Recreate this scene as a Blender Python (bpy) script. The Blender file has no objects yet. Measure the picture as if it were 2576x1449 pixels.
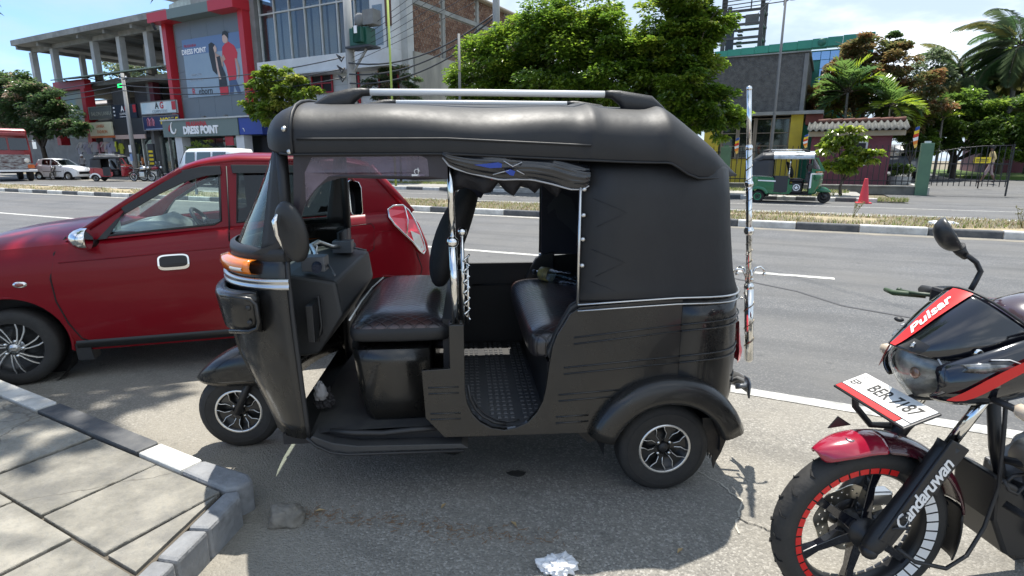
import bpy, bmesh, math, random
from math import sin, cos, pi, radians, sqrt, atan2
from mathutils import Vector, Matrix, noise
from mathutils.geometry import tessellate_polygon
random.seed(7)
SC = bpy.context.scene
COL = SC.collection
# ------------------------------------------------------------------ camera, sky, sun, exposure
cd = bpy.data.cameras.new('camera'); cam = bpy.data.objects.new('camera', cd); COL.objects.link(cam)
cd.sensor_width = 36; cd.lens = 36 * 1430 / 2576; cd.clip_start = .05; cd.clip_end = 3000
cam.location = (0, 0, 1.45); cam.rotation_euler = (radians(90 - 12.8), 0, 0)
SC.camera = cam
SUN_EL, SUN_AZ = radians(73.5), radians(4)      # azimuth from +Y towards +X
wd = bpy.data.worlds.new('World'); SC.world = wd; wd.use_nodes = True
nt = wd.node_tree; nt.nodes.clear()
def nd(t, **k):
    n = nt.nodes.new(t)
    for a, b in k.items(): setattr(n, a, b)
    return n
sky = nd('ShaderNodeTexSky', sky_type='NISHITA', sun_disc=False)
sky.sun_elevation = SUN_EL; sky.sun_rotation = SUN_AZ; sky.air_density = 1.0; sky.dust_density = 1.0; sky.ozone_density = 1.5
tc = nd('ShaderNodeTexCoord'); sep = nd('ShaderNodeSeparateXYZ'); nt.links.new(tc.outputs['Generated'], sep.inputs[0])
ad = nd('ShaderNodeMath', operation='ADD'); nt.links.new(sep.outputs[2], ad.inputs[0]); ad.inputs[1].default_value = .22
dv = nd('ShaderNodeVectorMath', operation='DIVIDE'); cmb = nd('ShaderNodeCombineXYZ')
for i in range(3): nt.links.new(ad.outputs[0], cmb.inputs[i])
nt.links.new(tc.outputs['Generated'], dv.inputs[0]); nt.links.new(cmb.outputs[0], dv.inputs[1])
mp = nd('ShaderNodeMapping'); mp.inputs['Location'].default_value = (.35, 1.9, 0); nt.links.new(dv.outputs[0], mp.inputs[0])
def cloud(scale, lo, hi, det=7):
    n = nd('ShaderNodeTexNoise'); n.inputs['Scale'].default_value = scale; n.inputs['Detail'].default_value = det; n.inputs['Roughness'].default_value = .55
    nt.links.new(mp.outputs[0], n.inputs['Vector'])
    r = nd('ShaderNodeMapRange', clamp=True, interpolation_type='SMOOTHSTEP'); r.inputs['From Min'].default_value = lo; r.inputs['From Max'].default_value = hi
    nt.links.new(n.outputs['Fac'], r.inputs['Value']); return r.outputs[0]
cov = cloud(.9, .46, .64); shade = cloud(1.15, .50, .78, 6)
# the whole sky is covered more towards +X (the right), clearer to the left
lr = nd('ShaderNodeMapRange', clamp=True); lr.inputs['From Min'].default_value = -.55; lr.inputs['From Max'].default_value = .0
nt.links.new(sep.outputs[0], lr.inputs['Value'])
mx = nd('ShaderNodeMath', operation='MAXIMUM'); ml = nd('ShaderNodeMath', operation='MULTIPLY'); nt.links.new(cov, ml.inputs[0]); ml.inputs[1].default_value = .55
ml2 = nd('ShaderNodeMath', operation='MULTIPLY'); nt.links.new(lr.outputs[0], ml2.inputs[0]); ml2.inputs[1].default_value = .9
nt.links.new(ml.outputs[0], mx.inputs[0]); nt.links.new(ml2.outputs[0], mx.inputs[1])
cc = nd('ShaderNodeMix', data_type='RGBA'); nt.links.new(shade, cc.inputs['Factor'])
cc.inputs['A'].default_value = (2.5, 3.0, 3.6, 1); cc.inputs['B'].default_value = (7.4, 7.5, 7.6, 1)
mm = nd('ShaderNodeMix', data_type='RGBA'); nt.links.new(mx.outputs[0], mm.inputs['Factor'])
sg_ = nd('ShaderNodeMix', data_type='RGBA', blend_type='MULTIPLY'); sg_.inputs['Factor'].default_value = 1; sg_.inputs['B'].default_value = (.52, .66, .84, 1); nt.links.new(sky.outputs[0], sg_.inputs['A']); nt.links.new(sg_.outputs['Result'], mm.inputs['A']); nt.links.new(cc.outputs['Result'], mm.inputs['B'])
bg = nd('ShaderNodeBackground'); bg.inputs['Strength'].default_value = .15; nt.links.new(mm.outputs['Result'], bg.inputs['Color'])
wo = nd('ShaderNodeOutputWorld'); nt.links.new(bg.outputs[0], wo.inputs[0])
sl = bpy.data.lights.new('sun', 'SUN'); sl.energy = 4.0; sl.angle = radians(.53); sl.color = (1, .955, .88)
so = bpy.data.objects.new('sun', sl); COL.objects.link(so)
sd = Vector((cos(SUN_EL) * sin(SUN_AZ), cos(SUN_EL) * cos(SUN_AZ), sin(SUN_EL)))
so.rotation_euler = sd.to_track_quat('Z', 'Y').to_euler(); so.location = (0, 0, 30)
vs = SC.view_settings; vs.view_transform = 'Standard'; vs.look = 'None'; vs.gamma = 1; vs.use_curve_mapping = False
vs.exposure = 1.0

# ------------------------------------------------------------------ helpers
MATS = {}
def mat(name, col, rough=.55, metal=0, noise_=None, bump=None, trans=0, emit=0, coat=0, spec=.5, alpha=1, col2=None, objvar=0, backlight=0, stretch=None, rvar=0):
    """noise_=(scale, amount) mottles the colour (towards col2 when given); bump=(scale, strength[, distance])"""
    if name in MATS: return MATS[name]
    m = bpy.data.materials.new(name); m.use_nodes = True; t = m.node_tree; b = t.nodes['Principled BSDF']
    c = (*col, 1); I = b.inputs
    I['Base Color'].default_value = c; I['Roughness'].default_value = rough; I['Metallic'].default_value = metal
    I['Transmission Weight'].default_value = trans; I['Coat Weight'].default_value = coat; I['Coat Roughness'].default_value = .04
    I['Specular IOR Level'].default_value = spec; I['Alpha'].default_value = alpha
    if emit: I['Emission Color'].default_value = c; I['Emission Strength'].default_value = emit
    if noise_ or bump or objvar or rvar:
        tc = t.nodes.new('ShaderNodeTexCoord'); src = tc.outputs['Object']
        if stretch:
            mpn = t.nodes.new('ShaderNodeMapping'); mpn.inputs['Scale'].default_value = stretch; t.links.new(src, mpn.inputs[0]); src = mpn.outputs[0]
    if noise_ or objvar:
        c2 = (*(col2 or [x * .45 for x in col]), 1)
        mixn = t.nodes.new('ShaderNodeMix'); mixn.data_type = 'RGBA'; mixn.inputs['A'].default_value = c; mixn.inputs['B'].default_value = c2
        fac = None
        if noise_:
            n = t.nodes.new('ShaderNodeTexNoise'); n.inputs['Scale'].default_value = noise_[0]; n.inputs['Detail'].default_value = 6; n.inputs['Roughness'].default_value = .62
            t.links.new(src, n.inputs['Vector'])
            r = t.nodes.new('ShaderNodeMapRange'); r.clamp = True; r.inputs['From Min'].default_value = .36; r.inputs['From Max'].default_value = .66; r.inputs['To Max'].default_value = noise_[1]
            t.links.new(n.outputs['Fac'], r.inputs['Value']); fac = r.outputs[0]
        if objvar:
            oi = t.nodes.new('ShaderNodeObjectInfo'); mu = t.nodes.new('ShaderNodeMath'); mu.operation = 'MULTIPLY'; mu.inputs[1].default_value = objvar
            t.links.new(oi.outputs['Random'], mu.inputs[0])
            if fac:
                a2 = t.nodes.new('ShaderNodeMath'); a2.operation = 'ADD'; a2.use_clamp = True; t.links.new(fac, a2.inputs[0]); t.links.new(mu.outputs[0], a2.inputs[1]); fac = a2.outputs[0]
            else: fac = mu.outputs[0]
        t.links.new(fac, mixn.inputs['Factor']); t.links.new(mixn.outputs['Result'], I['Base Color'])
    if bump:
        n2 = t.nodes.new('ShaderNodeTexNoise'); n2.inputs['Scale'].default_value = bump[0]; n2.inputs['Detail'].default_value = 5
        t.links.new(src, n2.inputs['Vector'])
        bn = t.nodes.new('ShaderNodeBump'); bn.inputs['Strength'].default_value = bump[1]; bn.inputs['Distance'].default_value = bump[2] if len(bump) > 2 else .01
        t.links.new(n2.outputs['Fac'], bn.inputs['Height']); t.links.new(bn.outputs[0], I['Normal'])
    if rvar:
        n3 = t.nodes.new('ShaderNodeTexNoise'); n3.inputs['Scale'].default_value = 3.1; n3.inputs['Detail'].default_value = 7; n3.inputs['Roughness'].default_value = .7; t.links.new(src, n3.inputs['Vector'])
        r3 = t.nodes.new('ShaderNodeMapRange'); r3.clamp = True; r3.inputs['From Min'].default_value = .35; r3.inputs['From Max'].default_value = .7; r3.inputs['To Min'].default_value = rough; r3.inputs['To Max'].default_value = rough + rvar
        t.links.new(n3.outputs['Fac'], r3.inputs['Value']); t.links.new(r3.outputs[0], I['Roughness'])
    if backlight:
        tr = t.nodes.new('ShaderNodeBsdfTranslucent'); ms = t.nodes.new('ShaderNodeMixShader'); ms.inputs[0].default_value = backlight
        tr.inputs[0].default_value = (*[min(.5, x * 2.3) for x in col], 1)
        o = t.nodes['Material Output']; t.links.new(b.outputs[0], ms.inputs[1]); t.links.new(tr.outputs[0], ms.inputs[2]); t.links.new(ms.outputs[0], o.inputs[0])
    MATS[name] = m; return m

def glass(name, tint, opac, rough=.02):
    """thin pane: tinted transparency with a glossy surface"""
    if name in MATS: return MATS[name]
    m = bpy.data.materials.new(name); m.use_nodes = True; t = m.node_tree; t.nodes.clear()
    o = t.nodes.new('ShaderNodeOutputMaterial'); tr = t.nodes.new('ShaderNodeBsdfTransparent'); tr.inputs[0].default_value = (*[1 - opac * (1 - x) for x in tint], 1)
    g = t.nodes.new('ShaderNodeBsdfGlossy'); g.inputs['Roughness'].default_value = rough; g.inputs[0].default_value = (1, 1, 1, 1)
    lw = t.nodes.new('ShaderNodeLayerWeight'); lw.inputs[0].default_value = .5
    pw = t.nodes.new('ShaderNodeMath'); pw.operation = 'POWER'; pw.inputs[1].default_value = 3.5; t.links.new(lw.outputs['Facing'], pw.inputs[0])
    f = t.nodes.new('ShaderNodeMapRange'); f.inputs['To Min'].default_value = .045; f.inputs['To Max'].default_value = .75; t.links.new(pw.outputs[0], f.inputs['Value'])
    ms = t.nodes.new('ShaderNodeMixShader'); t.links.new(f.outputs[0], ms.inputs[0]); t.links.new(tr.outputs[0], ms.inputs[1]); t.links.new(g.outputs[0], ms.inputs[2])
    t.links.new(ms.outputs[0], o.inputs[0]); MATS[name] = m; return m

class MB:
    def __init__(s, ox=0, oy=0, oz=0): s.v = []; s.f = []; s.sm = []; s.o = (ox, oy, oz)
    def add(s, vs_, fs, smooth=False):
        n = len(s.v); a, b, c = s.o
        s.v += [(p[0] - a, p[1] - b, p[2] - c) for p in vs_]; s.f += [[i + n for i in f] for f in fs]; s.sm += [smooth] * len(fs); return s
    def box(s, x0, x1, y0, y1, z0, z1, M=None):
        vs_ = [Vector((x, y, z)) for x in (x0, x1) for y in (y0, y1) for z in (z0, z1)]
        if M is not None: vs_ = [M @ v for v in vs_]
        return s.add(vs_, [(0, 1, 3, 2), (4, 6, 7, 5), (0, 4, 5, 1), (2, 3, 7, 6), (0, 2, 6, 4), (1, 5, 7, 3)])
    def bar(s, p, q, w, d=None):
        """rectangular bar from p to q"""
        p = Vector(p); q = Vector(q); d = d or w; ax = (q - p); L = ax.length; ax.normalize()
        up = Vector((0, 0, 1)) if abs(ax.z) < .9 else Vector((0, 1, 0)); a = ax.cross(up).normalized(); b = a.cross(ax)
        vs_ = [c + a * sx * w / 2 + b * sy * d / 2 for c in (p, q) for sx, sy in ((-1, -1), (1, -1), (1, 1), (-1, 1))]
        return s.add(vs_, [(3, 2, 1, 0), (4, 5, 6, 7), (0, 1, 5, 4), (1, 2, 6, 5), (2, 3, 7, 6), (3, 0, 4, 7)])
    def tube(s, pts, r, seg=8, closed=False, cap=True, flat=1.0):
        pts = [Vector(p) for p in pts]; n = len(pts); rs = r if isinstance(r, (list, tuple)) else [r] * n
        vs_ = []; prev = None
        for i, p in enumerate(pts):
            if closed: t = pts[(i + 1) % n] - pts[i - 1]
            else: t = pts[min(i + 1, n - 1)] - pts[max(i - 1, 0)]
            t.normalize()
            if prev is None:
                a = t.orthogonal().normalized() if abs(t.z) > .9 else t.cross(Vector((0, 0, 1))).normalized()
            else:
                a = prev - t * prev.dot(t); a = a.normalized() if a.length > 1e-6 else t.orthogonal().normalized()
            prev = a; b = t.cross(a)
            vs_ += [p + (a * cos(2 * pi * k / seg) + b * sin(2 * pi * k / seg) * flat) * rs[i] for k in range(seg)]
        fs = []
        for i in range(n if closed else n - 1):
            j = (i + 1) % n
            for k in range(seg):
                l = (k + 1) % seg; fs.append((i * seg + k, i * seg + l, j * seg + l, j * seg + k))
        s.add(vs_, fs, True)
        if cap and not closed:
            s.f.append([len(s.v) - n * seg + k for k in range(seg)][::-1]); s.f.append([len(s.v) - seg + k for k in range(seg)]); s.sm += [False, False]
        return s
    def lathe(s, prof, c, ax='y', seg=24, smooth=True, a0=0, a1=2 * pi):
        """prof: (radius, height along axis)"""
        full = abs(a1 - a0 - 2 * pi) < 1e-6; m = seg if full else seg + 1; vs_ = []
        for r, h in prof:
            for k in range(m):
                t = a0 + (a1 - a0) * k / seg; u, v = r * cos(t), r * sin(t)
                vs_.append({'y': (c[0] + u, c[1] + h, c[2] + v), 'z': (c[0] + u, c[1] + v, c[2] + h), 'x': (c[0] + h, c[1] + u, c[2] + v)}[ax])
        fs = [(i * m + k, i * m + (k + 1) % m, (i + 1) * m + (k + 1) % m, (i + 1) * m + k) for i in range(len(prof) - 1) for k in range(seg)]
        return s.add(vs_, fs, smooth)
    def loft(s, rings, closed=True, caps=True, smooth=True):
        n = len(rings[0]); vs_ = [p for r in rings for p in r]; fs = []
        for i in range(len(rings) - 1):
            for k in range(n if closed else n - 1):
                l = (k + 1) % n; fs.append((i * n + k, i * n + l, (i + 1) * n + l, (i + 1) * n + k))
        s.add(vs_, fs, smooth)
        if caps and closed:
            b = len(s.v) - len(vs_); s.f.append([b + k for k in range(n)][::-1]); s.f.append([b + len(vs_) - n + k for k in range(n)]); s.sm += [False, False]
        return s
    def sphere(s, c, r, seg=12, rg=8):
        rx, ry, rz = r if isinstance(r, (list, tuple)) else (r, r, r)
        vs_ = [(c[0] + rx * sin(pi * i / rg) * cos(2 * pi * k / seg), c[1] + ry * sin(pi * i / rg) * sin(2 * pi * k / seg), c[2] + rz * cos(pi * i / rg)) for i in range(rg + 1) for k in range(seg)]
        fs = [(i * seg + k, (i + 1) * seg + k, (i + 1) * seg + (k + 1) % seg, i * seg + (k + 1) % seg) for i in range(rg) for k in range(seg)]
        return s.add(vs_, fs, True)
    def prism(s, loops, lo, hi, f=None, smooth=False):
        """loops: outer polygon and holes as (a, b); f(a, b, d) -> point, default XZ outline extruded along y"""
        if not isinstance(loops[0][0], (list, tuple)): loops = [loops]
        f = f or (lambda a, b, d: (a, d, b))
        L3 = [[Vector((a, b, 0)) for a, b in l] for l in loops]; tris = tessellate_polygon(L3)
        flat_ = [p for l in loops for p in l]; n = len(flat_)
        vs_ = [f(a, b, lo) for a, b in flat_] + [f(a, b, hi) for a, b in flat_]
        fs = [tuple(t) for t in tris] + [tuple(i + n for i in reversed(t)) for t in tris]
        k = 0
        for l in loops:
            m = len(l)
            for i in range(m): fs.append((k + i, k + (i + 1) % m, n + k + (i + 1) % m, n + k + i))
            k += m
        return s.add(vs_, fs, smooth)
    def mesh(s, name):
        me = bpy.data.meshes.new(name); me.from_pydata([tuple(v) for v in s.v], [], s.f)
        me.polygons.foreach_set('use_smooth', s.sm); me.update(); return me
    def build(s, name, m, parent=None, bevel=0, subd=0, fix=True, kind=None, loc=None, angle=35, label=None):
        me = s.mesh(name)
        if fix:
            b = bmesh.new(); b.from_mesh(me); bmesh.ops.remove_doubles(b, verts=b.verts, dist=1e-5); bmesh.ops.recalc_face_normals(b, faces=b.faces); b.to_mesh(me); b.free()
        o = bpy.data.objects.new(name, me); COL.objects.link(o)
        for q in (m if isinstance(m, (list, tuple)) else [m]): me.materials.append(q)
        if parent: o.parent = parent
        if loc: o.location = loc
        if bevel:
            w = o.modifiers.new('b', 'BEVEL'); w.width = bevel; w.segments = 2; w.limit_method = 'ANGLE'; w.angle_limit = radians(angle); w.harden_normals = False
        if subd:
            w = o.modifiers.new('s', 'SUBSURF'); w.levels = subd; w.render_levels = subd
        if kind: o['kind'] = kind
        if label: o['label'] = label
        return o

def thing(name, label, cat, loc=(0, 0, 0), rz=0, group=None):
    o = bpy.data.objects.new(name, None); COL.objects.link(o); o.empty_display_size = .2
    o.location = loc; o.rotation_euler = (0, 0, rz); o['label'] = label; o['category'] = cat
    if group: o['group'] = group
    return o
def tag(o, label, cat, group=None):
    o['label'] = label; o['category'] = cat
    if group: o['group'] = group
    return o
def struct(o): o['kind'] = 'structure'; return o
def empty_part(name, parent, loc=(0, 0, 0), rot=(0, 0, 0)):
    o = bpy.data.objects.new(name, None); COL.objects.link(o); o.parent = parent; o.location = loc; o.rotation_euler = rot; o.empty_display_size = .05; return o
def dup_tree(o, parent=None, loc=None, rz=None):
    c = o.copy(); COL.objects.link(c); c.parent = parent
    if loc is not None: c.location = loc
    if rz is not None: c.rotation_euler = (0, 0, rz)
    for ch in list(o.children): dup_tree(ch, c)
    return c
def clone(o, parent=None, loc=None, rot=None):
    c = o.copy(); COL.objects.link(c); c.parent = parent or o.parent
    if loc is not None: c.location = loc
    if rot is not None: c.rotation_euler = rot
    return c
def text(body, size, loc, m, parent=None, rot=(pi / 2, 0, 0), ext=.004, shear=0, align='CENTER', name='lettering', sx=1, weight=0, spacing=1):
    cu = bpy.data.curves.new(name, 'FONT'); cu.body = body; cu.size = size; cu.extrude = ext; cu.shear = shear; cu.align_x = align; cu.align_y = 'CENTER'
    cu.offset = weight; cu.resolution_u = 3; cu.space_character = spacing
    tmp = bpy.data.objects.new(name, cu); COL.objects.link(tmp)
    dg = bpy.context.evaluated_depsgraph_get(); me = bpy.data.meshes.new_from_object(tmp.evaluated_get(dg))
    bpy.data.objects.remove(tmp); me.name = name; me.materials.clear(); me.materials.append(m)
    o = bpy.data.objects.new(name, me); COL.objects.link(o); o.location = loc; o.rotation_euler = rot; o.scale = (sx, 1, 1)
    if parent: o.parent = parent
    return o
def wrap_text(o, fn):
    """bend a flat lettering mesh onto a surface: fn(x, y, depth) -> point in the parent's space"""
    for v in o.data.vertices: v.co = fn(v.co.x, v.co.y, v.co.z)
    o.location = (0, 0, 0); o.rotation_euler = (0, 0, 0)
    return o
def apply_mods(o):
    dg = bpy.context.evaluated_depsgraph_get(); me = bpy.data.meshes.new_from_object(o.evaluated_get(dg)); o.modifiers.clear(); o.data = me
def cut(o, cutter):
    w = o.modifiers.new('c', 'BOOLEAN'); w.operation = 'DIFFERENCE'; w.object = cutter; w.solver = 'EXACT'
    apply_mods(o); bpy.data.objects.remove(cutter)
BR, RR = radians(-28.5), radians(-26)        # street grid of the buildings / of the carriageways
def BW(s_, n_, z=0): return (s_ * cos(BR) - n_ * sin(BR), s_ * sin(BR) + n_ * cos(BR), z)
def RW(s_, n_, z=0): return (s_ * cos(RR) - n_ * sin(RR), s_ * sin(RR) + n_ * cos(RR), z)
# ------------------------------------------------------------------ ground
def asphalt(name, dark, light, stone, scale, bump, patch=.45, warm=(.20, .18, .15)):
    m = bpy.data.materials.new(name); m.use_nodes = True; t = m.node_tree; b = t.nodes['Principled BSDF']; L = t.links.new
    tc = t.nodes.new('ShaderNodeTexCoord'); src = tc.outputs['Object']
    v = t.nodes.new('ShaderNodeTexVoronoi'); v.inputs['Scale'].default_value = scale; L(src, v.inputs['Vector'])
    sep = t.nodes.new('ShaderNodeSeparateColor'); L(v.outputs['Color'], sep.inputs[0])
    r = t.nodes.new('ShaderNodeValToRGB'); e = r.color_ramp.elements; e[0].color = (*dark, 1); e[1].color = (*light, 1); e[1].position = .8
    x = r.color_ramp.elements.new(.93); x.color = (*stone, 1); L(sep.outputs[0], r.inputs[0])
    def mixc(a, fac, colr, mode='MIX'):
        q = t.nodes.new('ShaderNodeMix'); q.data_type = 'RGBA'; q.blend_type = mode; L(fac, q.inputs['Factor']); L(a, q.inputs['A'])
        if isinstance(colr, tuple): q.inputs['B'].default_value = (*colr, 1)
        else: L(colr, q.inputs['B'])
        return q.outputs['Result']
    def nz(sc, lo, hi, to, det=5, vec=src):
        n = t.nodes.new('ShaderNodeTexNoise'); n.inputs['Scale'].default_value = sc; n.inputs['Detail'].default_value = det; n.inputs['Roughness'].default_value = .6; L(vec, n.inputs['Vector'])
        k = t.nodes.new('ShaderNodeMapRange'); k.clamp = True; k.inputs['From Min'].default_value = lo; k.inputs['From Max'].default_value = hi; k.inputs['To Max'].default_value = to; L(n.outputs['Fac'], k.inputs['Value']); return k.outputs[0]
    c = r.outputs[0]
    c = mixc(c, nz(1.1, .4, .7, patch), tuple(x * .55 for x in dark))
    c = mixc(c, nz(.35, .42, .62, .8), warm)
    mpn = t.nodes.new('ShaderNodeMapping'); mpn.inputs['Scale'].default_value = (.12, 1.6, 1); L(src, mpn.inputs[0])
    c = mixc(c, nz(1, .47, .70, .55, 4, mpn.outputs[0]), tuple(x * .6 for x in dark))        # wheel-polished streaks along the road
    c = mixc(c, nz(7, .63, .72, .45, 3), tuple(x * .5 for x in dark))
    L(c, b.inputs['Base Color']); b.inputs['Roughness'].default_value = .82
    bn = t.nodes.new('ShaderNodeBump'); bn.inputs['Strength'].default_value = bump; bn.inputs['Distance'].default_value = .006; bn.invert = True
    L(v.outputs['Distance'], bn.inputs['Height']); L(bn.outputs[0], b.inputs['Normal'])
    return m
M_ROAD = asphalt('asphalt_road', (.075, .078, .082), (.120, .121, .123), (.205, .20, .19), 110, .45, warm=(.115, .112, .106))
M_APRON = asphalt('asphalt_parking', (.155, .147, .131), (.275, .26, .228), (.40, .38, .34), 120, .8, warm=(.27, .248, .205))
M_EARTH = mat('earth', (.20, .165, .115), .95, noise_=(1.2, .7), col2=(.10, .095, .05), bump=(30, .6))
M_PAINT = mat('road_paint', (.56, .55, .51), .75, noise_=(11, .8), col2=(.17, .168, .16), bump=(60, .3))
M_CONC = mat('pavement_concrete', (.33, .32, .29), .85, noise_=(3, .7), col2=(.16, .155, .14), bump=(40, .4))
def sheet(name, pts, z, m, rz=0):
    b = MB(); b.add([(x, y, z) for x, y in pts], [tuple(range(len(pts)))])
    o = b.build(name, m, fix=False); o.rotation_euler = (0, 0, rz); return struct(o)
sheet('ground', [(-400, -400), (400, -400), (400, 400), (-400, 400)], -.03, M_EARTH)
sheet('parking_apron', [(-60, -30), (40, -30), (40, 3.72), (-60, 3.72)], 0, M_APRON, RR)
sheet('road', [(-120, 3.72), (60, 3.72), (60, 13.40), (-120, 13.40)], 0, M_ROAD, RR)
sheet('road', [(-120, 15.9), (60, 15.9), (60, 22.85), (-120, 22.85)], 0, M_ROAD, RR)
sheet('driveway', [(3.4, 22.85), (14, 22.85), (14, 46), (3.4, 46)], .004, M_ROAD, RR)
def line(s0, s1, n0, n1, wob=.006):
    b = MB(); k = max(2, int((s1 - s0) / .35)); r = random.Random(int(s0 * 10 + n0 * 7))
    top = [(s0 + (s1 - s0) * i / k, n1 + r.uniform(-wob, wob), .004) for i in range(k + 1)]
    bot = [(s0 + (s1 - s0) * i / k, n0 + r.uniform(-wob, wob), .004) for i in range(k + 1)]
    b.add(bot + top, [(i, i + 1, k + 2 + i, k + 1 + i) for i in range(k)])
    o = b.build('road_marking', M_PAINT, fix=False); o.rotation_euler = (0, 0, RR); return struct(o)
line(-6, 9, 3.65, 3.77); line(-40, -9.5, 3.65, 3.77)
for a in (-32.9, -20.2, -7.4, 5.2, 12): line(a, a + 7.97 if a > -10 and a < 0 else a + 4.6, 7.87, 8.01)
line(-60, -3.2, 13.12, 13.24); line(-60, 4.2, 17.86, 17.98); line(-60, 2.1, 16.52, 16.62); line(-20, 12, 20.42, 20.52)
line(2.55, 3.0, 16.55, 16.63)
M_DUST = mat('kerb_dust', (.24, .215, .17), .95, noise_=(2.2, .9), col2=(.135, .13, .12), bump=(70, .5))
b = MB(); rd_ = random.Random(12); nn = 160
b.add([(-45 + 59 * i / nn, 13.37, .003) for i in range(nn + 1)] + [(-45 + 59 * i / nn, 12.93 + .10 * rd_.random() - .10 * noise.noise((i * .21, 3, 0)), .003) for i in range(nn + 1)], [(i, i + 1, nn + 2 + i, nn + 1 + i) for i in range(nn)])
o = b.build('gutter_dust', M_DUST, fix=False); o.rotation_euler = (0, 0, RR); struct(o)
M_PATCH = mat('asphalt_patch', (.088, .090, .094), .85, noise_=(5, .6), col2=(.12, .121, .122), bump=(90, .5))
for pts in ([(-9.5, 9.2), (-6.2, 9.25), (-6.1, 10.6), (-9.4, 10.5)], [(3.3, 4.6), (5.2, 4.62), (5.25, 5.5), (3.35, 5.45)], [(-17, 5.0), (-13.2, 5.1), (-13.3, 6.3), (-16.8, 6.2)]):
    P_ = []
    for i in range(4):
        for k in range(8): a, c = Vector((*pts[i], .003)), Vector((*pts[(i + 1) % 4], .003)); P_.append(a.lerp(c, k / 8) + Vector((rd_.uniform(-.03, .03), rd_.uniform(-.03, .03), 0)))
    b = MB(); b.add(P_, [tuple(range(len(P_)))]); o = b.build('asphalt_patch', M_PATCH, fix=False); o.rotation_euler = (0, 0, RR); struct(o)
# tar-sealed repair seam running across the near lane
b = MB()
pts = [(2.75, 6.93, .0045), (3.2, 6.2, .0045), (3.35, 5.55, .0045), (3.75, 5.1, .0045)]
for i in range(3):
    p, q = Vector(pts[i]), Vector(pts[i + 1]); d = (q - p).normalized().cross(Vector((0, 0, 1))) * .022
    b.add([p - d, q - d, q + d, p + d], [(0, 1, 2, 3)])
struct(b.build('road_seam', mat('tar_seam', (.055, .055, .058), .7), fix=False))
M_STAIN = mat('oil_stain', (.025, .024, .023), .5, noise_=(8, .5), col2=(.06, .058, .055))
for (x, y, r0) in ((.02, 2.42, .03), (-.3, 2.62, .03)):
    rr = random.Random(int(x * 100) + 9); b = MB(); n = 18
    b.add([(x + r0 * 1.5 * rr.uniform(.75, 1.15) * cos(2 * pi * k / n), y + r0 * rr.uniform(.7, 1.1) * sin(2 * pi * k / n), .004) for k in range(n)], [tuple(range(n))])
    struct(b.build('oil_stain', M_STAIN, fix=False))
# hairline cracks in the asphalt to the right of the parked three-wheeler
M_CRACK = mat('crack_fill', (.42, .39, .33), .9); M_CRACKD = mat('crack_dark', (.03, .028, .025), .95)
def crack(pts, w, m, name, z):
    b = MB(); r = random.Random(int(pts[0][0] * 1000)); P_ = []
    for i in range(len(pts) - 1):
        p, q = Vector((*pts[i], z)), Vector((*pts[i + 1], z))
        for k in range(6): P_.append(p.lerp(q, k / 6) + Vector((r.uniform(-.008, .008), r.uniform(-.008, .008), 0)))
    P_.append(Vector((*pts[-1], z)))
    for i in range(len(P_) - 1):
        d = (P_[i + 1] - P_[i]).normalized().cross(Vector((0, 0, 1))) * w * r.uniform(.4, 1)
        b.add([P_[i] - d, P_[i + 1] - d, P_[i + 1] + d, P_[i] + d], [(0, 1, 2, 3)])
    return struct(b.build(name, m, fix=False))
crack([(.86, 2.48), (.95, 2.34), (1.0, 2.2), (.93, 2.08), (.90, 1.98)], .005, M_CRACK, 'asphalt_crack', .004)
crack([(.93, 2.08), (1.0, 2.02), (1.05, 1.99)], .003, M_CRACKD, 'asphalt_crack', .004)
# kerbs: painted stones one by one
M_KW = mat('kerb_white_paint', (.60, .59, .55), .7, noise_=(7, .6), col2=(.30, .29, .265), bump=(35, .5), objvar=.12)
M_KB = mat('kerb_black_paint', (.052, .056, .062), .7, noise_=(7, .7), col2=(.13, .128, .122), bump=(35, .5), objvar=.12)
M_KG = mat('kerb_bare_concrete', (.25, .255, .26), .85, noise_=(9, .7), col2=(.12, .122, .126), bump=(35, .7))
def kerb_run(name, s0, s1, L, n0, n1, zt, phase, slope=.02, rz=RR, mats=(M_KW, M_KB)):
    root = bpy.data.objects.new(name, None); COL.objects.link(root); struct(root); root.rotation_euler = (0, 0, rz)
    b = MB(); b.prism([(n0, -.03), (n1, -.03), (n1, zt), (n0 + slope, zt), (n0, zt - .03)], .006, L - .006, f=lambda a, h, d: (d, a, h)); me = None
    k = 0; s_ = s0
    while s_ < s1:
        m = mats[(k + phase) % 2]
        if me is None:
            o = b.build('kerb_stone', m, root, bevel=.012); me = o.data
        else:
            o = bpy.data.objects.new('kerb_stone', me); COL.objects.link(o); o.parent = root
            w = o.modifiers.new('b', 'BEVEL'); w.width = .012; w.segments = 2; w.limit_method = 'ANGLE'
        o.material_slots[0].link = 'OBJECT'; o.material_slots[0].material = m
        o.location = (s_, random.uniform(-.008, .008), random.uniform(-.006, .006)); k += 1; s_ += L
    return root
kerb_run('median_kerb', -1.02 - 1.15 * 34, 14, 1.15, 13.37, 13.52, .15, 0)
kerb_run('median_kerb', -45, 14, 1.15, 15.75, 15.9, .15, 0, slope=.0)
kerb_run('far_kerb', -33, -11.5, .95, 22.85, 23.0, .14, 0)
kerb_run('far_kerb', -9.8, 2.3, .62, 22.85, 23.0, .14, 1)
b = MB(); b.box(-60, 14, 13.5, 15.76, -.02, .12); o = b.build('median_strip', mat('dry_soil', (.36, .29, .19), .95, noise_=(2.5, .8), col2=(.21, .19, .10), bump=(25, 1, .03))); o.rotation_euler = (0, 0, RR); struct(o)
sheet('parking_bay', [(-120, 22.85), (-33, 22.85), (-33, 26), (-120, 26)], 0, M_APRON, RR)
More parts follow.
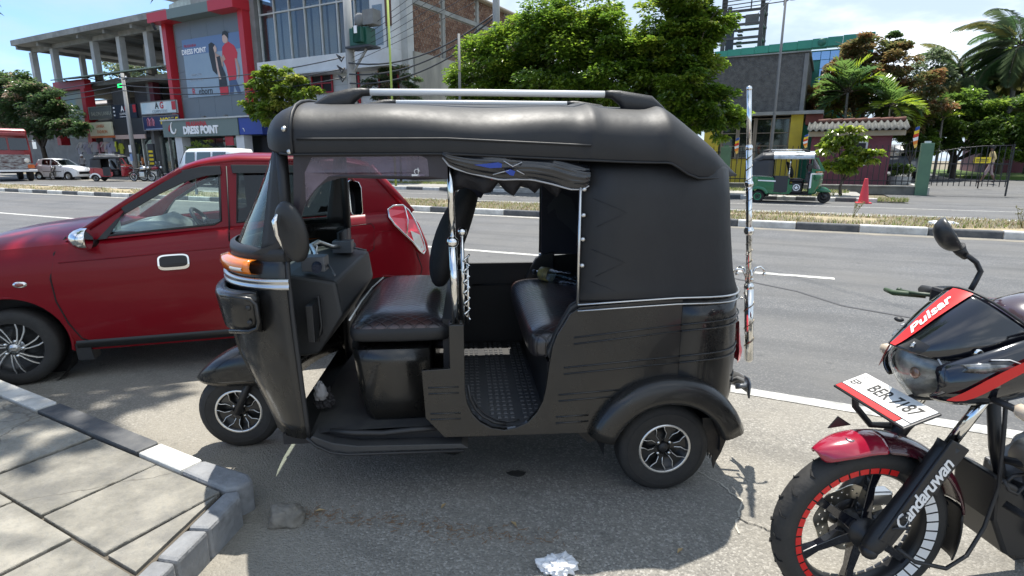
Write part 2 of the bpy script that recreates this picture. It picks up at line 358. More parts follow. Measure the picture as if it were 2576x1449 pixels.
b = MB(); b.box(-120, -33, 26, 28, -.02, .12); b.box(-33, 2.35, 23.0, 27.6, -.02, .12); b.prism([(2.35, 23), (3.4, 23), (2.35, 24.4)], -.02, .05, f=lambda a, c, d: (a, c, d)); o = b.build('far_pavement', M_CONC); o.rotation_euler = (0, 0, RR); struct(o)
# dry grass of the median and weeds: uncountable
def grass(name, n, area, h, cols, z, rz=RR, seed=3, w=.012, kind='stuff', dens=None):
    r = random.Random(seed); bs = [MB() for _ in cols]
    for _ in range(n):
        x, y = area(r)
        if dens and noise.noise((x * .5, y * .9, seed)) < dens: continue
        a = r.uniform(0, 2 * pi); hh = h * r.uniform(.35, 1.25); le = r.uniform(.1, .9) * hh; dx, dy = cos(a) * w, sin(a) * w; ex, ey = cos(a + 1.6) * le, sin(a + 1.6) * le
        bs[r.randrange(len(cols))].add([(x - dx, y - dy, z), (x + dx, y + dy, z), (x + ex * .5 + dx * .6, y + ey * .5 + dy * .6, z + hh * .65), (x + ex, y + ey, z + hh)], [(0, 1, 2, 3)])
    me = MB(); out = []
    for q, m in zip(bs, cols):
        me.add(q.v, q.f); out += [cols.index(m)] * len(q.f)
    o = me.build(name, cols, fix=False); o.data.polygons.foreach_set('material_index', out); o.rotation_euler = (0, 0, rz); o['kind'] = kind; return o
G1 = mat('dry_grass', (.42, .34, .17), .9, objvar=0, backlight=.3); G2 = mat('straw', (.50, .42, .25), .9, backlight=.3); G3 = mat('green_grass', (.11, .15, .035), .85, backlight=.35); G4 = mat('soil_litter', (.26, .19, .11), .9)
grass('median_grass', 42000, lambda r: (r.uniform(-48, 13) if r.random() < .35 else r.uniform(-14, 8), 13.52 + 2.2 * r.random()), .085, [G1, G2, G2, G4, G3], .12, dens=-.22)
grass('verge_grass', 9000, lambda r: (r.uniform(-24, 2), 26.2 + 1.2 * r.random()), .12, [G3, G3, G1], .12, seed=5)
grass('verge_grass', 1500, lambda r: (.45 + r.gauss(0, .35), 24.2 + r.gauss(0, .25)), .16, [G3, G1], .12, seed=8)
grass('kerb_weeds', 500, lambda r: (2.6 + r.random() * .9, 23 + r.gauss(.1, .15)), .14, [G1, G3], .05, seed=9)
# spindly weeds standing on the median
def weed(s_, n_, h, label, seed):
    r = random.Random(seed); t = thing('median_weed', label, 'weed', RW(s_, n_, .12), RR, 'weeds on the median'); b = MB()
    for k in range(9):
        a = r.uniform(0, 6.3); l = h * r.uniform(.6, 1.1); pts = [(0, 0, 0)] + [(cos(a + r.uniform(-.3, .3)) * l * .42 * q, sin(a) * l * .42 * q, l * q * (1 - .12 * q)) for q in (.35, .7, 1)]
        b.tube(pts, [.006, .005, .004, .002], 4)
        for q in range(5): p = Vector(pts[2]).lerp(Vector(pts[3]), r.random()); b.sphere(p + Vector((r.uniform(-.03, .03), r.uniform(-.03, .03), .01)), .012, 4, 3)
    b.build('stem', mat('weed_stem', (.17, .16, .07), .9), t)
weed(1.3, 15.2, .42, 'thin dry weed on the median left of the motorcycle mirror', 1); weed(4.15, 14.6, .5, 'tall twiggy weed on the median right of the motorcycle mirror', 2)
weed(-2.7, 15.3, .32, 'short dry weed on the median behind the chrome mast', 4)
# near pavement: kerb stones and square slabs
kp = bpy.data.objects.new('near_kerb', None); COL.objects.link(kp); struct(kp); kp.rotation_euler = (0, 0, BR)
def kst(pts, zt, m, name='kerb_stone', bev=.014):
    b = MB(); b.prism(pts, -.03, zt, f=lambda a, c, d: (a, c, d)); return b.build(name, m, kp, bevel=bev)
N0, N1 = 1.27, 1.375
for s0, s1, m in ((-6.5, -5.55, M_KW), (-5.55, -4.58, M_KB), (-4.58, -3.605, M_KW), (-3.6, -2.655, M_KB), (-2.65, -2.32, M_KW)):
    kst([(s0, N0), (s1 - .004, N0), (s1 - .004, N1), (s0, N1)], .135, m)
kst([(-2.32, N0), (-2.02, N0), (-1.985, 1.31), (-1.98, 1.37), (-2.04, 1.395), (-2.14, 1.39), (-2.32, N1)], .135, M_KG)
kst([(-2.02, 1.262), (-1.99, 1.19), (-1.93, 1.05), (-1.855, 1.085), (-1.88, 1.15), (-1.93, 1.27), (-1.975, 1.30)], .128, M_KG)
kst([(-1.927, 1.045), (-1.87, .90), (-1.79, .925), (-1.852, 1.08)], .126, M_KG)
kst([(-1.868, .895), (-1.80, .73), (-1.72, .75), (-1.788, .92)], .126, M_KG)
kst([(-1.798, .725), (-1.60, .2), (-1.51, .2), (-1.718, .745)], .126, M_KG)
M_SLAB0 = mat('stone_slab', (.30, .28, .235), .85, noise_=(6, .85), col2=(.15, .142, .12), bump=(30, 1, .015), objvar=.35)
def slab_mat(m):
    m = m.copy(); m.name = 'cracked_slab'; t = m.node_tree; b = t.nodes['Principled BSDF']; L = t.links.new; src = b.inputs['Base Color'].links[0].from_socket
    g = t.nodes.new('ShaderNodeNewGeometry'); n = t.nodes.new('ShaderNodeTexNoise'); n.inputs['Scale'].default_value = 5; n.inputs['Detail'].default_value = 5; L(g.outputs['Position'], n.inputs['Vector'])
    ad = t.nodes.new('ShaderNodeMix'); ad.data_type = 'RGBA'; ad.blend_type = 'LINEAR_LIGHT'; ad.inputs['Factor'].default_value = .09; L(g.outputs['Position'], ad.inputs['A']); L(n.outputs['Color'], ad.inputs['B'])
    v = t.nodes.new('ShaderNodeTexVoronoi'); v.feature = 'DISTANCE_TO_EDGE'; v.inputs['Scale'].default_value = 1.2; L(ad.outputs['Result'], v.inputs['Vector'])
    r = t.nodes.new('ShaderNodeMapRange'); r.clamp = True; r.inputs['From Min'].default_value = .000; r.inputs['From Max'].default_value = .007; L(v.outputs['Distance'], r.inputs['Value'])
    n2 = t.nodes.new('ShaderNodeTexNoise'); n2.inputs['Scale'].default_value = 2.2; n2.inputs['Detail'].default_value = 8; n2.inputs['Roughness'].default_value = .7; L(g.outputs['Position'], n2.inputs['Vector'])
    r2 = t.nodes.new('ShaderNodeMapRange'); r2.clamp = True; r2.inputs['From Min'].default_value = .50; r2.inputs['From Max'].default_value = .64; r2.inputs['To Max'].default_value = .6; L(n2.outputs['Fac'], r2.inputs['Value'])
    m1 = t.nodes.new('ShaderNodeMix'); m1.data_type = 'RGBA'; L(r2.outputs[0], m1.inputs['Factor']); L(src, m1.inputs['A']); m1.inputs['B'].default_value = (.115, .112, .105, 1)
    m2 = t.nodes.new('ShaderNodeMix'); m2.data_type = 'RGBA'; L(r.outputs[0], m2.inputs['Factor']); m2.inputs['A'].default_value = (.10, .092, .075, 1); L(m1.outputs['Result'], m2.inputs['B']); L(m2.outputs['Result'], b.inputs['Base Color'])
    return m
M_SLAB = slab_mat(M_SLAB0)
pv = bpy.data.objects.new('near_pavement', None); COL.objects.link(pv); struct(pv); pv.rotation_euler = (0, 0, BR)
b = MB(); b.prism([(-7, -1.6), (-1.2, -1.6), (-1.55, .2), (-2.03, 1.25), (-7, 1.262)], -.03, .112, f=lambda a, c, d: (a, c, d)); b.build('pavement_bed', mat('joint_dirt', (.10, .085, .065), .95, bump=(60, .6)), pv)
rs = random.Random(4)
def slab(poly, zt):
    cx = sum(p[0] for p in poly) / len(poly); cy = sum(p[1] for p in poly) / len(poly); g = .005
    q = [(cx + (x - cx) * (1 - g / max(.05, abs(x - cx) or .05)) if abs(x - cx) > .03 else x, cy + (y - cy) * (1 - g / max(.05, abs(y - cy) or .05)) if abs(y - cy) > .03 else y) for x, y in poly]
    tx, ty = rs.uniform(-.008, .008), rs.uniform(-.008, .008)
    b = MB(); b.prism(q, .10, zt, f=lambda a, c, d: (a, c, d + (0 if d < .11 else tx * (a - cx) + ty * (c - cy)))); return b.build('paving_slab', M_SLAB, pv, bevel=.006)
cols_s = [-6.4, -5.92, -5.44, -4.96, -4.47, -3.98, -3.49, -3.0, -2.48, -2.035]; rows = [1.262, .825, .37, -.09, -.55, -1.0]
for j in range(len(rows) - 1):
    for i in range(len(cols_s) - 1):
        off = (-.2 if j % 2 else 0); a, c = cols_s[i] + off, cols_s[i + 1] + off; jx = [rs.uniform(-.012, .012) for _ in range(4)]
        slab([(a + jx[0], rows[j + 1]), (c + jx[1], rows[j + 1]), (c + jx[2], rows[j]), (a + jx[3], rows[j])], .128 + rs.uniform(-.003, .004))
# infill cut against the skewed kerb
for j, (r0, r1, s0) in enumerate(((1.24, .825, -2.03), (.82, .37, -2.23), (.365, -.09, -2.03))):
    e = lambda n_: -2.03 + (1.262 - n_) * .43 - .012
    slab([(s0, r1), (e(r1), r1), (e(r0), r0), (s0 + .001, r0)], .126)
# ------------------------------------------------------------------ three-wheelers
M_TYRE = mat('tyre_rubber', (.022, .021, .020), .78, noise_=(10, .5), col2=(.045, .042, .037), bump=(60, .25))
M_BLK = mat('black_plastic', (.018, .018, .019), .5, bump=(120, .12))
M_CHROME = mat('chrome', (.80, .79, .76), .10, metal=1)
M_STEEL = mat('brushed_steel', (.62, .62, .61), .32, metal=1)
M_ALU = mat('satin_aluminium', (.72, .72, .71), .36, metal=1)
M_DARKINT = mat('dark_interior', (.013, .013, .015), .6)
M_AMBER = mat('amber_lens', (.75, .20, .015), .18, coat=1, noise_=(40, .4), col2=(.45, .09, .005))
M_CLEAR = mat('clear_lens', (.78, .74, .66), .15, coat=1)
M_REDL = mat('red_lens', (.85, .06, .09), .15, coat=1)
M_VINYL = mat('black_vinyl', (.0085, .009, .0105), .48, noise_=(1.5, .5), col2=(.014, .0145, .016), bump=(6, .35, .012), rvar=.2, stretch=(1, 1, .6))
M_RUBBER = mat('rubber_mat', (.030, .031, .034), .55, noise_=(6, .6), col2=(.07, .067, .06))
M_WINDSHIELD = glass('windscreen_glass', (.62, .80, .74), .75)
M_MIRROR = mat('mirror_glass', (.9, .9, .92), .02, metal=1)
def quilt_mat():
    m = bpy.data.materials.new('quilted_leatherette'); m.use_nodes = True; t = m.node_tree; b = t.nodes['Principled BSDF']; L = t.links.new
    b.inputs['Base Color'].default_value = (.028, .020, .021, 1); b.inputs['Roughness'].default_value = .42; b.inputs['Coat Weight'].default_value = .8; b.inputs['Coat Roughness'].default_value = .22
    tc = t.nodes.new('ShaderNodeTexCoord'); n = t.nodes.new('ShaderNodeTexNoise'); n.inputs['Scale'].default_value = 4; L(tc.outputs['Object'], n.inputs['Vector'])
    r = t.nodes.new('ShaderNodeValToRGB'); e = r.color_ramp.elements; e[0].position = .45; e[1].position = .62; e[0].color = (.020, .018, .021, 1); e[1].color = (.065, .026, .022, 1); L(n.outputs['Fac'], r.inputs[0]); L(r.outputs[0], b.inputs['Base Color'])
    hs = []
    for a in (radians(58), radians(-58)):
        mp = t.nodes.new('ShaderNodeMapping'); mp.inputs['Rotation'].default_value = (0, 0, a); L(tc.outputs['Object'], mp.inputs[0])
        s = t.nodes.new('ShaderNodeSeparateXYZ'); L(mp.outputs[0], s.inputs[0])
        mu = t.nodes.new('ShaderNodeMath'); mu.operation = 'MULTIPLY'; mu.inputs[1].default_value = 34; L(s.outputs[0], mu.inputs[0])
        fr = t.nodes.new('ShaderNodeMath'); fr.operation = 'PINGPONG'; fr.inputs[1].default_value = .5; L(mu.outputs[0], fr.inputs[0])
        k = t.nodes.new('ShaderNodeMapRange'); k.clamp = True; k.interpolation_type = 'SMOOTHSTEP'; k.inputs['From Max'].default_value = .13; L(fr.outputs[0], k.inputs['Value']); hs.append(k.outputs[0])
    mn = t.nodes.new('ShaderNodeMath'); mn.operation = 'MINIMUM'; L(hs[0], mn.inputs[0]); L(hs[1], mn.inputs[1])
    bn = t.nodes.new('ShaderNodeBump'); bn.inputs['Strength'].default_value = .8; bn.inputs['Distance'].default_value = .012; L(mn.outputs[0], bn.inputs['Height']); L(bn.outputs[0], b.inputs['Normal'])
    return m
M_QUILT = quilt_mat()
def lerp(a, b, t): return a + (b - a) * t
def tab(t, x):
    if x <= t[0][0]: return t[0][1]
    for (a, p), (b, q) in zip(t, t[1:]):
        if x <= b: return p + (q - p) * (x - a) / (b - a)
    return t[-1][1]

def alloy(parent, c, side, R=.205, w=.052, rim=.112, m_sp=M_ALU, n_sp=6, detail=True):
    """tyre, rim, forked spokes and wheel nuts; side -1 faces -y"""
    wh = empty_part('wheel', parent, c)
    b = MB(); pr = [(rim, -w * .95), (rim + .02, -w * 1.05), (R - .045, -w * 1.12), (R - .018, -w * 1.0), (R - .004, -w * .72), (R, -w * .4), (R, 0), (R, w * .4), (R - .004, w * .72), (R - .018, w), (R - .045, w * 1.12), (rim + .02, w * 1.05), (rim, w * .95)]
    b.lathe(pr, (0, 0, 0), 'y', 40)
    if detail:
        for q in (-.5, -.17, .17, .5): b.lathe([(R + .0005, w * q - .004), (R + .003, w * q), (R + .0005, w * q + .004)], (0, 0, 0), 'y', 40)
        b.lathe([(R - .040, side * w * 1.13), (R - .037, side * w * 1.16), (R - .034, side * w * 1.11)], (0, 0, 0), 'y', 40)
    b.build('tyre', M_TYRE, wh)
    b = MB(); s = side
    b.lathe([(.02, s * w * .35), (.05, s * w * .3), (rim - .02, s * w * .05), (rim - .012, s * w * .8), (rim, s * w * .98), (rim + .004, s * w * .98), (rim + .004, -s * w), (.02, -s * w * .4)], (0, 0, 0), 'y', 36)
    b.build('rim', mat('rim_black', (.012, .012, .012), .4, coat=.3), wh)
    b = MB(); b.lathe([(rim - .006, s * w * .97), (rim + .001, s * w * 1.06), (rim + .005, s * w * .97)], (0, 0, 0), 'y', 40); b.build('rim_edge', m_sp, wh)
    me = None
    for k in range(n_sp):
        a = 2 * pi * k / n_sp
        if me is None:
            b = MB()
            for sg in (-1, 1):
                b.tube([(.030, s * w * .55, sg * .012), (.050, s * w * .72, sg * .010), (.072, s * w * .85, sg * .014), (.088, s * w * .92, sg * .030), (rim - .004, s * w * .96, sg * .040)], [.0026, .003, .003, .003, .0034], 5, flat=.7)
            b.prism([(.03, -.011), (.07, -.013), (rim - .008, -.036), (rim - .008, .036), (.07, .013), (.03, .011)], s * w * .5, s * w * .72)
            o = b.build('spoke', [m_sp, MATS['rim_black']], wh); me = o.data
            npoly = len(o.data.polygons)
            for pl in me.polygons:
                if pl.area > 0 and not pl.use_smooth: pl.material_index = 1
        else:
            o = bpy.data.objects.new('spoke', me); COL.objects.link(o); o.parent = wh
        o.rotation_euler = (0, -a - .25, 0)
    b = MB(); b.lathe([(.0, s * w * .78), (.019, s * w * .76), (.023, s * w * .6), (.023, s * w * .3)], (0, 0, 0), 'y', 16); b.build('hub_cap', M_BLK, wh)
    if detail:
        for k in range(4):
            a = pi / 4 + pi / 2 * k; b = MB(); b.lathe([(0, s * w * .82), (.0065, s * w * .8), (.0075, s * w * .62)], (.036 * cos(a), 0, .036 * sin(a)), 'y', 8); b.build('wheel_nut', M_CHROME, wh)
    return wh

def wplan(x):       # half width of tub / canopy, front to tail, rounded rear corners
    if x < 2.08: return .62
    t = min(1, (x - 2.08) / .33); return .62 * (1 - t ** 2.6) ** (1 / 2.6) if t < 1 else 0
def tail_path(z, n=12, x1=2.41, w=.62, x0=2.05):
    """plan outline from the near side round the tail to the far side"""
    out = []
    for i in range(2 * n + 1):
        a = -pi / 2 + pi * i / (2 * n); ex = 2 / 4.2
        cx = abs(cos(a)) ** ex; sy = (abs(sin(a)) ** ex) * (1 if a > 0 else -1)
        out.append((x0 + (x1 - x0) * cx, w * sy, z))
    return out
DOOR = [(1.15, .80), (1.15, .52), (1.158, .46), (1.18, .41), (1.21, .375), (1.26, .345), (1.31, .335), (1.36, .343), (1.41, .365), (1.45, .41), (1.475, .46), (1.488, .52), (1.50, .62), (1.512, .70), (1.53, .75), (1.555, .79), (1.58, .835), (1.62, .862)]
def arch(xc=2.01, zc=.205, r=.262, a0=168, a1=2, n=14): return [(xc + r * cos(radians(a0 + (a1 - a0) * i / n)), zc + r * sin(radians(a0 + (a1 - a0) * i / n))) for i in range(n + 1)]

def three_wheeler(label, group, loc, rz, body, hood, main=False, accent=None, trim=M_STEEL, rim=M_ALU, hub=None):
    T = thing('three_wheeler', label, 'three-wheeler', loc, rz, group)
    I = M_DARKINT
    # --- tub sides
    for sg in (-1, 1):
        y0, y1 = sg * .60, sg * .622
        side = [(.975, .61), (1.09, .615), (1.09, .80)] + DOOR + [(2.05, .895)]
        low = [(2.05, .205 + sqrt(max(0, .262 ** 2 - .04 ** 2)))] + [p for p in reversed(arch()) if p[0] < 2.04] + [(1.70, .305), (1.06, .31), (.985, .40)]
        b = MB(); b.prism(side + low, y0, y1); b.build('side_panel', body, T, bevel=.005)
        if main and sg < 0:                                         # pressed ribs
            for (xa, za, xb, zb) in ((1.60, .735, 2.05, .780), (1.56, .605, 2.05, .642), (1.54, .485, 1.80, .500), (1.53, .385, 1.67, .39)):
                for dz in (0, -.028):
                    b = MB(); b.tube([(xa, -.6225, za + dz), (xb, -.6225, zb + dz)], .0036, 6); b.build('pressed_rib', body, T)
            for (xa, xb, z) in ((1.0, 1.125, .535), (1.005, 1.13, .42)):
                for dz in (0, -.026): b = MB(); b.tube([(xa, -.6225, z + dz), (xb, -.6225, z + dz)], .0033, 6); b.build('pressed_rib', body, T)
    # --- tail of the tub
    rings = []
    zs = [(.40, 2.375, .622), (.44, 2.385, .622), (.6, 2.388, .622), (.8, 2.380, .622), (.895, 2.372, .622)]
    for z, x1, w in zs: rings.append(tail_path(z, 12, x1, w, 2.05))
    for k, p in enumerate(rings[0]):
        za = .205 + sqrt(max(0, .262 ** 2 - min(.262, p[0] - 2.01) ** 2)) if abs(p[1]) > .40 else .38
        for j in (0, 1): rings[j][k] = (rings[j][k][0], rings[j][k][1], max(rings[j][k][2], za + .001 * j))
    b = MB(); b.loft(rings, closed=False); o = b.build('tail_panel', body, T)
    w = o.modifiers.new('t', 'SOLIDIFY'); w.thickness = .015; w.offset = -1
    if main:
        for z0, z1 in ((.745, .80), (.615, .65), (.50, .505)):
            for dz in (0, -.028):
                P_ = [(p[0] + .0015 * (1 if i > 3 else 0), p[1] * 1.003, (.78 if z0 > .7 else .642 if z0 > .6 else .505) + dz + .02 * min(1, (p[0] - 2.05) / .3)) for i, p in enumerate(tail_path(0, 12, 2.386, .623, 2.05))][0:13]
                if z0 == .50: P_ = P_[5:]
                b = MB(); b.tube(P_, .0036, 6); b.build('pressed_rib', body, T)
    # --- rear fenders
    for sg in (-1, 1):
        rings = []
        for i in range(19):
            a = radians(163 + (17 - 163) * i / 18); ex = 1
            rings.append([(2.01 + r * ex * cos(a), sg * y, .205 + r * (1 if r > .3 else .98) * sin(a)) for r, y in ((.352, .60), (.356, .625), (.352, .655), (.338, .675), (.325, .683), (.285, .688), (.262, .686), (.250, .680), (.250, .60))])
        b = MB(); b.loft(rings, closed=True); b.build('rear_fender', body, T)
        b = MB(); b.lathe([(.262, sg * .35), (.262, sg * .6)], (2.01, 0, .205), 'y', 20, a0=radians(-5), a1=radians(185)); b.build('wheel_well', I, T)
    # --- wheels
    alloy(T, (2.02, -.552, .205), -1, m_sp=rim, detail=main); alloy(T, (2.02, .552, .205), 1, m_sp=rim, detail=False); alloy(T, (0, 0, .20), -1, R=.2, w=.05, m_sp=rim, detail=main)
    # --- chassis underside
    b = MB(); b.box(.38, 2.36, -.55, .55, .27, .32); b.tube([(1.9, -.5, .205), (1.9, .5, .205)], .03, 8); b.box(1.7, 2.3, -.3, .3, .2, .28); b.build('chassis', I, T)
    b = MB(); b.prism([(1.60, .30), (1.76, .30), (1.73, .215), (1.70, .205), (1.665, .235)], -.52, -.50); b.build('spring_bracket', mat('rusty_bracket', (.06, .05, .04), .8, noise_=(20, .6)), T)
    # --- floor with studded mat
    b = MB(); b.box(1.06, 1.62, -.598, .598, .328, .338); b.build('floor', M_RUBBER, T)
    if main:
        b = MB()
        for i in range(13):
            for j in range(26):
                if (i + 1) % 5 == 0: continue
                x, y = 1.125 + .029 * i, -.55 + .043 * j; b.loft([[(x + sx * .0095, y + sy * .012, .338) for sx, sy in ((-1, -1), (1, -1), (1, 1), (-1, 1))], [(x + sx * .007, y + sy * .009, .342) for sx, sy in ((-1, -1), (1, -1), (1, 1), (-1, 1))]], smooth=False)
        b.build('mat_studs', mat('mat_stud', (.055, .057, .061), .42), T, kind='stuff')
        b = MB(); b.tube([(p[0] + .012, -.592, p[1] + .012) for p in DOOR[1:7]], .007, 6); b.tube([(p[0] + .022, -.57, p[1] + .012) for p in DOOR[2:8]], .005, 6); b.build('cable', M_BLK, T)
    rings = [[(x, y, z) for y in (-.575, -.3, 0, .3, .575)] for x, z in ((.50, .325), (.60, .335), (.8, .34), (1.06, .345))]
    for r in rings[0:2]: r[1] = (r[1][0], r[1][1], r[1][2] + .03); r[2] = (r[2][0], r[2][1], r[2][2] + .05); r[3] = (r[3][0], r[3][1], r[3][2] + .03)
    b = MB(); b.loft(rings, closed=False, caps=False); b.build('driver_floor', M_RUBBER, T)
    # running board under the driver's door
    b = MB(); b.prism([(.50, .315), (.58, .268), (.64, .255), (1.16, .252), (1.13, .275), (.70, .283), (.60, .30), (.52, .335)], -.615, -.50); b.build('running_board', M_RUBBER, T, bevel=.004)
    b = MB(); b.tube([(.497, -.617, .33), (.53, -.62, .295), (.59, -.622, .262), (.66, -.622, .25), (1.14, -.622, .247)], .006, 6); b.build('board_edge', M_BLK, T)
    if main: b = MB(); b.tube([(.58, -.56, .33), (.68, -.57, .322), (.8, -.575, .318), (.92, -.575, .328), (1.05, -.575, .335)], [.012, .014, .013, .013, .013], 8); b.build('hose', M_BLK, T)
    # --- cowl
    SX = [(1.09, .120, .47, .556), (1.04, .104, .468, .570), (.985, .084, .470, .578), (.95, .079, .472, .580), (.86, .08, .474, .583), (.77, .083, .478, .586), (.70, .088, .482, .588), (.62, .105, .486, .590), (.53, .139, .490, .592), (.46, .175, .494, .594), (.38, .216, .498, .596), (.315, .241, .502, .596)]
    def cowl_ring(z, xf, xs, w, n=16, off=0, p=2.15):
        out = []
        for i in range(2 * n + 1):
            a = -pi / 2 + pi * i / (2 * n); c_, s_ = abs(cos(a)) ** (2 / p), abs(sin(a)) ** (2 / p) * (1 if a > 0 else -1)
            out.append((xs - (xs - xf + off) * c_, (w + off) * s_, z))
        return out
    b = MB(); b.loft([cowl_ring(*q) for q in SX], closed=False); o = b.build('front_cowl', body, T)
    q = o.modifiers.new('t', 'SOLIDIFY'); q.thickness = .012; q.offset = -1
    b = MB(); cr = [cowl_ring(z, xf, xs, w, off=.004)[0:16] for z, xf, xs, w in SX[5:]]
    for k in (0, 10): pass
    b.tube([cr_[11] for cr_ in cr], .011, 6); b.build('cowl_flange', body, T)
    for sg in (-1, 1): b = MB(); b.tube([(xs, sg * w, z) for z, xf, xs, w in SX], .010, 6); b.build('door_edge', M_BLK, T)
    rgs = [[(p[0], p[1], p[2]) for p in cowl_ring(z, .08, .472, .580, off=o_)] for z, o_ in ((.947, .006), (.950, .014), (.960, .016), (.964, .011), (.974, .011), (.978, .016), (.988, .014), (.992, .006))]
    b = MB(); b.loft(rgs, closed=False); b.build('band', trim, T)
    # headlamp housing
    def hb(z, o_, xs=.345, w=.604, xf=.088): return cowl_ring(z, xf, xs, w, off=o_, p=2.6)
    b = MB(); b.loft([hb(.945, -.03), hb(.938, .006), hb(.918, .012), hb(.87, .005), hb(.82, -.003), hb(.785, -.010), hb(.772, -.04)], closed=False); o = b.build('headlamp_housing', body, T)
    q = o.modifiers.new('t', 'SOLIDIFY'); q.thickness = .05; q.offset = -1
    for sg in (-1, 1):
        b = MB(); b.tube([(.20, sg * .56, .928), (.26, sg * .598, .927), (.33, sg * .614, .92), (.348, sg * .614, .90), (.352, sg * .612, .83), (.344, sg * .608, .80), (.31, sg * .602, .787), (.22, sg * .565, .78)], .009, 6); b.build('housing_frame', body, T)
        for z in (.885, .825): b = MB(); b.sphere((.318, sg * .612, z), (.011, .006, .011), 8, 6); b.build('rivet', M_BLK, T)
        b = MB(); b.lathe([(0, -.022), (.05, -.016), (.068, 0), (.072, .01)], (.125, sg * .27, .862), 'x', 18); b.build('headlamp', M_CLEAR, T)
    # turn lamps
    for sg in (-1, 1):
        ri = []
        for j, (o_) in enumerate((.008, .03, .032, .03)):
            pass
        pts = cowl_ring(1, .092, .469, .574, off=.0)[3:11] if sg < 0 else cowl_ring(1, .092, .469, .574, off=.0)[-11:-3]
        def strip(o0, z0, z1, sub): return [[(p[0] - dx, p[1] + sg * dy, z) for p in sub] for dx, dy, z in ((0, 0, z0), (o0 * .8, o0, z0 + .006), (o0, o0 * 1.15, (z0 + z1) / 2), (o0 * .8, o0, z1 - .006), (0, 0, z1))]
        b = MB(); b.loft(strip(.026, 1.004, 1.064, pts), closed=True); b.build('turn_lamp', M_AMBER, T)
        sub = pts[1:4] if sg < 0 else pts[-4:-1]
        b = MB(); b.loft(strip(.0285, 1.012, 1.044, sub), closed=False); b.build('side_lamp', M_CLEAR, T)
    # --- windscreen
    def ws(z): t = (z - 1.09) / .42; return (lerp(.123, .383, t), lerp(.47, .475, t), lerp(.555, .54, t))
    b = MB(); b.loft([cowl_ring(z, *ws(z), p=2.1) for z in (1.09, 1.2, 1.3, 1.4, 1.51)], closed=False); b.build('windscreen', M_WINDSHIELD, T, fix=False)
    b = MB(); b.loft([[(p[0] - .012 * j[0], p[1] * (1 + .02 * j[0]), j[1]) for p in cowl_ring(1.09, .115, .47, .558, p=2.1)] for j in ((.2, 1.05), (1.0, 1.062), (1.2, 1.085), (.9, 1.105), (-.6, 1.112))], closed=False); b.build('screen_seal', M_BLK, T)
    fr = [cowl_ring(z, *ws(z), p=2.1) for z in (1.09, 1.13, 1.2, 1.3, 1.4, 1.51)]
    for sg in (-1, 1):
        k = (lambda r, i: r[i] if sg < 0 else r[-1 - i])
        b = MB(); b.loft([[k(r, i) for i in range(0, n_)] for r, n_ in ((fr[0], 6), (fr[1], 4), (fr[2], 3), (fr[3], 3), (fr[4], 3), (fr[5], 3))] if False else [[k(r, 0), k(r, 1), k(r, 2), k(r, 3)] for r in fr], closed=False, caps=False)
        o = b.build('screen_pillar', M_BLK, T); q = o.modifiers.new('t', 'SOLIDIFY'); q.thickness = .02; q.offset = 0
        b = MB(); P_ = [Vector(k(r, 9)) for r in fr]; b.tube([(.475, sg * .56, 1.06), (.475, sg * .553, 1.3), (.475, sg * .545, 1.52)], .022, 8); b.build('front_post', M_BLK, T)
        b = MB(); b.prism([(.33, 1.09), (.47, 1.09), (.47, 1.22), (.455, 1.17), (.42, 1.125), (.37, 1.108)], sg * .548, sg * .562); b.build('corner_gusset', M_BLK, T)
    b = MB(); b.tube([Vector(p) for p in fr[-1]][2:-2], .012, 6); b.build('header_bar', M_BLK, T)
    # --- canopy roof
    ZL = [(.36, 1.515), (.45, 1.475), (.53, 1.465), (1.1, 1.468), (1.62, 1.445), (1.80, 1.437), (1.95, 1.435), (2.02, 1.40), (2.05, 1.375), (2.2, 1.375), (2.33, 1.38)]
    ZC = [(.36, 1.575), (.45, 1.655), (.53, 1.688), (.7, 1.684), (1.1, 1.682), (1.61, 1.680), (1.655, 1.700), (1.70, 1.682), (1.90, 1.674), (1.945, 1.693), (1.98, 1.68), (2.08, 1.61), (2.17, 1.535), (2.21, 1.50), (2.28, 1.44), (2.33, 1.39)]
    WW = [(.36, .33), (.40, .47), (.45, .585), (.49, .615), (.53, .632), (1.61, .634), (1.655, .652), (1.7, .635), (1.9, .634), (1.945, .652), (1.985, .638), (2.05, .625), (2.17, .585), (2.25, .50), (2.33, .42)]
    SHX = [(.36, .3), (.53, 1), (1.945, 1), (2.17, .8), (2.33, .2)]
    xs_ = [.36, .40, .45, .49, .53, .56, .65, .75, .85, .95, 1.05, 1.15, 1.25, 1.35, 1.45, 1.55, 1.61, 1.645, 1.665, 1.70, 1.76, 1.84, 1.90, 1.935, 1.955, 1.985, 2.03, 2.08, 2.13, 2.17, 2.20, 2.24, 2.28, 2.33]
    rings = []
    for x in xs_:
        zl, zc, W = tab(ZL, x), tab(ZC, x), tab(WW, x); h = zc - zl; half = []
        sag = .014 * sin(x * 9.0) * (1 if .6 < x < 1.6 else 0)
        for u, v in ((1.0, 0), (1.005, .06), (1.012, .20), (1.008, .36), (.985, .52), (.94, .66), (.86, .79), (.74, .88), (.56, .945), (.3, .985), (0, 1)):
            half.append((x, -W * u, zl + h * v + (sag * (1 - abs(v - .6) * 2) if .2 < v < .9 else 0)))
        rings.append(half + [(p[0], -p[1], p[2]) for p in reversed(half[:-1])])
    b = MB(); b.loft(rings, closed=False); o = b.build('canopy_roof', hood, T)
    q = o.modifiers.new('s', 'SUBSURF'); q.levels = 1; q.render_levels = 1
    q = o.modifiers.new('t', 'SOLIDIFY'); q.thickness = .012; q.offset = -1
    # rear quarter cloth, running round the tail
    rings = []
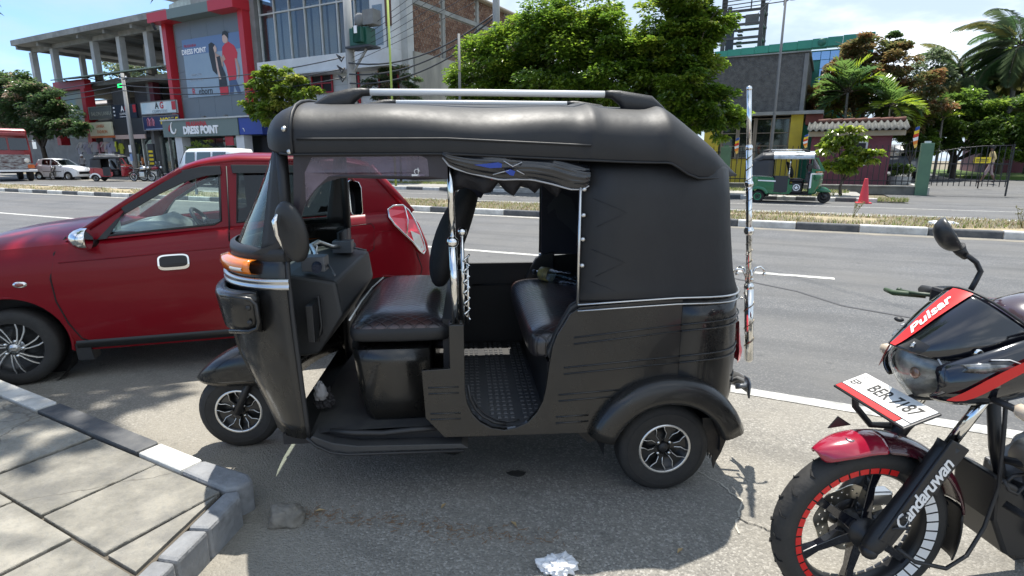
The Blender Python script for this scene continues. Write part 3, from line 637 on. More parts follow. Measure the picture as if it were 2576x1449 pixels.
    for z, x1, w in ((.885, 2.374, .622), (.90, 2.378, .626), (.93, 2.365, .622), (1.0, 2.345, .620), (1.15, 2.32, .618), (1.3, 2.302, .615), (1.41, 2.29, .600), (1.47, 2.2, .55)):
        rings.append([(1.61, -w, z)] + [(1.8, -w, z)] + tail_path(z, 12, x1, w, 2.02) + [(1.8, w, z), (1.61, w, z)])
    b = MB(); b.loft(rings, closed=False); o = b.build('canopy_side', hood, T)
    q = o.modifiers.new('t', 'SOLIDIFY'); q.thickness = .008; q.offset = -1
    # bright strips on the belt line
    for dz, rr_ in ((.897, .007), (.871, .006)):
        P_ = [(1.61, -.627, dz - .022)] + [(1.8, -.627, dz - .012)] + [(p[0] + .003, p[1] * 1.012, dz) for p in tail_path(dz, 12, 2.378, .624, 2.02)] + [(1.61, .627, dz - .022)]
        b = MB(); b.tube(P_, rr_, 5, flat=.6); b.build('belt_strip', trim, T)
    # roof seams
    if main:
        for sg in (-1, 1):
            b = MB(); b.tube([(x, sg * (tab(WW, x) * 1.012 + .002), tab(ZL, x) + .055) for x in [.56 + .06 * i for i in range(19)]] , .0045, 6); b.build('piping', hood, T)
            b = MB(); b.tube([(x, sg * (tab(WW, x) * 1.003 + .002), tab(ZL, x)) for x in xs_[3:-3]], .005, 6); b.build('piping', hood, T)
        b = MB(); b.tube([(.54, p[1] * 1.006, p[2] + .003) for p in rings_at(xs_, ZL, ZC, WW, .54)], .007, 6); b.build('piping', hood, T)
        for x, z in ((.515, 1.555), (.53, 1.475)):
            b = MB(); b.lathe([(0, -.010), (.008, -.008), (.011, 0)], (x, -.632 if z < 1.5 else -.625, z), 'y', 10); b.build('snap_button', M_STEEL, T)
        for z in (1.335, 1.235, 1.14, 1.035):
            b = MB(); b.lathe([(0, -.009), (.007, -.007), (.010, 0)], (1.625, -.622, z), 'y', 10); b.build('snap_button', M_STEEL, T)
        for sg in (-1,):
            b = MB(); b.tube([(1.61, -.624, z) for z in (.88, 1.1, 1.37)], .006, 6); b.build('canopy_edge', M_STEEL, T)
            for z in (1.30, 1.10, .97):                                  # stitched cross bracing seen as faint relief
                b = MB(); b.tube([(1.66, -.6225, z), (1.80, -.6225, z - .055), (1.68, -.6225, z - .11)], .0009, 4); b.build('stitching', hood, T)
    # --- roof rails
    for sg, zoff in ((-1, 0), (1, .042)):
        y = sg * .44; b = MB(); b.tube([(.80, y, 1.705 + zoff), (1.2, y, 1.707 + zoff), (1.735, y, 1.705 + zoff)], .0135, 10); b.build('rail_bar', mat('rail_silver', (.74, .74, .73), .35, coat=.3), T)
        for xa, xb, xc in ((.80, .66, .56), (1.735, 1.92, 2.0)):
            dr = -1 if xb < xa else 1; rg = []
            for x, zt, zb, w in ((xa, 1.719, 1.691, .014), (xa + dr * .03, 1.721, 1.688, .017), (xa + dr * .06, 1.721, 1.665, .02), (xa + dr * .085, 1.718, 1.63, .021), (xb + dr * .01, 1.702, 1.625, .022), (xc - dr * .03, 1.668, 1.625, .02), (xc, 1.640, 1.62, .012)):
                rg.append([(x, y + w * c_, lerp(zb, zt, (s_ + 1) / 2) + zoff) for c_, s_ in [(cos(2 * pi * k / 10), sin(2 * pi * k / 10)) for k in range(10)]])
            b = MB(); b.loft(rg); b.build('rail_foot', M_BLK, T)
    # --- seats
    b = MB(); rg = []
    for z, xa, xb, yy in ((.35, .70, 1.0, .50), (.45, .675, 1.0, .52), (.6, .66, 1.0, .52), (.67, .65, 1.0, .52)):
        rg.append([(xa + .06, -yy, z), (xb, -yy, z), (xb, .5, z), (xa + .06, .5, z), (xa + .01, .3, z), (xa - .02, 0, z), (xa + .005, -.35, z), (xa + .02, -.46, z)])
    b.loft(rg); b.build('seat_base', body if main else I, T)
    def cushion(rows, name='seat', m=M_QUILT): b = MB(); b.loft(rows); o = b.build(name, m, T); q = o.modifiers.new('s', 'SUBSURF'); q.levels = 2; q.render_levels = 2; return o
    def pad(x0, x1, y0, y1, z0, z1, crown=.02, tilt=0):
        R_ = []
        for z, g in ((z0, .015), (z0 + .02, 0), ((z0 + z1) / 2, -.004), (z1 - .03, 0), (z1, .03), (z1 + crown, .12)):
            g2 = min(g, (x1 - x0) * .3); R_.append([(x, y, z + tilt * (x - x0) + (.25 * (y - y0) * .0)) for x, y in ((x0 + g2 + .03, y0 + g), ((x0 + x1) / 2, y0 + g), (x1 - g2 - .02, y0 + g), (x1 - g2, y0 + g + .03), (x1 - g2, (y0 + y1) / 2), (x1 - g2, y1 - g - .03), (x1 - g2 - .02, y1 - g), ((x0 + x1) / 2, y1 - g), (x0 + g2 + .03, y1 - g), (x0 + g2, y1 - g - .04), (x0 + g2, (y0 + y1) / 2), (x0 + g2, y0 + g + .04))])
        return R_
    se_ = cushion(pad(.66, 1.10, -.53, .47, .69, .79, .03)); se_.data.materials.append(M_VINYL)
    for pl in se_.data.polygons: pl.material_index = 1 if pl.normal.z < .35 else 0
    if main:
        b = MB(); b.tube([(.668, -.46, .785), (.672, -.2, .80), (.675, .1, .80), (.69, .4, .79)], .004, 6); b.build('seat_piping', mat('white_piping', (.7, .69, .66), .5), T)
    # driver's backrest: a tall padded oval seen from its edge
    rg = []
    for hz, xa, xb, wd_ in ((.825, 1.01, 1.05, .05), (.845, .985, 1.075, .15), (.92, .972, 1.11, .19), (1.0, .982, 1.145, .20), (1.1, 1.01, 1.185, .20), (1.2, 1.06, 1.215, .19), (1.28, 1.115, 1.235, .165), (1.34, 1.165, 1.24, .11), (1.36, 1.19, 1.23, .04)):
        rg.append([((xa + xb) / 2 + (xb - xa) / 2 * cos(2 * pi * k / 14), wd_ * sin(2 * pi * k / 14) + .02, hz) for k in range(14)])
    b = MB(); b.loft(rg); b.build('driver_backrest', mat('seat_cloth', (.017, .017, .018), .8, bump=(90, .4)), T, subd=1)
    cushion(pad(1.42, 1.95, -.56, .56, .61, .745, .02), 'bench_seat')
    b = MB(); b.box(1.50, 2.0, -.56, .56, .34, .61); b.build('bench_base', I, T)
    rgk = pad(1.95, 2.12, -.56, .56, .70, 1.16, .01); b = MB(); b.loft(rgk); b.build('bench_backrest', mat('bench_cloth', (.012, .012, .014), .7), T, subd=1)
    # rounded arm rest of the bench on both sides
    for sg in (-1, 1): b = MB(); b.prism([(1.525, .75), (1.55, .80), (1.585, .86), (1.62, .885), (1.70, .90), (1.70, .6), (1.52, .6), (1.49, .66)], sg * .56, sg * .598); b.build('arm_panel', M_BLK, T, bevel=.01)
    # --- posts between driver and passengers
    for sg in (-1, 1):
        b = MB(); b.tube([(1.118, sg * .585, .79), (1.112, sg * .582, 1.14)], .0165, 10); b.tube([(1.112, sg * .582, 1.14), (1.108, sg * .575, 1.50)], .013, 10); b.build('grab_pole', M_CHROME, T)
        b = MB(); b.sphere((1.112, sg * .586, 1.13), .024, 14, 10); b.build('pole_ball', M_CHROME, T)
        b = MB(); b.box(1.088, 1.146, sg * .565 - .02, sg * .565 + .02, .60, .80); b.build('post_box', body, T, bevel=.006)
    b = MB()
    for y in (-.54, -.48, -.40, -.33): b.tube([(1.17, y, .78), (1.17, y, 1.02)], .006, 6)
    for z in (.80, .88, .97, 1.02): b.tube([(1.17, -.54, z), (1.17, -.33, z)], .006, 6)
    b.build('partition_rack', M_CHROME, T)
    if main:
        b = MB()
        for k in range(6): b.tube([(1.165 + .012 * cos(q * .8), -.55 + .01 * sin(q), .80 + .045 * k + .006 * q) for q in range(9)], .004, 5)
        b.sphere((1.15, -.545, 1.165), .019, 10, 8); b.tube([(1.15, -.545, .78), (1.15, -.545, 1.16)], .008, 6); b.build('scroll_work', M_CHROME, T)
    b = MB(); b.box(1.06, 1.10, -.5, .56, .34, .79); b.build('partition', I, T)
    if main: b = MB(); b.box(.98, 1.64, .575, .598, .33, .835); b.build('far_side_panel', I, T, bevel=.006); b = MB(); b.tube([(1.2, .572, .70), (1.6, .572, .70)], .006, 6); b.build('panel_rib', I, T)
    # --- handlebar, dash box, mirrors
    b = MB(); b.tube([(.50, -.27, 1.0), (.47, -.16, 1.02), (.42, -.04, 1.04), (.42, .1, 1.04), (.46, .2, 1.0), (.50, .32, .985)], .013, 8); b.tube([(.30, 0, .55), (.42, 0, 1.04)], .024, 8); b.build('handlebar', M_STEEL, T)
    for y, z, yy in ((-.27, 1.0, -.37), (.32, .985, .42)):
        b = MB(); b.tube([(.50, y, z), (.515, (y + yy) / 2, z - .004), (.525, yy, z - .01)], [.02, .022, .021], 10); b.build('grip', mat('blue_black_grip', (.012, .02, .045), .5, bump=(150, .6)), T)
        b = MB(); b.box(.45, .55, y - .06, y + .02, z - .03, z + .035); b.tube([(.55, y, z - .01), (.60, yy, z - .04)], .006, 6); b.build('lever_block', mat('lever_grey', (.16, .17, .19), .45, metal=.5), T, bevel=.008)
    b = MB(); b.prism([(.31, .58), (.50, .60), (.62, .78), (.60, .93), (.40, .965), (.30, .96)], -.36, .50); b.build('dash_box', mat('dash_grey', (.035, .036, .038), .55), T, bevel=.02)
    b = MB(); b.box(.50, .53, -.50, -.35, .70, .86); b.tube([(.52, -.42, .68), (.54, -.42, .75), (.53, -.40, .88)], .007, 6); b.build('control_box', M_BLK, T, bevel=.008)
    b = MB(); b.loft([[(.49, y, z) for y in (.30, .45, .575)] for z in (.34, .6, .95, 1.06)], closed=False, caps=False); o = b.build('far_inner_panel', I, T); q = o.modifiers.new('t', 'SOLIDIFY'); q.thickness = .02
    # near mirror, seen on its edge from behind its shell
    for sg in (-1, 1):
        if main and sg > 0: continue
        mo = empty_part('wing_mirror', T, (.525, sg * .675, 1.185), (0, radians(-11), sg * radians(-62)))
        b = MB(); b.loft([[(x, .072 * g * cos(2 * pi * k / 20), .118 * g * sin(2 * pi * k / 20)) for k in range(20)] for x, g in ((-.022, .5), (-.016, .85), (-.006, .98), (.006, 1.0), (.010, .95))]); b.build('shell', mat('mirror_shell', (.022, .022, .022), .5), mo)
        b = MB(); b.loft([[(x, .064 * cos(2 * pi * k / 20), .108 * sin(2 * pi * k / 20)) for k in range(20)] for x in (.0102, .0125)]); b.build('glass', M_MIRROR, mo)
        b = MB(); b.tube([(.47, sg * .57, 1.10), (.48, sg * .63, 1.12), (.50, sg * .665, 1.16)], .007, 6); b.build('mirror_arm', M_BLK, T)
        if sg < 0 and main: b = MB(); b.tube([(.49, -.705, 1.255), (.478, -.707, 1.23), (.482, -.707, 1.18), (.50, -.70, 1.12)], [.005, .011, .008, .002], 8); b.build('chrome_fin', M_CHROME, T)
    if main:
        mo = empty_part('wing_mirror', T, (.51, .66, 1.225), (0, radians(-3), radians(-57)))
        b = MB(); R_ = [(-.038, -.085), (-.03, -.10), (.03, -.105), (.04, -.09), (.042, .06), (.03, .09), (-.02, .105), (-.042, .09)]
        b.prism(R_, -.012, .012, f=lambda a, c, d: (d, a, c)); b.build('shell', M_CHROME, mo, bevel=.006)
        b = MB(); b.prism([(a * .86, c * .93) for a, c in R_], .0125, .015, f=lambda a, c, d: (d, a, c)); b.build('glass', M_MIRROR, mo)
        b = MB(); b.tube([(.48, .57, 1.36), (.495, .62, 1.35), (.51, .66, 1.32)], .008, 6); b.build('mirror_arm', mat('red_paint_arm', (.2, .01, .012), .5), T)
    # far side window frame with rounded lower corner
    b = MB(); b.prism([[(.475, 1.05), (.475, 1.49), (.30, 1.49), (.20, 1.30), (.06, 1.05)], [(.455, 1.16), (.44, 1.135), (.41, 1.125), (.20, 1.11), (.26, 1.27), (.34, 1.44), (.455, 1.46)]], .548, .572); b.build('far_screen_frame', body, T)
    # --- front mudguard
    rg = []
    RID = [(-.205, .372, .008), (-.185, .40, .035), (-.16, .428, .06), (-.12, .465, .085), (-.075, .497, .10), (-.02, .527, .108), (.04, .547, .11), (.10, .555, .11), (.17, .545, .10), (.24, .52, .09)]
    for x, z, w in RID:
        rg.append([(x + .01 * (1 - v) * (1 if x < 0 else 0), w * q, lerp(.362, z, v)) for q, v in ((-1.0, 0), (-1.0, .35), (-.96, .65), (-.8, .86), (-.45, .97), (0, 1), (.45, .97), (.8, .86), (.96, .65), (1.0, .35), (1.0, 0))])
    b = MB(); b.loft(rg, closed=False); o = b.build('front_fender', body, T, subd=1); q = o.modifiers.new('t', 'SOLIDIFY'); q.thickness = .006
    b = MB(); b.tube([(.0, .07, .2), (.1, .075, .42), (.24, .05, .75)], .022, 8); b.tube([(.0, -.07, .2), (.1, -.075, .42)], .018, 8); b.tube([(0, -.08, .2), (0, .08, .2)], .014, 8); b.build('front_fork', M_BLK, T)
    # --- tail: lamp, bumper, mudflap
    for sg in (-1, 1):
        b = MB(); b.loft([[(2.372 + d * .05 * s_, sg * .40 + .07 * cos(k * pi / 6), z) for k, d in [(k, max(0, .3 + sin(k * pi / 6) * -sg * .0 + .7 * abs(sin(k * pi / 6)))) for k in range(12)]] for z, s_ in ((.545, .6), (.56, .9), (.6, 1.05), (.63, .8), (.69, .45), (.74, .2))]); b.build('tail_lamp', M_REDL, T)
        b = MB(); b.tube([(2.40, sg * .44, .42), (2.44, sg * .45, .425), (2.475, sg * .40, .42), (2.485, sg * .3, .40), (2.47, sg * .26, .37)], .013, 6); b.loft([[(2.46, sg * .47, z), (2.487, sg * .40, z), (2.492, sg * .30, z - .01), (2.485, sg * .24, z - .02)] for z in (.44, .41, .37)], closed=False); o = b.build('bumper', mat('bumper_grey', (.22, .225, .23), .4, metal=.4), T); q = o.modifiers.new('t', 'SOLIDIFY'); q.thickness = .008
    fl = [(2.185, .345), (2.325, .335), (2.318, .27), (2.308, .22), (2.29, .16), (2.27, .12), (2.262, .085), (2.252, .12), (2.248, .165), (2.24, .135), (2.236, .18), (2.228, .15), (2.222, .19), (2.214, .165), (2.205, .21), (2.192, .20), (2.19, .27)]
    for sg in (-1, 1):
        b = MB(); b.prism(fl, sg * .59, sg * .598, f=lambda a, c, d: (a, d - sg * .05 * (.34 - c) + sg * .25 * (a - 2.19) * -.5, c)); b.build('mudflap', mat('torn_rubber', (.02, .018, .015), .8, noise_=(15, .6), col2=(.05, .038, .028)), T)
    if hub:                                                          # white badge on the engine cover of the far one
        pass
    return T
def rings_at(xs_, ZL, ZC, WW, x):
    zl, zc, W = tab(ZL, x), tab(ZC, x), tab(WW, x); h = zc - zl
    half = [(x, -W * u, zl + h * v) for u, v in ((1.0, 0), (1.005, .06), (1.012, .20), (1.008, .36), (.985, .52), (.94, .66), (.86, .79), (.74, .88), (.56, .945), (.3, .985), (0, 1))]
    return half + [(p[0], -p[1], p[2]) for p in reversed(half[:-1])]

M_TUKBODY = mat('tuk_black_paint', (.0045, .005, .006), .16, coat=.28, noise_=(1.7, .85), col2=(.020, .018, .015), rvar=.35, bump=(5, .06, .01))
TUK = three_wheeler('large black three-wheeler with roof rails parked in the middle foreground', None, (-1.39, 2.72, 0), radians(4.6), M_TUKBODY, M_VINYL, main=True)
# rain flaps hanging under the roof on the near side
M_TINT = glass('tinted_plastic', (.34, .25, .33), .92, rough=.16)
t_ = M_TINT.node_tree; df_ = t_.nodes.new('ShaderNodeBsdfDiffuse'); df_.inputs[0].default_value = (.34, .28, .34, 1); mz_ = t_.nodes.new('ShaderNodeMixShader'); tn_ = t_.nodes.new('ShaderNodeTexCoord'); tx_ = t_.nodes.new('ShaderNodeTexNoise'); tx_.inputs['Scale'].default_value = 7; tx_.inputs['Detail'].default_value = 5  # pale patchy diffuse painted into the plastic for its reflected sheen and haze
mr_ = t_.nodes.new('ShaderNodeMapRange'); mr_.inputs['From Min'].default_value = .35; mr_.inputs['From Max'].default_value = .7; mr_.inputs['To Min'].default_value = .10; mr_.inputs['To Max'].default_value = .42; o_ = [n for n in t_.nodes if n.type == 'OUTPUT_MATERIAL'][0]; src_ = o_.inputs[0].links[0].from_socket
t_.links.new(tn_.outputs['Object'], tx_.inputs['Vector']); t_.links.new(tx_.outputs['Fac'], mr_.inputs['Value']); t_.links.new(mr_.outputs[0], mz_.inputs[0]); t_.links.new(src_, mz_.inputs[1]); t_.links.new(df_.outputs[0], mz_.inputs[2]); t_.links.new(mz_.outputs[0], o_.inputs[0])
fl = [(.535, 1.475), (1.10, 1.478), (1.10, 1.375), (.98, 1.372), (.80, 1.378), (.70, 1.38), (.645, 1.365), (.60, 1.335), (.565, 1.29), (.545, 1.23), (.535, 1.17), (.515, 1.16)]
b = MB(); NB = 14
win = [(.60, 1.455), (1.00, 1.462), (1.025, 1.45), (1.03, 1.40), (1.03, 1.385), (.80, 1.39), (.70, 1.392), (.655, 1.385), (.615, 1.35), (.585, 1.31), (.565, 1.27), (.57, 1.40)]
wave = lambda a, c, d: (a, d + .010 * sin(a * 11) * (1.49 - c) * 6, c)
b.prism([fl, win], -.606, -.603, f=wave); b.build('rain_flap', mat('flap_border', (.020, .014, .019), .35), TUK)
b = MB(); b.prism(win, -.605, -.604, f=wave); b.build('flap_window', M_TINT, TUK)
b = MB(); b.box(.965, 1.015, -.609, -.6082, 1.388, 1.393)
for k in range(10): b.box(.966 + .005 * k, .969 + .005 * k, -.6095, -.6088, 1.3835, 1.388)
b.tube([(.985 + .010 * cos(q), -.609, 1.403 + .009 * sin(q)) for q in [i * .7 for i in range(7)]], .0016, 5); b.tube([(.99, -.609, 1.396), (.99, -.609, 1.417)], .0018, 5); b.build('maker_print', mat('white_print', (.75, .75, .75), .5), TUK)
# rolled passenger curtain with ribs
M_SHINY = mat('shiny_vinyl', (.014, .015, .018), .22, coat=.5); M_BLUEP = mat('blue_print', (.01, .045, .30), .3)
top = lambda x: tab([(1.08, 1.478), (1.3, 1.473), (1.5, 1.455), (1.64, 1.425)], x)
bot = lambda x: tab([(1.085, 1.455), (1.11, 1.42), (1.18, 1.398), (1.25, 1.383), (1.30, 1.372), (1.36, 1.374), (1.42, 1.373), (1.50, 1.355), (1.57, 1.335), (1.62, 1.335), (1.645, 1.35)], x)
rg = []
for i in range(25):
    x = 1.083 + .56 * i / 24; t, u = top(x), bot(x); ring = []
    for k in range(19):
        q = k / 18; bulge = .022 * sin(pi * min(1, q * 1.05)) + .006 * abs(sin(q * pi * 5 + .8 * sin(x * 14))) + .004 * sin(x * 30 + q * 4)
        ring.append((x, -.618 - bulge, lerp(t, u, q)))
    ring += [(x, -.604, lerp(t, u, q)) for q in (.98, .5, .02)]; rg.append(ring)
b = MB(); b.loft(rg); b.build('rolled_curtain', M_SHINY, TUK)
b = MB(); b.tube([(1.083 + .56 * i / 24, -.622, bot(1.083 + .56 * i / 24)) for i in range(25)], .0035, 5); b.build('curtain_piping', mat('grey_piping', (.45, .45, .46), .4), TUK)
b = MB(); b.prism([(1.20, 1.428), (1.29, 1.437), (1.305, 1.432), (1.303, 1.418), (1.26, 1.416)], -.651, -.643); b.prism([(1.315, 1.405), (1.335, 1.412), (1.355, 1.404), (1.348, 1.388), (1.335, 1.39)], -.651, -.643); b.build('blue_accent', M_BLUEP, TUK)
b = MB(); b.tube([(1.31, -.649, 1.443), (1.345, -.650, 1.422), (1.38, -.649, 1.438)], .002, 4); b.tube([(1.27, -.648, 1.392), (1.33, -.650, 1.408)], .0018, 4); b.tube([(1.36, -.650, 1.408), (1.39, -.648, 1.392)], .0018, 4); b.build('line_accent', mat('silver_print', (.6, .6, .62), .3, metal=.5), TUK)
# bunched dark cloth tied up behind it
rg = []
for i in range(16):
    x = 1.12 + .44 * i / 15; rr_ = .042 + .018 * sin(i * 1.9) + .012 * sin(i * 4.1); zc = 1.375 + .012 * sin(i * 1.3)
    rg.append([(x, -.54 + rr_ * .7 * cos(2 * pi * k / 12), zc - .01 * sin(3 * k + i) + rr_ * sin(2 * pi * k / 12)) for k in range(12)])
b = MB(); b.loft(rg); b.build('bunched_curtain', mat('dark_cloth', (.012, .012, .016), .7, bump=(30, .5)), TUK)
rg = []
for i in range(9):
    q = i / 8; rr_ = .03 + .045 * sin(pi * q) ** .7; rg.append([(1.19 + .03 * q + rr_ * .8 * cos(2 * pi * k / 12), -.1 + .35 * q * .2 + rr_ * 1.4 * sin(2 * pi * k / 12), 1.46 - .19 * q + .006 * sin(5 * k)) for k in range(12)])
b = MB(); b.loft(rg); b.build('hanging_bundle', mat('navy_cloth', (.01, .013, .03), .75), TUK)
b = MB(); b.box(1.255, 1.272, -.575, -.569, 1.37, 1.40); b.build('red_strap', mat('red_strap', (.35, .02, .04), .6), TUK)
# far passenger curtain with a faint printed horse
b = MB(); b.box(1.62, 2.0, .585, .60, .88, 1.45); b.build('far_curtain', mat('far_curtain', (.010, .014, .030), .6), TUK)
b = MB(); b.prism([(1.66, 1.13), (1.655, 1.17), (1.68, 1.20), (1.70, 1.23), (1.69, 1.27), (1.705, 1.24), (1.74, 1.25), (1.80, 1.22), (1.84, 1.12), (1.85, .98), (1.78, 1.05), (1.72, 1.10), (1.70, 1.16)], .582, .585); b.build('faint_horse_print', mat('faint_print', (.028, .035, .05), .6), TUK)
# chrome flag mast at the rear
def spiral(b, x, y, z0, z1, r, turns, w=.0035):
    n = int(turns * 10); b.tube([(x + (r + .001) * cos(2 * pi * turns * i / n), y + (r + .001) * sin(2 * pi * turns * i / n), lerp(z0, z1, i / n)) for i in range(n + 1)], w, 4)
mx_, my_ = 2.575, -.30
ma = empty_part('flag_mast', TUK, (mx_, my_, 0), (0, radians(-5.4), 0))
b = MB(); b.tube([(0, 0, .50), (0, 0, .86)], .021, 14); b.tube([(0, 0, .86), (0, 0, 1.50)], .0135, 12); b.tube([(0, 0, 1.5), (0, 0, 1.755)], .0105, 10); b.build('mast_tube', M_CHROME, ma)
b = MB(); spiral(b, 0, 0, .53, .84, .021, 3.5, .003); spiral(b, 0, 0, .95, 1.48, .0135, 11, .0013); b.build('spiral_band', mat('brass_dark', (.30, .25, .19), .35, metal=1), ma)
for z, r in ((.505, .020), (.865, .0235), (1.13, .0235), (1.345, .0195), (1.505, .0165), (1.757, .0125)): b = MB(); b.sphere((0, 0, z), r, 16, 12); b.build('mast_ball', M_CHROME, ma)
for k, a in enumerate((0, 1.9, 3.0, 4.4)):
    b = MB(); b.tube([(.012 * cos(a), .012 * sin(a), .885), (.014 * cos(a), .014 * sin(a), .92), (.03 * cos(a), .03 * sin(a), .95), (.055 * cos(a), .055 * sin(a), .955), (.072 * cos(a), .072 * sin(a), .94), (.075 * cos(a), .075 * sin(a), .925)], .0055, 6); b.sphere((.075 * cos(a), .075 * sin(a), .917), .009, 8, 6); b.build('hook', M_CHROME, ma)
for z, r in ((.80, .006), (.585, .009)): b = MB(); b.tube([(2.36, -.27, z), (2.47, -.295, z + .005)], r, 6); b.build('mast_bracket', M_CHROME, TUK)
# ------------------------------------------------------------------ small hatchback cars
M_GLASSC = glass('car_glass', (.70, .84, .80), .4)
M_GLASSD = glass('car_glass_dark', (.12, .15, .16), .85)
M_TRIM = mat('trim_black', (.010, .0105, .011), .35)
CW = [(-.63, .70), (-.60, .78), (-.5, .88), (-.35, .945), (-.1, .98), (.3, .995), (.8, 1), (1.6, 1), (2.2, .985), (2.5, .945), (2.64, .89), (2.72, .82), (2.755, .74)]
CZ = [(-.63, .60), (-.60, .68), (-.52, .78), (-.42, .845), (-.25, .895), (0, .925), (.25, .945), (.42, .955), (.60, .945), (1.25, 1.005), (2.0, 1.05), (2.45, 1.075), (2.58, 1.05), (2.66, .96), (2.72, .82), (2.755, .66)]
def car_half(x, v):
    """half width of the body side at x and height fraction v (0 sill .. 1 shoulder)"""
    k = tab([(0, .945), (.08, .975), (.25, .995), (.5, 1.0), (.72, .995), (.86, .975), (.95, .935), (1, .86)], v); return .745 * tab(CW, x) * k
def hatchback(label, loc, rz, paint, group=None, main=False):
    T = thing('hatchback_car', label, 'car', loc, rz, group)
    rings = []
    for x in [-.63, -.61, -.57, -.5, -.42, -.33, -.2, -.05, .1, .25, .36, .44, .52, .6, .75, 1.0, 1.25, 1.5, 1.75, 2.0, 2.2, 2.35, 2.45, 2.52, 2.58, 2.62, 2.66, 2.69, 2.72, 2.74, 2.755]:
        zt = tab(CZ, x); zb = .20 + .06 * max(0, (-.3 - x) / .33) + .08 * max(0, (x - 2.5) / .25); crown = tab([(-.63, .0), (-.4, .03), (0, .07), (.36, .075), (.5, .03), (.7, .0), (2.4, 0), (2.75, 0)], x)
        half = [(x, -car_half(x, v), lerp(zb, zt, v)) for v in (0, .08, .2, .35, .5, .62, .72, .8, .86, .91, .95, .98)] + [(x, -car_half(x, 1) * .98, zt), (x, -car_half(x, 1) * .85, zt + crown * .45), (x, -car_half(x, 1) * .5, zt + crown * .88), (x, 0, zt + crown)]
        rings.append([(x, -.3, zb - .02)] + half + [(p[0], -p[1], p[2]) for p in reversed(half[:-1])] + [(x, .3, zb - .02)])
    b = MB(); b.loft(rings); o = b.build('body', paint, T)
    c = MB()
    for x in (0, 2.36):
        for sg in (-1, 1): c.lathe([(0, sg * .50), (.325, sg * .50), (.325, sg * .95), (0, sg * .95)], (x, 0, .262), 'y', 36, smooth=False)
    c.box(.50, 2.42, -.60, .60, .42, 1.6)
    co = c.build('cutter', paint, T); cut(o, co)
    o.data.set_sharp_from_angle(angle=radians(32))
    I = M_DARKINT
    for x in (0, 2.36):
        for sg in (-1, 1):
            b = MB(); b.lathe([(.322, sg * .52), (.322, sg * .70)], (x, 0, .262), 'y', 28); b.lathe([(0, sg * .505), (.32, sg * .505)], (x, 0, .262), 'y', 28); b.build('wheel_well', I, T)
            rgn = [[(x + r * cos(a), sg * (car_half(x, .3) + d), .262 + r * sin(a)) for r, d in ((.322, -.06), (.322, .001), (.335, .004), (.338, -.02))] for a in [radians(-8 + 196 * i / 26) for i in range(27)]]
            b = MB(); b.loft(rgn, closed=False, caps=False); b.build('arch_lip', paint if main else I, T)
    # roof and glasshouse
    def gh(a, z, d, sg=-1):                                          # side plane of the cabin
        y = .685 - (z - .93) * .235 - .10 * max(0, (z - 1.30)) ** 1.5 * 2; y *= tab([(.3, .99), (1.2, 1), (2.0, .99), (2.6, .93)], a); return (a, sg * (y + d), z)
    outer = [(.36, .93), (.50, 1.03), (.72, 1.175), (.92, 1.295), (1.06, 1.37), (1.20, 1.415), (1.40, 1.435), (1.9, 1.43), (2.28, 1.40), (2.42, 1.27), (2.56, 1.06), (2.50, 1.03), (1.25, .985), (.5, .93)]
    wf = [(.585, .955), (1.245, 1.01), (1.285, 1.03), (1.295, 1.385), (1.20, 1.375), (1.06, 1.33), (.90, 1.235), (.72, 1.115)]
    wr = [(1.385, 1.02), (1.98, 1.055), (2.03, 1.08), (2.06, 1.22), (2.02, 1.345), (1.93, 1.385), (1.41, 1.39)]
    for sg in (-1, 1):
        b = MB(); b.prism([outer, wf, wr], -.035, 0, f=lambda a, z, d: gh(a, z, d, sg)); o = b.build('side_frame', paint, T, bevel=.006)
        for nm, w in (('front_window', wf), ('rear_window', wr)):
            b = MB(); b.prism(w, -.022, -.018, f=lambda a, z, d: gh(a, z, d, sg)); b.build(nm, M_GLASSC if nm[0] == 'f' else M_GLASSD, T)
            b = MB(); b.tube([gh(a, z, -.004, sg) for a, z in w], .009, 6, closed=True); b.build('window_rubber', M_TRIM, T)
        vis = [(.68, 1.155), (.90, 1.292), (1.06, 1.372), (1.20, 1.402), (1.305, 1.405), (1.31, 1.345), (1.21, 1.335), (1.08, 1.295), (.92, 1.215), (.72, 1.095)]
        b = MB(); b.prism(vis, .004, .016, f=lambda a, z, d: gh(a, z, d, sg)); b.build('rain_visor', M_TRIM, T, bevel=.004)
        b = MB(); b.prism([(1.37, 1.41), (1.95, 1.405), (2.03, 1.37), (2.0, 1.335), (1.93, 1.355), (1.38, 1.352)], .004, .016, f=lambda a, z, d: gh(a, z, d, sg)); b.build('rain_visor', M_TRIM, T, bevel=.004)
    rg = []
    for x in [1.02, 1.08, 1.16, 1.26, 1.4, 1.6, 1.8, 2.0, 2.15, 2.25, 2.31]:
        ze = tab([(1.02, 1.345), (1.08, 1.378), (1.16, 1.403), (1.26, 1.42), (1.4, 1.437), (1.9, 1.432), (2.15, 1.415), (2.31, 1.385)], x); cr = tab([(1.02, .05), (1.26, .062), (1.8, .062), (2.31, .045)], x)
        y0 = gh(x, ze, 0, 1)[1]; rg.append([(x, y0 * u, ze + cr * v) for u, v in ((-1, -.12), (-1.0, .15), (-.96, .45), (-.85, .72), (-.5, .94), (0, 1), (.5, .94), (.85, .72), (.96, .45), (1.0, .15), (1, -.12))])
    b = MB(); b.loft(rg, closed=False); o = b.build('roof', paint, T); q = o.modifiers.new('t', 'SOLIDIFY'); q.thickness = .025
    def screen(x0, z0, y0, x1, z1, y1, bow, name, m):
        b = MB(); b.loft([[(lerp(x0, x1, t) - bow * (1 - (u * u)), u * lerp(y0, y1, t), lerp(z0, z1, t)) for u in [-1 + .25 * i for i in range(9)]] for t in (0, .33, .66, 1)], closed=False, caps=False); return b.build(name, m, T, fix=False)
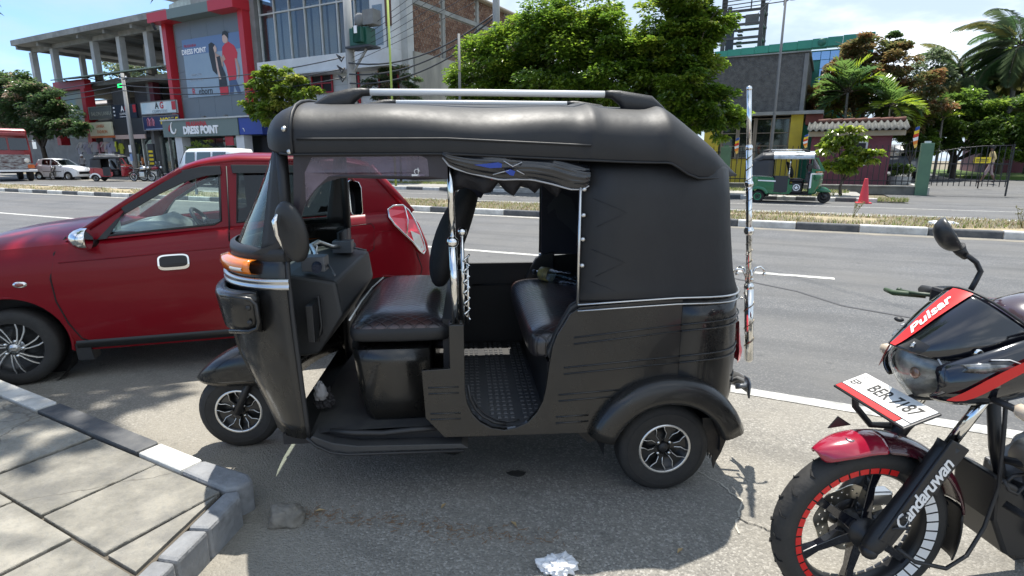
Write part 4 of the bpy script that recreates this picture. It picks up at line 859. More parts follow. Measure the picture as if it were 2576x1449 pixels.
    screen(.43, .955, .66, 1.06, 1.37, .575, .12, 'windscreen', M_GLASSC); screen(2.58, 1.06, .60, 2.30, 1.395, .55, -.05, 'rear_screen', M_GLASSD)
    for sg in (-1, 1): b = MB(); b.tube([(.40, sg * .672, .945), (.74, sg * .625, 1.175), (1.06, sg * .58, 1.375)], .022, 8); b.build('pillar', paint, T); b = MB(); b.tube([(2.60, sg * .61, 1.05), (2.31, sg * .56, 1.395)], .03, 8); b.build('pillar', paint, T)
    # cabin
    b = MB(); b.box(.5, 2.42, -.605, .605, .38, .425); b.box(.5, 2.42, -.61, -.585, .42, .93); b.box(.5, 2.42, .585, .61, .42, .93); b.box(2.38, 2.42, -.6, .6, .42, 1.0); b.build('cabin_lining', mat('cabin_grey', (.09, .092, .095), .8), T)
    DASH = mat('dashboard', (.20, .235, .235), .6, noise_=(3, .3))
    b = MB(); b.loft([[(x, y, z) for x, z in ((.46, .80), (.46, .955), (.60, .975), (.74, .975 + .045 * (1 if .15 < y < .5 else 0)), (.86, .93), (.88, .84), (.84, .70))] for y in (-.60, -.3, .0, .14, .2, .45, .5, .60)], closed=False); b.build('dashboard', DASH, T)
    b = MB(); b.lathe([(.035, 0), (.052, -.01), (.062, 0), (.062, .02)], (.885, -.42, .895), 'x', 16); b.lathe([(0, .003), (.05, .003)], (.885, -.42, .895), 'x', 16); b.build('air_vent', M_TRIM, T)
    c0 = Vector((1.0, .33, .90)); n_ = Vector((.82, 0, .57)).normalized(); u_ = Vector((0, 1, 0)); v_ = n_.cross(u_)
    b = MB(); b.tube([c0 + (u_ * cos(a) + v_ * sin(a)) * .175 for a in [2 * pi * i / 28 for i in range(28)]], .0155, 8, closed=True)
    for a in (.5, 2.64, 4.71): b.bar(c0, c0 + (u_ * cos(a) + v_ * sin(a)) * .17, .03, .015)
    b.sphere(c0, (.03, .06, .06), 10, 8); b.build('steering_wheel', mat('wheel_grey', (.03, .032, .034), .45), T)
    SEAT = mat('seat_fabric', (.05, .05, .055), .85)
    for y in (-.30, .30):
        b = MB(); b.loft([[(x + xo, y + w * u, z) for x, u in ((-.06, -1), (.06, -1), (.09, 0), (.06, 1), (-.06, 1), (-.09, 0))] for z, xo, w in ((.55, 1.38, .22), (.8, 1.44, .24), (1.0, 1.50, .22), (1.05, 1.52, .10), (1.12, 1.54, .12), (1.22, 1.56, .09))]); b.box(.95, 1.42, y - .23, y + .23, .45, .62); b.build('front_seat', SEAT, T)
    b = MB(); b.loft([[(x + xo, w * u, z) for x, u in ((-.05, -1), (.05, -1), (.05, 1), (-.05, 1))] for z, xo, w in ((.5, 2.0, .56), (.8, 2.08, .56), (1.05, 2.16, .52))]); b.build('rear_seat', SEAT, T)
    # door shut lines, sills, handles, mirrors
    for sg in (-1, 1):
        def onb(x, z, d=.002): zt = tab(CZ, x); zb = .2; v = min(1, max(0, (z - zb) / (zt - zb))); return (x, sg * (car_half(x, v) + d), z)
        SE = mat('shut_line', (.004, .003, .003), .6)
        for pl in ([(.36, .955), (.31, .86), (.275, .70), (.285, .55), (.33, .40), (.385, .29), (.43, .265)], [(1.335, .99), (1.335, .75), (1.33, .5), (1.32, .285)], [(2.05, 1.045), (2.06, .9), (2.03, .7), (1.98, .58), (1.92, .44), (1.90, .30)]):
            b = MB(); b.tube([onb(x, z, .0) for x, z in pl], .0048, 5); b.build('shut_line', SE, T)
        b = MB(); b.tube([onb(x, z, .002) for x, z in ((1.335, 1.0), (1.335, .9))] + [gh(1.338, 1.03, .002, sg), gh(1.342, 1.40, .002, sg)], .005, 5); b.build('shut_line', SE, T)
        b = MB(); b.tube([onb(x, z, .001) for x, z in ((.33, .80), (.8, .828), (1.4, .862), (2.0, .90), (2.45, .93))], .004, 5); b.build('waist_crease', paint, T)
        b = MB(); b.loft([[onb(x, z, d) for z, d in ((.275, .002), (.262, .012), (.222, .012), (.205, -.01))] for x in (.35, .8, 1.3, 1.7, 2.03)], closed=False); b.build('sill', M_TRIM if main else paint, T)
        b = MB(); b.prism([(.985 + .095 * abs(cos(a)) ** .45 * (1 if cos(a) > 0 else -1), .775 + .052 * abs(sin(a)) ** .45 * (1 if sin(a) > 0 else -1)) for a in [2 * pi * (i + .5) / 28 for i in range(28)]], .002, .010, f=lambda a, z, d: (a, onb(a, z, d)[1], z + .06 * (a - .985) * .5)); b.build('door_handle', M_CHROME, T)
        b = MB(); b.prism([(.985 + .084 * abs(cos(a)) ** .45 * (1 if cos(a) > 0 else -1), .780 + .038 * abs(sin(a)) ** .45 * (1 if sin(a) > 0 else -1)) for a in [2 * pi * (i + .5) / 28 for i in range(28)]], .0105, .013, f=lambda a, z, d: (a, onb(a, z, d)[1], z + .06 * (a - .985) * .5)); b.build('handle_recess', M_TRIM, T)
        mo = empty_part('wing_mirror', T, (.50, sg * .795, .955), (0, 0, 0))
        b = MB(); b.loft([[(x, .075 * g * cos(2 * pi * k / 16), .068 * g * sin(2 * pi * k / 16)) for k in range(16)] for x, g in ((-.065, .2), (-.055, .55), (-.03, .85), (0, 1), (.035, 1.0), (.04, .93))]); b.build('shell', M_CHROME if main else paint, mo)
        b = MB(); b.lathe([(0, .041), (.062, .041)], (0, 0, 0), 'x', 16); b.build('glass', M_MIRROR, mo); b = MB(); b.tube([(.0, -sg * .05, -.03), (.03, -sg * .12, -.045)], [.025, .03], 8); b.build('mount', M_TRIM, mo)
        b = MB(); b.prism([(.545, .935), (.60, .94), (.70, 1.085), (.66, 1.06)], -.01, .006, f=lambda a, z, d: gh(a, z, d, sg)); b.build('mirror_corner', M_TRIM, T)
        b = MB(); b.sphere(onb(.105, .672, -.002), (.042, .014, .023), 14, 8); b.build('indicator_bezel', M_CHROME, T); b = MB(); b.sphere(onb(.105, .672, .002), (.027, .016, .014), 12, 8); b.build('side_indicator', mat('brown_lens', (.22, .05, .03), .2, coat=1), T)
        # tail lamp wraps round the rear corner
        tl = [(2.42, 1.085), (2.46, 1.11), (2.53, 1.112), (2.575, 1.07), (2.615, 1.0), (2.65, .915), (2.68, .82), (2.69, .76), (2.672, .738), (2.64, .77), (2.59, .84), (2.52, .91), (2.46, .975), (2.425, 1.03)]
        ft = lambda a, z, d: (a, sg * (max(.50, car_half(a, min(.97, (z - .28) / (tab(CZ, a) - .28)))) + d), z)
        b = MB(); b.prism(tl, -.03, .030, f=ft); b.build('tail_lamp', M_REDL, T, bevel=.004)
        b = MB(); b.tube([ft(a, z, .026) for a, z in tl], .008, 6, closed=True); b.tube([ft(2.545, 1.10, .032), ft(2.565, 1.0, .032), ft(2.545, .89, .032)], .005, 6); b.build('lamp_bezel', M_CHROME, T)
        b = MB(); b.prism([(2.575, .925), (2.65, .885), (2.685, .77), (2.655, .755), (2.60, .835)], .028, .034, f=ft); b.build('reverse_lamp', M_CLEAR, T)
        b = MB(); b.prism([(-.58, .68), (-.50, .79), (-.36, .86), (-.28, .83), (-.33, .74), (-.46, .66)], -.03, .008, f=lambda a, z, d: (a, sg * (car_half(a, min(.95, (z - .25) / (tab(CZ, a) - .25))) + d), z)); b.build('headlamp', M_CLEAR, T, bevel=.004)
        b = MB(); b.prism([(.325, .37), (.40, .37), (.435, .13), (.34, .135)], sg * .60, sg * .72); b.build('mudflap', M_BLK, T, bevel=.006)
        if not main: b = MB(); b.loft([[onb(x, z, d) for z, d in ((.60, .0), (.595, .012), (.565, .012), (.56, .0))] for x in (.45, 1.2, 1.95)], closed=False); b.build('rub_strip', M_TRIM, T)
    b = MB(); b.box(2.66, 2.74, -.26, .26, .62, .74); b.build('plate_recess', M_TRIM, T); b = MB(); b.prism([(-.62, .40), (-.655, .41), (-.655, .56), (-.60, .60), (-.58, .5)], -.42, .42); b.build('grille', M_TRIM, T, bevel=.01)
    # fuel flap and wheel arch crease on the rear wing
    b = MB(); b.tube([(a, -car_half(a, (z - .2) / (tab(CZ, a) - .2)) - .001, z) for a, z in ((2.13, .97), (2.29, .985), (2.31, .96), (2.30, .80), (2.27, .78), (2.14, .77), (2.12, .80), (2.115, .94))], .0028, 5, closed=True); b.build('fuel_flap', MATS['shut_line'], T)
    b = MB(); b.tube([(a, -car_half(min(2.70, a), .5) - .001, z) for a, z in ((2.62, .75), (2.66, .62), (2.62, .48), (2.55, .36))], .003, 5); b.build('bumper_line', MATS['shut_line'], T)
    # wheels with twisted spokes
    for x in (0, 2.36):
        for sg in (-1, 1):
            wh = empty_part('wheel', T, (x, sg * .655, .252)); s = sg; w = .072; R = .252; rim = .170
            b = MB(); b.lathe([(rim, -w), (rim + .02, -w * 1.08), (R - .04, -w * 1.12), (R - .012, -w), (R, -w * .75), (R, w * .75), (R - .012, w), (R - .04, w * 1.12), (rim + .02, w * 1.08), (rim, w)], (0, 0, 0), 'y', 36); b.build('tyre', M_TYRE, wh)
            b = MB(); b.lathe([(0, s * w * .2), (rim - .03, s * w * .2), (rim - .012, s * w * .7), (rim, s * w)], (0, 0, 0), 'y', 32); b.build('rim', MATS['rim_black'] if main else M_STEEL, wh)
            if main and x == 0 and sg < 0:
                me = None
                for k in range(14):
                    if me is None:
                        b = MB(); b.prism([(.040, -.004), (.09, .004), (.135, .017), (.165, .034), (.168, .028), (.138, .009), (.09, -.004), (.04, -.011)], s * w * .75, s * w * .97); o = b.build('spoke', M_ALU, wh, bevel=.0015); me = o.data
                    else: o = bpy.data.objects.new('spoke', me); COL.objects.link(o); o.parent = wh
                    o.rotation_euler = (0, 2 * pi * k / 14 + (.16 if k % 2 else 0), 0)
                for k in range(5): a = 2 * pi * k / 5; b = MB(); b.lathe([(0, s * w * 1.0), (.010, s * w * .97), (.011, s * w * .6)], (.052 * cos(a), 0, .052 * sin(a)), 'y', 8); b.build('wheel_nut', M_CHROME, wh)
                b = MB(); b.lathe([(0, s * w * .95), (.030, s * w * .92), (.034, s * w * .6), (.05, s * w * .4)], (0, 0, 0), 'y', 20); b.build('hub', M_STEEL, wh)
                b = MB(); b.box(-.014, .014, s * w * .96 - .002, s * w * .96 + .002, -.010, .010); b.build('hub_emblem', M_CHROME, wh)
            else:
                b = MB(); b.lathe([(0, s * w * .85), (.06, s * w * .8), (.15, s * w * .6), (.168, s * w * .85)], (0, 0, 0), 'y', 24); b.build('wheel_cover', M_STEEL if not main else M_BLK, wh)
    return T
M_RED = mat('red_metallic', (.20, .0035, .010), .30, coat=.2, spec=.2, noise_=(1.3, .4), col2=(.15, .003, .008))
CAR = hatchback('dark red hatchback parked behind the black three-wheeler', (-3.432, 4.185, 0), radians(17), M_RED, main=True)
b = MB(); b.box(.60, .615, -.52, -.44, .975, 1.03); b.build('dash_ornament', mat('pale_plastic', (.55, .65, .62), .4), CAR)
b = MB(); b.tube([(1.02, 0, 1.33), (1.02, 0, 1.22)], .002, 4); b.box(1.012, 1.028, -.012, .012, 1.18, 1.22); b.build('mirror_charm', mat('pale_plastic', (.55, .65, .62), .4), CAR)
b = MB(); b.tube([(.98, 0, 1.36), (1.0, 0, 1.31)], .01, 6); b.sphere((1.0, 0, 1.30), (.02, .11, .035), 10, 6); b.build('rear_view_mirror', M_TRIM, CAR)
b = MB(); b.tube([(.36, -.35, .995), (.44, -.1, 1.03), (.47, .15, 1.035)], .008, 6); b.tube([(.33, .1, .99), (.43, .3, 1.03)], .008, 6); b.build('wiper', M_TRIM, CAR)

# ------------------------------------------------------------------ motorcycle in the right foreground
MO = thing('motorcycle', 'black and red motorcycle standing nose-on at the right edge', 'motorcycle', (1.122, 1.625, 0), radians(4))
M_GLOSS = mat('gloss_black', (.006, .0065, .010), .10, coat=1)
M_FRED = mat('fender_red', (.30, .008, .03), .2, coat=1, noise_=(60, .2)); M_FDARK = mat('fender_maroon', (.045, .004, .010), .2, coat=1)
M_DECRED = mat('decal_red', (.62, .018, .016), .35); M_DECW = mat('decal_white', (.75, .75, .74), .4); M_SATIN = mat('satin_black', (.015, .015, .016), .42)
R, RIM, W = .287, .232, .042
wh = empty_part('front_wheel', MO, (0, 0, .287))
b = MB(); b.lathe([(RIM - .01, -W * .7), (RIM + .012, -W * .95), (R - .03, -W), (R - .012, -W * .8), (R - .002, -W * .4), (R, 0), (R - .002, W * .4), (R - .012, W * .8), (R - .03, W), (RIM + .012, W * .95), (RIM - .01, W * .7)], (0, 0, 0), 'y', 64)
b.build('tyre', M_TYRE, wh)
b = MB()
for k in range(44):
    a = 2 * pi * k / 44; sg = 1 if k % 2 else -1
    b.tube([((R + .0012) * cos(a), sg * W * .12, (R + .0012) * sin(a)), ((R - .0015) * cos(a + .05), sg * W * .5, (R - .0015) * sin(a + .05)), ((R - .009) * cos(a + .04), sg * W * .80, (R - .009) * sin(a + .04))], .0022, 4)
b.build('tread_groove', mat('groove', (.006, .006, .006), .9), wh, kind='stuff')
b = MB(); b.lathe([(RIM - .035, -W * .35), (RIM - .022, -W * .72), (RIM - .004, -W * .78), (RIM + .003, -W * .7), (RIM + .003, W * .7), (RIM - .004, W * .78), (RIM - .022, W * .72), (RIM - .035, W * .35), (RIM - .035, -W * .35)], (0, 0, 0), 'y', 64); b.build('rim', M_SATIN, wh)
for k in range(42):
    a0, a1 = 2 * pi * k / 42 + .012, 2 * pi * (k + 1) / 42 - .012; am = (a0 + a1) / 2 % (2 * pi)
    red = 1.25 < am < 4.25; 
    if not red and not (3.95 < am or am < .55): continue
    for sg in ((-1, 1) if not red else (-1,)):
        b = MB(); y = sg * (W * .80 + .0006); rr = (RIM - .021, RIM - .003) if red else (RIM - .028, RIM + .006)
        b.loft([[(r * cos(a0 + (a1 - a0) * q / 2), y if not (r > RIM) else sg * (W * .95), r * sin(a0 + (a1 - a0) * q / 2)) for r in rr] for q in range(3)], closed=False, caps=False); b.build('rim_tape', M_DECRED if red else M_DECW, wh, fix=False)
for k in range(6):
    a = 2 * pi * k / 6 + .42; b = MB(); d = Vector((cos(a), 0, sin(a))); n2 = Vector((-sin(a), 0, cos(a)))
    b.loft([[tuple(d * r + n2 * w_ * u + Vector((0, y_ * v, 0))) for u, v in ((-1, -1), (1, -1), (.7, 1), (-.7, 1))] for r, w_, y_ in ((.03, .022, .028), (.07, .017, .020), (.15, .013, .014), (.205, .017, .020))], smooth=False); b.build('spoke', M_GLOSS, wh, bevel=.003)
b = MB(); b.lathe([(.012, -.065), (.028, -.06), (.032, -.045), (.05, -.04), (.052, .03), (.03, .055)], (0, 0, 0), 'y', 24); b.tube([(0, -.10, 0), (0, .10, 0)], .011, 10); b.build('hub', M_SATIN, wh)
# brake disc with real holes, on the far side
b = MB(); outer = [(.118 * (1 + .03 * cos(8 * a)) * cos(a), .118 * (1 + .03 * cos(8 * a)) * sin(a)) for a in [2 * pi * i / 64 for i in range(64)]]
holes = [[(r_ * cos(t) + .0045 * cos(q), r_ * sin(t) + .0045 * sin(q)) for q in [2 * pi * i / 6 for i in range(6)]] for r_, t in [(.104 if i % 2 else .090, 2 * pi * i / 36) for i in range(36)]]
inner = [(.072 * cos(-a), .072 * sin(-a)) for a in [2 * pi * i / 32 for i in range(32)]]
b.prism([outer, inner] + holes, .048, .052); b.build('brake_disc', mat('disc_steel', (.50, .47, .40), .3, metal=1), wh)
b = MB()
for k in range(5): a = 2 * pi * k / 5; b.bar((.03 * cos(a), .048, .03 * sin(a)), (.08 * cos(a), .049, .08 * sin(a)), .016, .006)
b.build('disc_carrier', M_SATIN, wh)
b = MB(); b.box(.05, .13, .03, .075, .05, .10); b.build('brake_caliper', M_STEEL, MO, bevel=.008, loc=(.0, 0, .287))
# fork legs
fd = Vector((.50, 0, .866)); ax0 = Vector((-.015, 0, .287))
for sg in (-1, 1):
    o_ = Vector((0, sg * .088, 0)); b = MB()
    b.tube([ax0 + o_ + fd * t for t in (-.03, .0, .05, .2, .36, .385)], [.022, .030, .034, .031, .031, .034], 14); b.sphere(ax0 + o_ - fd * .02, (.026, .03, .026), 10, 8); b.build('fork_slider', M_SATIN, MO)
    b = MB(); b.tube([ax0 + o_ + fd * .385, ax0 + o_ + fd * .62], .0165, 12); b.build('fork_tube', M_CHROME, MO)
    b = MB(); b.tube([ax0 + o_ + fd * .60, ax0 + o_ + fd * .70], .026, 10); b.build('fork_clamp', M_SATIN, MO)
b = MB()                                                             # long black guard plate carrying the lettering
nrm = Vector((-.05, -1, 0)).normalized(); up = nrm.cross(fd).normalized()
for t0, t1, w0, w1 in ((.03, .40, .024, .033),):
    P_ = [ax0 + Vector((0, -.12, 0)) + fd * t + up * w for t, w in ((t0, -w0), (t1, -w1), (t1 + .001, 0), (t1, w1), (t0, w0))]
    b.add([p for p in P_] + [p - nrm * .012 for p in P_], [(0, 1, 2, 3, 4), (9, 8, 7, 6, 5)] + [(i, (i + 1) % 5, 5 + (i + 1) % 5, 5 + i) for i in range(5)])
gd = b.build('fork_guard', M_SATIN, MO, bevel=.004)
tx = text('Candaruwan', .060, (0, 0, 0), M_DECW, MO, shear=.35, ext=.0006, weight=.0012, spacing=.88)
wrap_text(tx, lambda x, y, d: tuple(ax0 + Vector((0, -.1212, 0)) + fd * (.215 + x * .92) + up * (y + .0) * (1 if up.x < 0 else 1) + nrm * (.0006 + d)))
# cables down the leg
b = MB(); b.tube([(.05, -.10, .287), (.10, -.125, .25), (.2, -.13, .225), (.28, -.11, .25), (.33, -.1, .34), (.35, -.1, .48), (.34, -.09, .66), (.33, -.08, .80)], .0065, 6); b.build('speedometer_cable', M_BLK, MO)
b = MB(); b.tube([(.33, -.13, .52), (.345, -.135, .49), (.375, -.135, .475), (.40, -.13, .50), (.395, -.125, .535), (.36, -.125, .53), (.34, -.12, .50)], .0055, 6); b.build('cable_loop', M_BLK, MO)
b = MB(); b.tube([(0, -.095, .34), (.02, -.125, .37), (.05, -.13, .37), (.06, -.12, .39), (.03, -.125, .40), (.045, -.13, .42)], .004, 5); b.build('wire_clip', M_BLK, MO)
# mudguard: red nose, maroon behind
def guard(a0, a1, n, R_, nose=False):
    rg = []
    for i in range(n + 1):
        a = radians(lerp(a0, a1, i / n)); w_ = .072
        if nose: w_ = .030 + .042 * min(1, (i / n) * 2.2) ** .6
        rg.append([((R_ - .038 * abs(q) ** 2.2) * cos(a), w_ * (abs(q) ** .85) * (1 if q > 0 else -1), .287 + (R_ - .038 * abs(q) ** 2.2 + (.0 if not nose else .008 * (1 - i / n))) * sin(a)) for q in [-1 + .25 * k for k in range(9)]])
    return rg
for nm, a0, a1, m, nose in (('fender_front', 124, 88, M_FRED, True), ('fender_middle', 88, 46, M_FDARK, False), ('fender_rear', 46, 14, M_FDARK, False)):
    b = MB(); b.loft(guard(a0, a1, 12, .335, nose), closed=False, caps=False); o = b.build(nm, m, MO, subd=1); q = o.modifiers.new('t', 'SOLIDIFY'); q.thickness = .005
b = MB(); b.prism([(.10, .575), (.19, .50), (.175, .44), (.13, .50)], -.078, -.070); b.build('fender_stay', M_BLK, MO)
b = MB(); b.loft(guard(14, -18, 8, .328), closed=False, caps=False); o = b.build('mudflap', M_SATIN, MO, subd=1); q = o.modifiers.new('t', 'SOLIDIFY'); q.thickness = .005
b = MB(); b.lathe([(.009, -.003), (.013, .003), (.009, .004)], (-.085, -.02, .608), 'z', 12); b.build('fender_bolt', M_STEEL, MO)
b = MB(); b.prism([(-.115, .615), (-.085, .655), (-.04, .625)], .045, .05); b.build('fender_fin', M_SATIN, MO)
# headlamp cowling: lofted shell, lens, stripe
FS = [(.020, .905, .080, .84), (.04, .920, .105, .835), (.075, .952, .128, .835), (.115, .992, .146, .85), (.155, 1.027, .156, .865), (.19, 1.056, .158, .885), (.21, 1.070, .156, .90)]
def fs_pt(x, q):        # q -1..1 across; 0 is the centre line
    zc, w, zb = tab([(a, c) for a, c, d, e in FS], x), tab([(a, d) for a, c, d, e in FS], x), tab([(a, e) for a, c, d, e in FS], x); t = abs(q)
    return Vector((x + .20 * t ** 2.2, w * sin(t * pi / 2) ** .9 * (1 if q > 0 else -1) if t > 0 else 0, lerp(zc, zb, (1 - cos(t * pi / 2)) * .9)))
QS = [-1 + .1 * k for k in range(21)]
b = MB(); b.loft([[fs_pt(x, q) for q in QS] for x, *_ in FS], closed=False, caps=False); o = b.build('cowling', M_GLOSS, MO, subd=1); q_ = o.modifiers.new('t', 'SOLIDIFY'); q_.thickness = .006; q_.offset = -1
def shell_strip(name, x0, x1, q0, q1, m, lift=.0025, n=12): 
    b = MB(); b.loft([[fs_pt(lerp(x0, x1, i / n), q) + Vector((-.75 * lift, 0, .65 * lift)) + Vector((0, lift * sin(q * 1.5), 0)) for q in [lerp(q0(i / n), q1(i / n), k / 5) for k in range(6)]] for i in range(n + 1)], closed=False, caps=False); return b.build(name, m, MO, fix=False)
shell_strip('red_stripe', .021, .211, lambda t: -.07 - .07 * t, lambda t: .05 + .05 * t, M_DECRED, .004)
tx = text('Pulsar', .047, (0, 0, 0), M_DECW, MO, shear=.45, ext=.0004, weight=.001, sx=1)
wrap_text(tx, lambda x, y, d: tuple(fs_pt(.118 + x * .95, -.015 + y * 2.9) + Vector((-.0045, 0, .0040)) + Vector((0, -.001 - d, 0))))
shell_strip('badge_plate', .024, .058, lambda t: -.46 + .08 * t, lambda t: -.13 - .03 * t, M_SATIN, .006, 5)
b = MB(); P_ = [fs_pt(.040 + .008 * math.sin(k * 1.9), -.24 - .025 * (k % 4)) + Vector((-.008, 0, .007)) for k in range(7)]; b.tube(P_, .0022, 5); b.build('emblem', M_STEEL, MO)
b = MB(); b.tube([fs_pt(.212, q) + Vector((.003, 0, .004)) for q in [-.95 + .1 * k for k in range(20)]], .004, 6); b.build('screen_edge', M_BLK, MO)
b = MB(); p = fs_pt(.10, -.66) + Vector((-.004, -.006, 0)); b.lathe([(.006, -.002), (.011, -.003), (.013, .003)], p, 'y', 12); b.build('cowling_bolt', M_CHROME, MO)
b = MB(); p = fs_pt(.09, .35); b.sphere(p + Vector((-.02, 0, .012)), (.012, .016, .008), 8, 6); b.build('nozzle', M_BLK, MO)
# lens unit
def lens(s_, name, m, x_off=0):
    rg = []
    for t in [i / 8 for i in range(9)]:
        z = lerp(.735, .905, t); w_ = s_ * tab([(0, .022), (.12, .060), (.3, .105), (.6, .128), (.85, .115), (1, .07)], t); xb = tab([(0, .10), (.3, .055), (.7, .03), (1, .045)], t) + x_off
        rg.append([(xb + .085 * (abs(u)) ** 2.4 + .02 * abs(u), w_ * u, z) for u in [-1 + .2 * k for k in range(11)]])
    b = MB(); b.loft(rg, closed=False, caps=False); return b.build(name, m, MO, subd=1)
lens(.93, 'reflector', mat('reflector_grey', (.42, .43, .42), .3, metal=.35, noise_=(13, 1), col2=(.09, .095, .09)), .018); lens(1, 'headlamp_lens', glass('headlamp_glass', (.72, .75, .74), .6))
b = MB(); b.sphere((.062, -.05, .835), (.008, .018, .018), 10, 8); b.build('lamp_bulb', mat('bulb_brown', (.16, .09, .06), .2, coat=1), MO)
def lens_pt(t, u):
    z = lerp(.735, .905, t); w_ = tab([(0, .022), (.12, .060), (.3, .105), (.6, .128), (.85, .115), (1, .07)], t); xb = tab([(0, .10), (.3, .055), (.7, .03), (1, .045)], t)
    return Vector((xb + .085 * (abs(u)) ** 2.4 + .02 * abs(u), w_ * u * 1.01, z))
b = MB(); b.tube([lens_pt(t / 10, -1) for t in range(11)] + [lens_pt(1, u / 4) for u in range(-3, 4)] + [lens_pt(1 - t / 10, 1) for t in range(11)] + [lens_pt(0, -u / 4) for u in range(-3, 4)], .0055, 6, closed=True); b.build('lens_surround', M_SATIN, MO)
b = MB(); b.loft([[lens_pt(t / 8, u) + Vector((.05 + .02 * (1 - abs(u)), 0, 0)) for u in (-1, -.5, 0, .5, 1)] for t in range(9)], closed=False); b.build('lamp_back', M_SATIN, MO)
for sg in (-1, 1):
    b = MB(); rg = [[(x + dx, sg * (y + dy), z + dz) for dx, dy, dz in ((0, .012, .03 * s_), (.01, .02, 0), (0, .012, -.03 * s_), (.0, -.02, 0))] for x, y, z, s_ in ((.125, .128, .880, .35), (.16, .150, .886, .55), (.20, .166, .894, .4), (.23, .175, .90, .12))]; b.loft(rg); b.build('pilot_lamp', mat('pilot_silver', (.30, .31, .31), .15, metal=.5, coat=1, noise_=(30, 1), col2=(.04, .04, .04)), MO)
    b = MB(); P_ = [(.175, sg * .168, .914), (.215, sg * .182, .918), (.245, sg * .192, .908), (.225, sg * .190, .892), (.20, sg * .183, .88)]; b.tube(P_, .005, 4, flat=.4); b.build('pilot_graphic', mat('decal_silver', (.5, .5, .5), .4), MO)
    b = MB(); P_ = [lens_pt(t, sg * u) + Vector((-.004, sg * .002, 0)) for t, u in ((.95, .78), (.7, .88), (.45, .93), (.43, .82), (.65, .77), (.80, .80))]; b.tube(P_, .0032, 4); b.build('lens_graphic', MATS['decal_silver'], MO)
    # lower cowling with the red flash, reaching back to the tank
    b = MB(); rg = []
    for x, zt, zb, y in ((.085, .865, .775, .105), (.13, .895, .765, .142), (.20, .935, .775, .172), (.28, .975, .80, .188), (.38, 1.0, .83, .20), (.52, 1.0, .85, .205), (.70, .98, .87, .19)):
        rg.append([(x, sg * (y + yo), lerp(zb, zt, t)) for t, yo in ((0, -.03), (.15, -.006), (.4, .008), (.7, .004), (1, -.025))])
    b.loft(rg, closed=False, caps=False); o = b.build('side_cowling', M_GLOSS, MO, subd=1); q_ = o.modifiers.new('t', 'SOLIDIFY'); q_.thickness = .008; q_.offset = -1 if sg > 0 else 1
    b = MB(); rg = []
    for x, y, t0, t1 in ((.095, .116, .12, .15), (.125, .140, .18, .42), (.16, .158, .34, .64), (.21, .174, .54, .76), (.28, .188, .68, .85), (.38, .20, .80, .91), (.50, .208, .88, .94), (.64, .198, .92, .94)):
        zt, zb = tab([(.085, .865), (.13, .895), (.20, .935), (.28, .975), (.38, 1.0), (.52, 1.0), (.70, .98)], x), tab([(.085, .775), (.13, .765), (.20, .775), (.28, .80), (.38, .83), (.52, .85), (.70, .87)], x)
        rg.append([(x, sg * (y + .022), lerp(zb, zt, t0 + (t1 - t0) * k / 3)) for k in range(4)])
    b.loft(rg, closed=False, caps=False); o = b.build('red_flash', M_DECRED, MO, fix=False, subd=1)
    # indicator on a stalk
    b = MB(); b.tube([(.20, sg * .17, .80), (.215, sg * .235, .795)], .010, 8); b.build('indicator_stalk', M_BLK, MO)
    b = MB(); b.loft([[(.215 + r * .62 * cos(2 * pi * k / 12), sg * y, .795 + r * sin(2 * pi * k / 12)) for k in range(12)] for y, r in ((.22, .010), (.235, .021), (.265, .023), (.285, .016), (.295, .005))]); b.build('indicator', mat('clear_amber_lens', (.62, .52, .40), .15, coat=1), MO)
# registration plate, tipped back below the lamp
pl = empty_part('number_plate', MO, (.008, -.008, .730), (0, radians(-21), radians(-90) + pi))
pl.rotation_euler = Matrix(((0, 1, 0), (-1, 0, 0), (0, 0, 1))).to_euler()
# plate axes: local x along bike -y, local y along the rising back edge
e1 = Vector((0, -1, 0)); e2 = Vector((.93, 0, .36)).normalized(); e3 = e1.cross(e2)
mx3 = Matrix((e1, e2, e3)).transposed().to_4x4(); mx3.translation = Vector((.012, -.008, .735)); pl.matrix_basis = mx3
b = MB(); b.box(-.158, .158, -.060, .056, -.004, .004); b.build('backing', M_SATIN, pl, bevel=.004)
b = MB(); b.box(-.150, .150, -.030, .052, .0042, .006); b.build('white_plate', mat('plate_white', (.74, .73, .70), .5, noise_=(14, .5), col2=(.42, .40, .36)), pl)
b = MB(); b.box(-.150, .118, -.054, -.034, .0042, .006); b.build('red_strip', M_DECRED, pl); b = MB(); b.box(.122, .152, -.054, -.034, .0042, .006); b.build('grey_tab', mat('tab_grey', (.5, .5, .5), .5), pl)
M_INK = mat('plate_ink', (.012, .012, .012), .6)
text('BER 7187', .058, (.030, .010, .0062), M_INK, pl, rot=(0, 0, 0), ext=.0006, sx=.86, weight=.001); text('EP', .034, (-.122, -.004, .0062), M_INK, pl, rot=(0, 0, 0), ext=.0005, weight=.0006)
b = MB(); b.lathe([(.003, 0), (.009, 0)], (-.125, .034, .0064), 'z', 12); b.build('plate_emblem', mat('ink_grey', (.3, .3, .3), .6), pl, fix=False)
b = MB(); b.tube([(-.0, .10, .715), (.01, .105, .66), (.06, .09, .60), (.12, .08, .60)], .011, 8); b.build('plate_bracket', M_SATIN, MO)
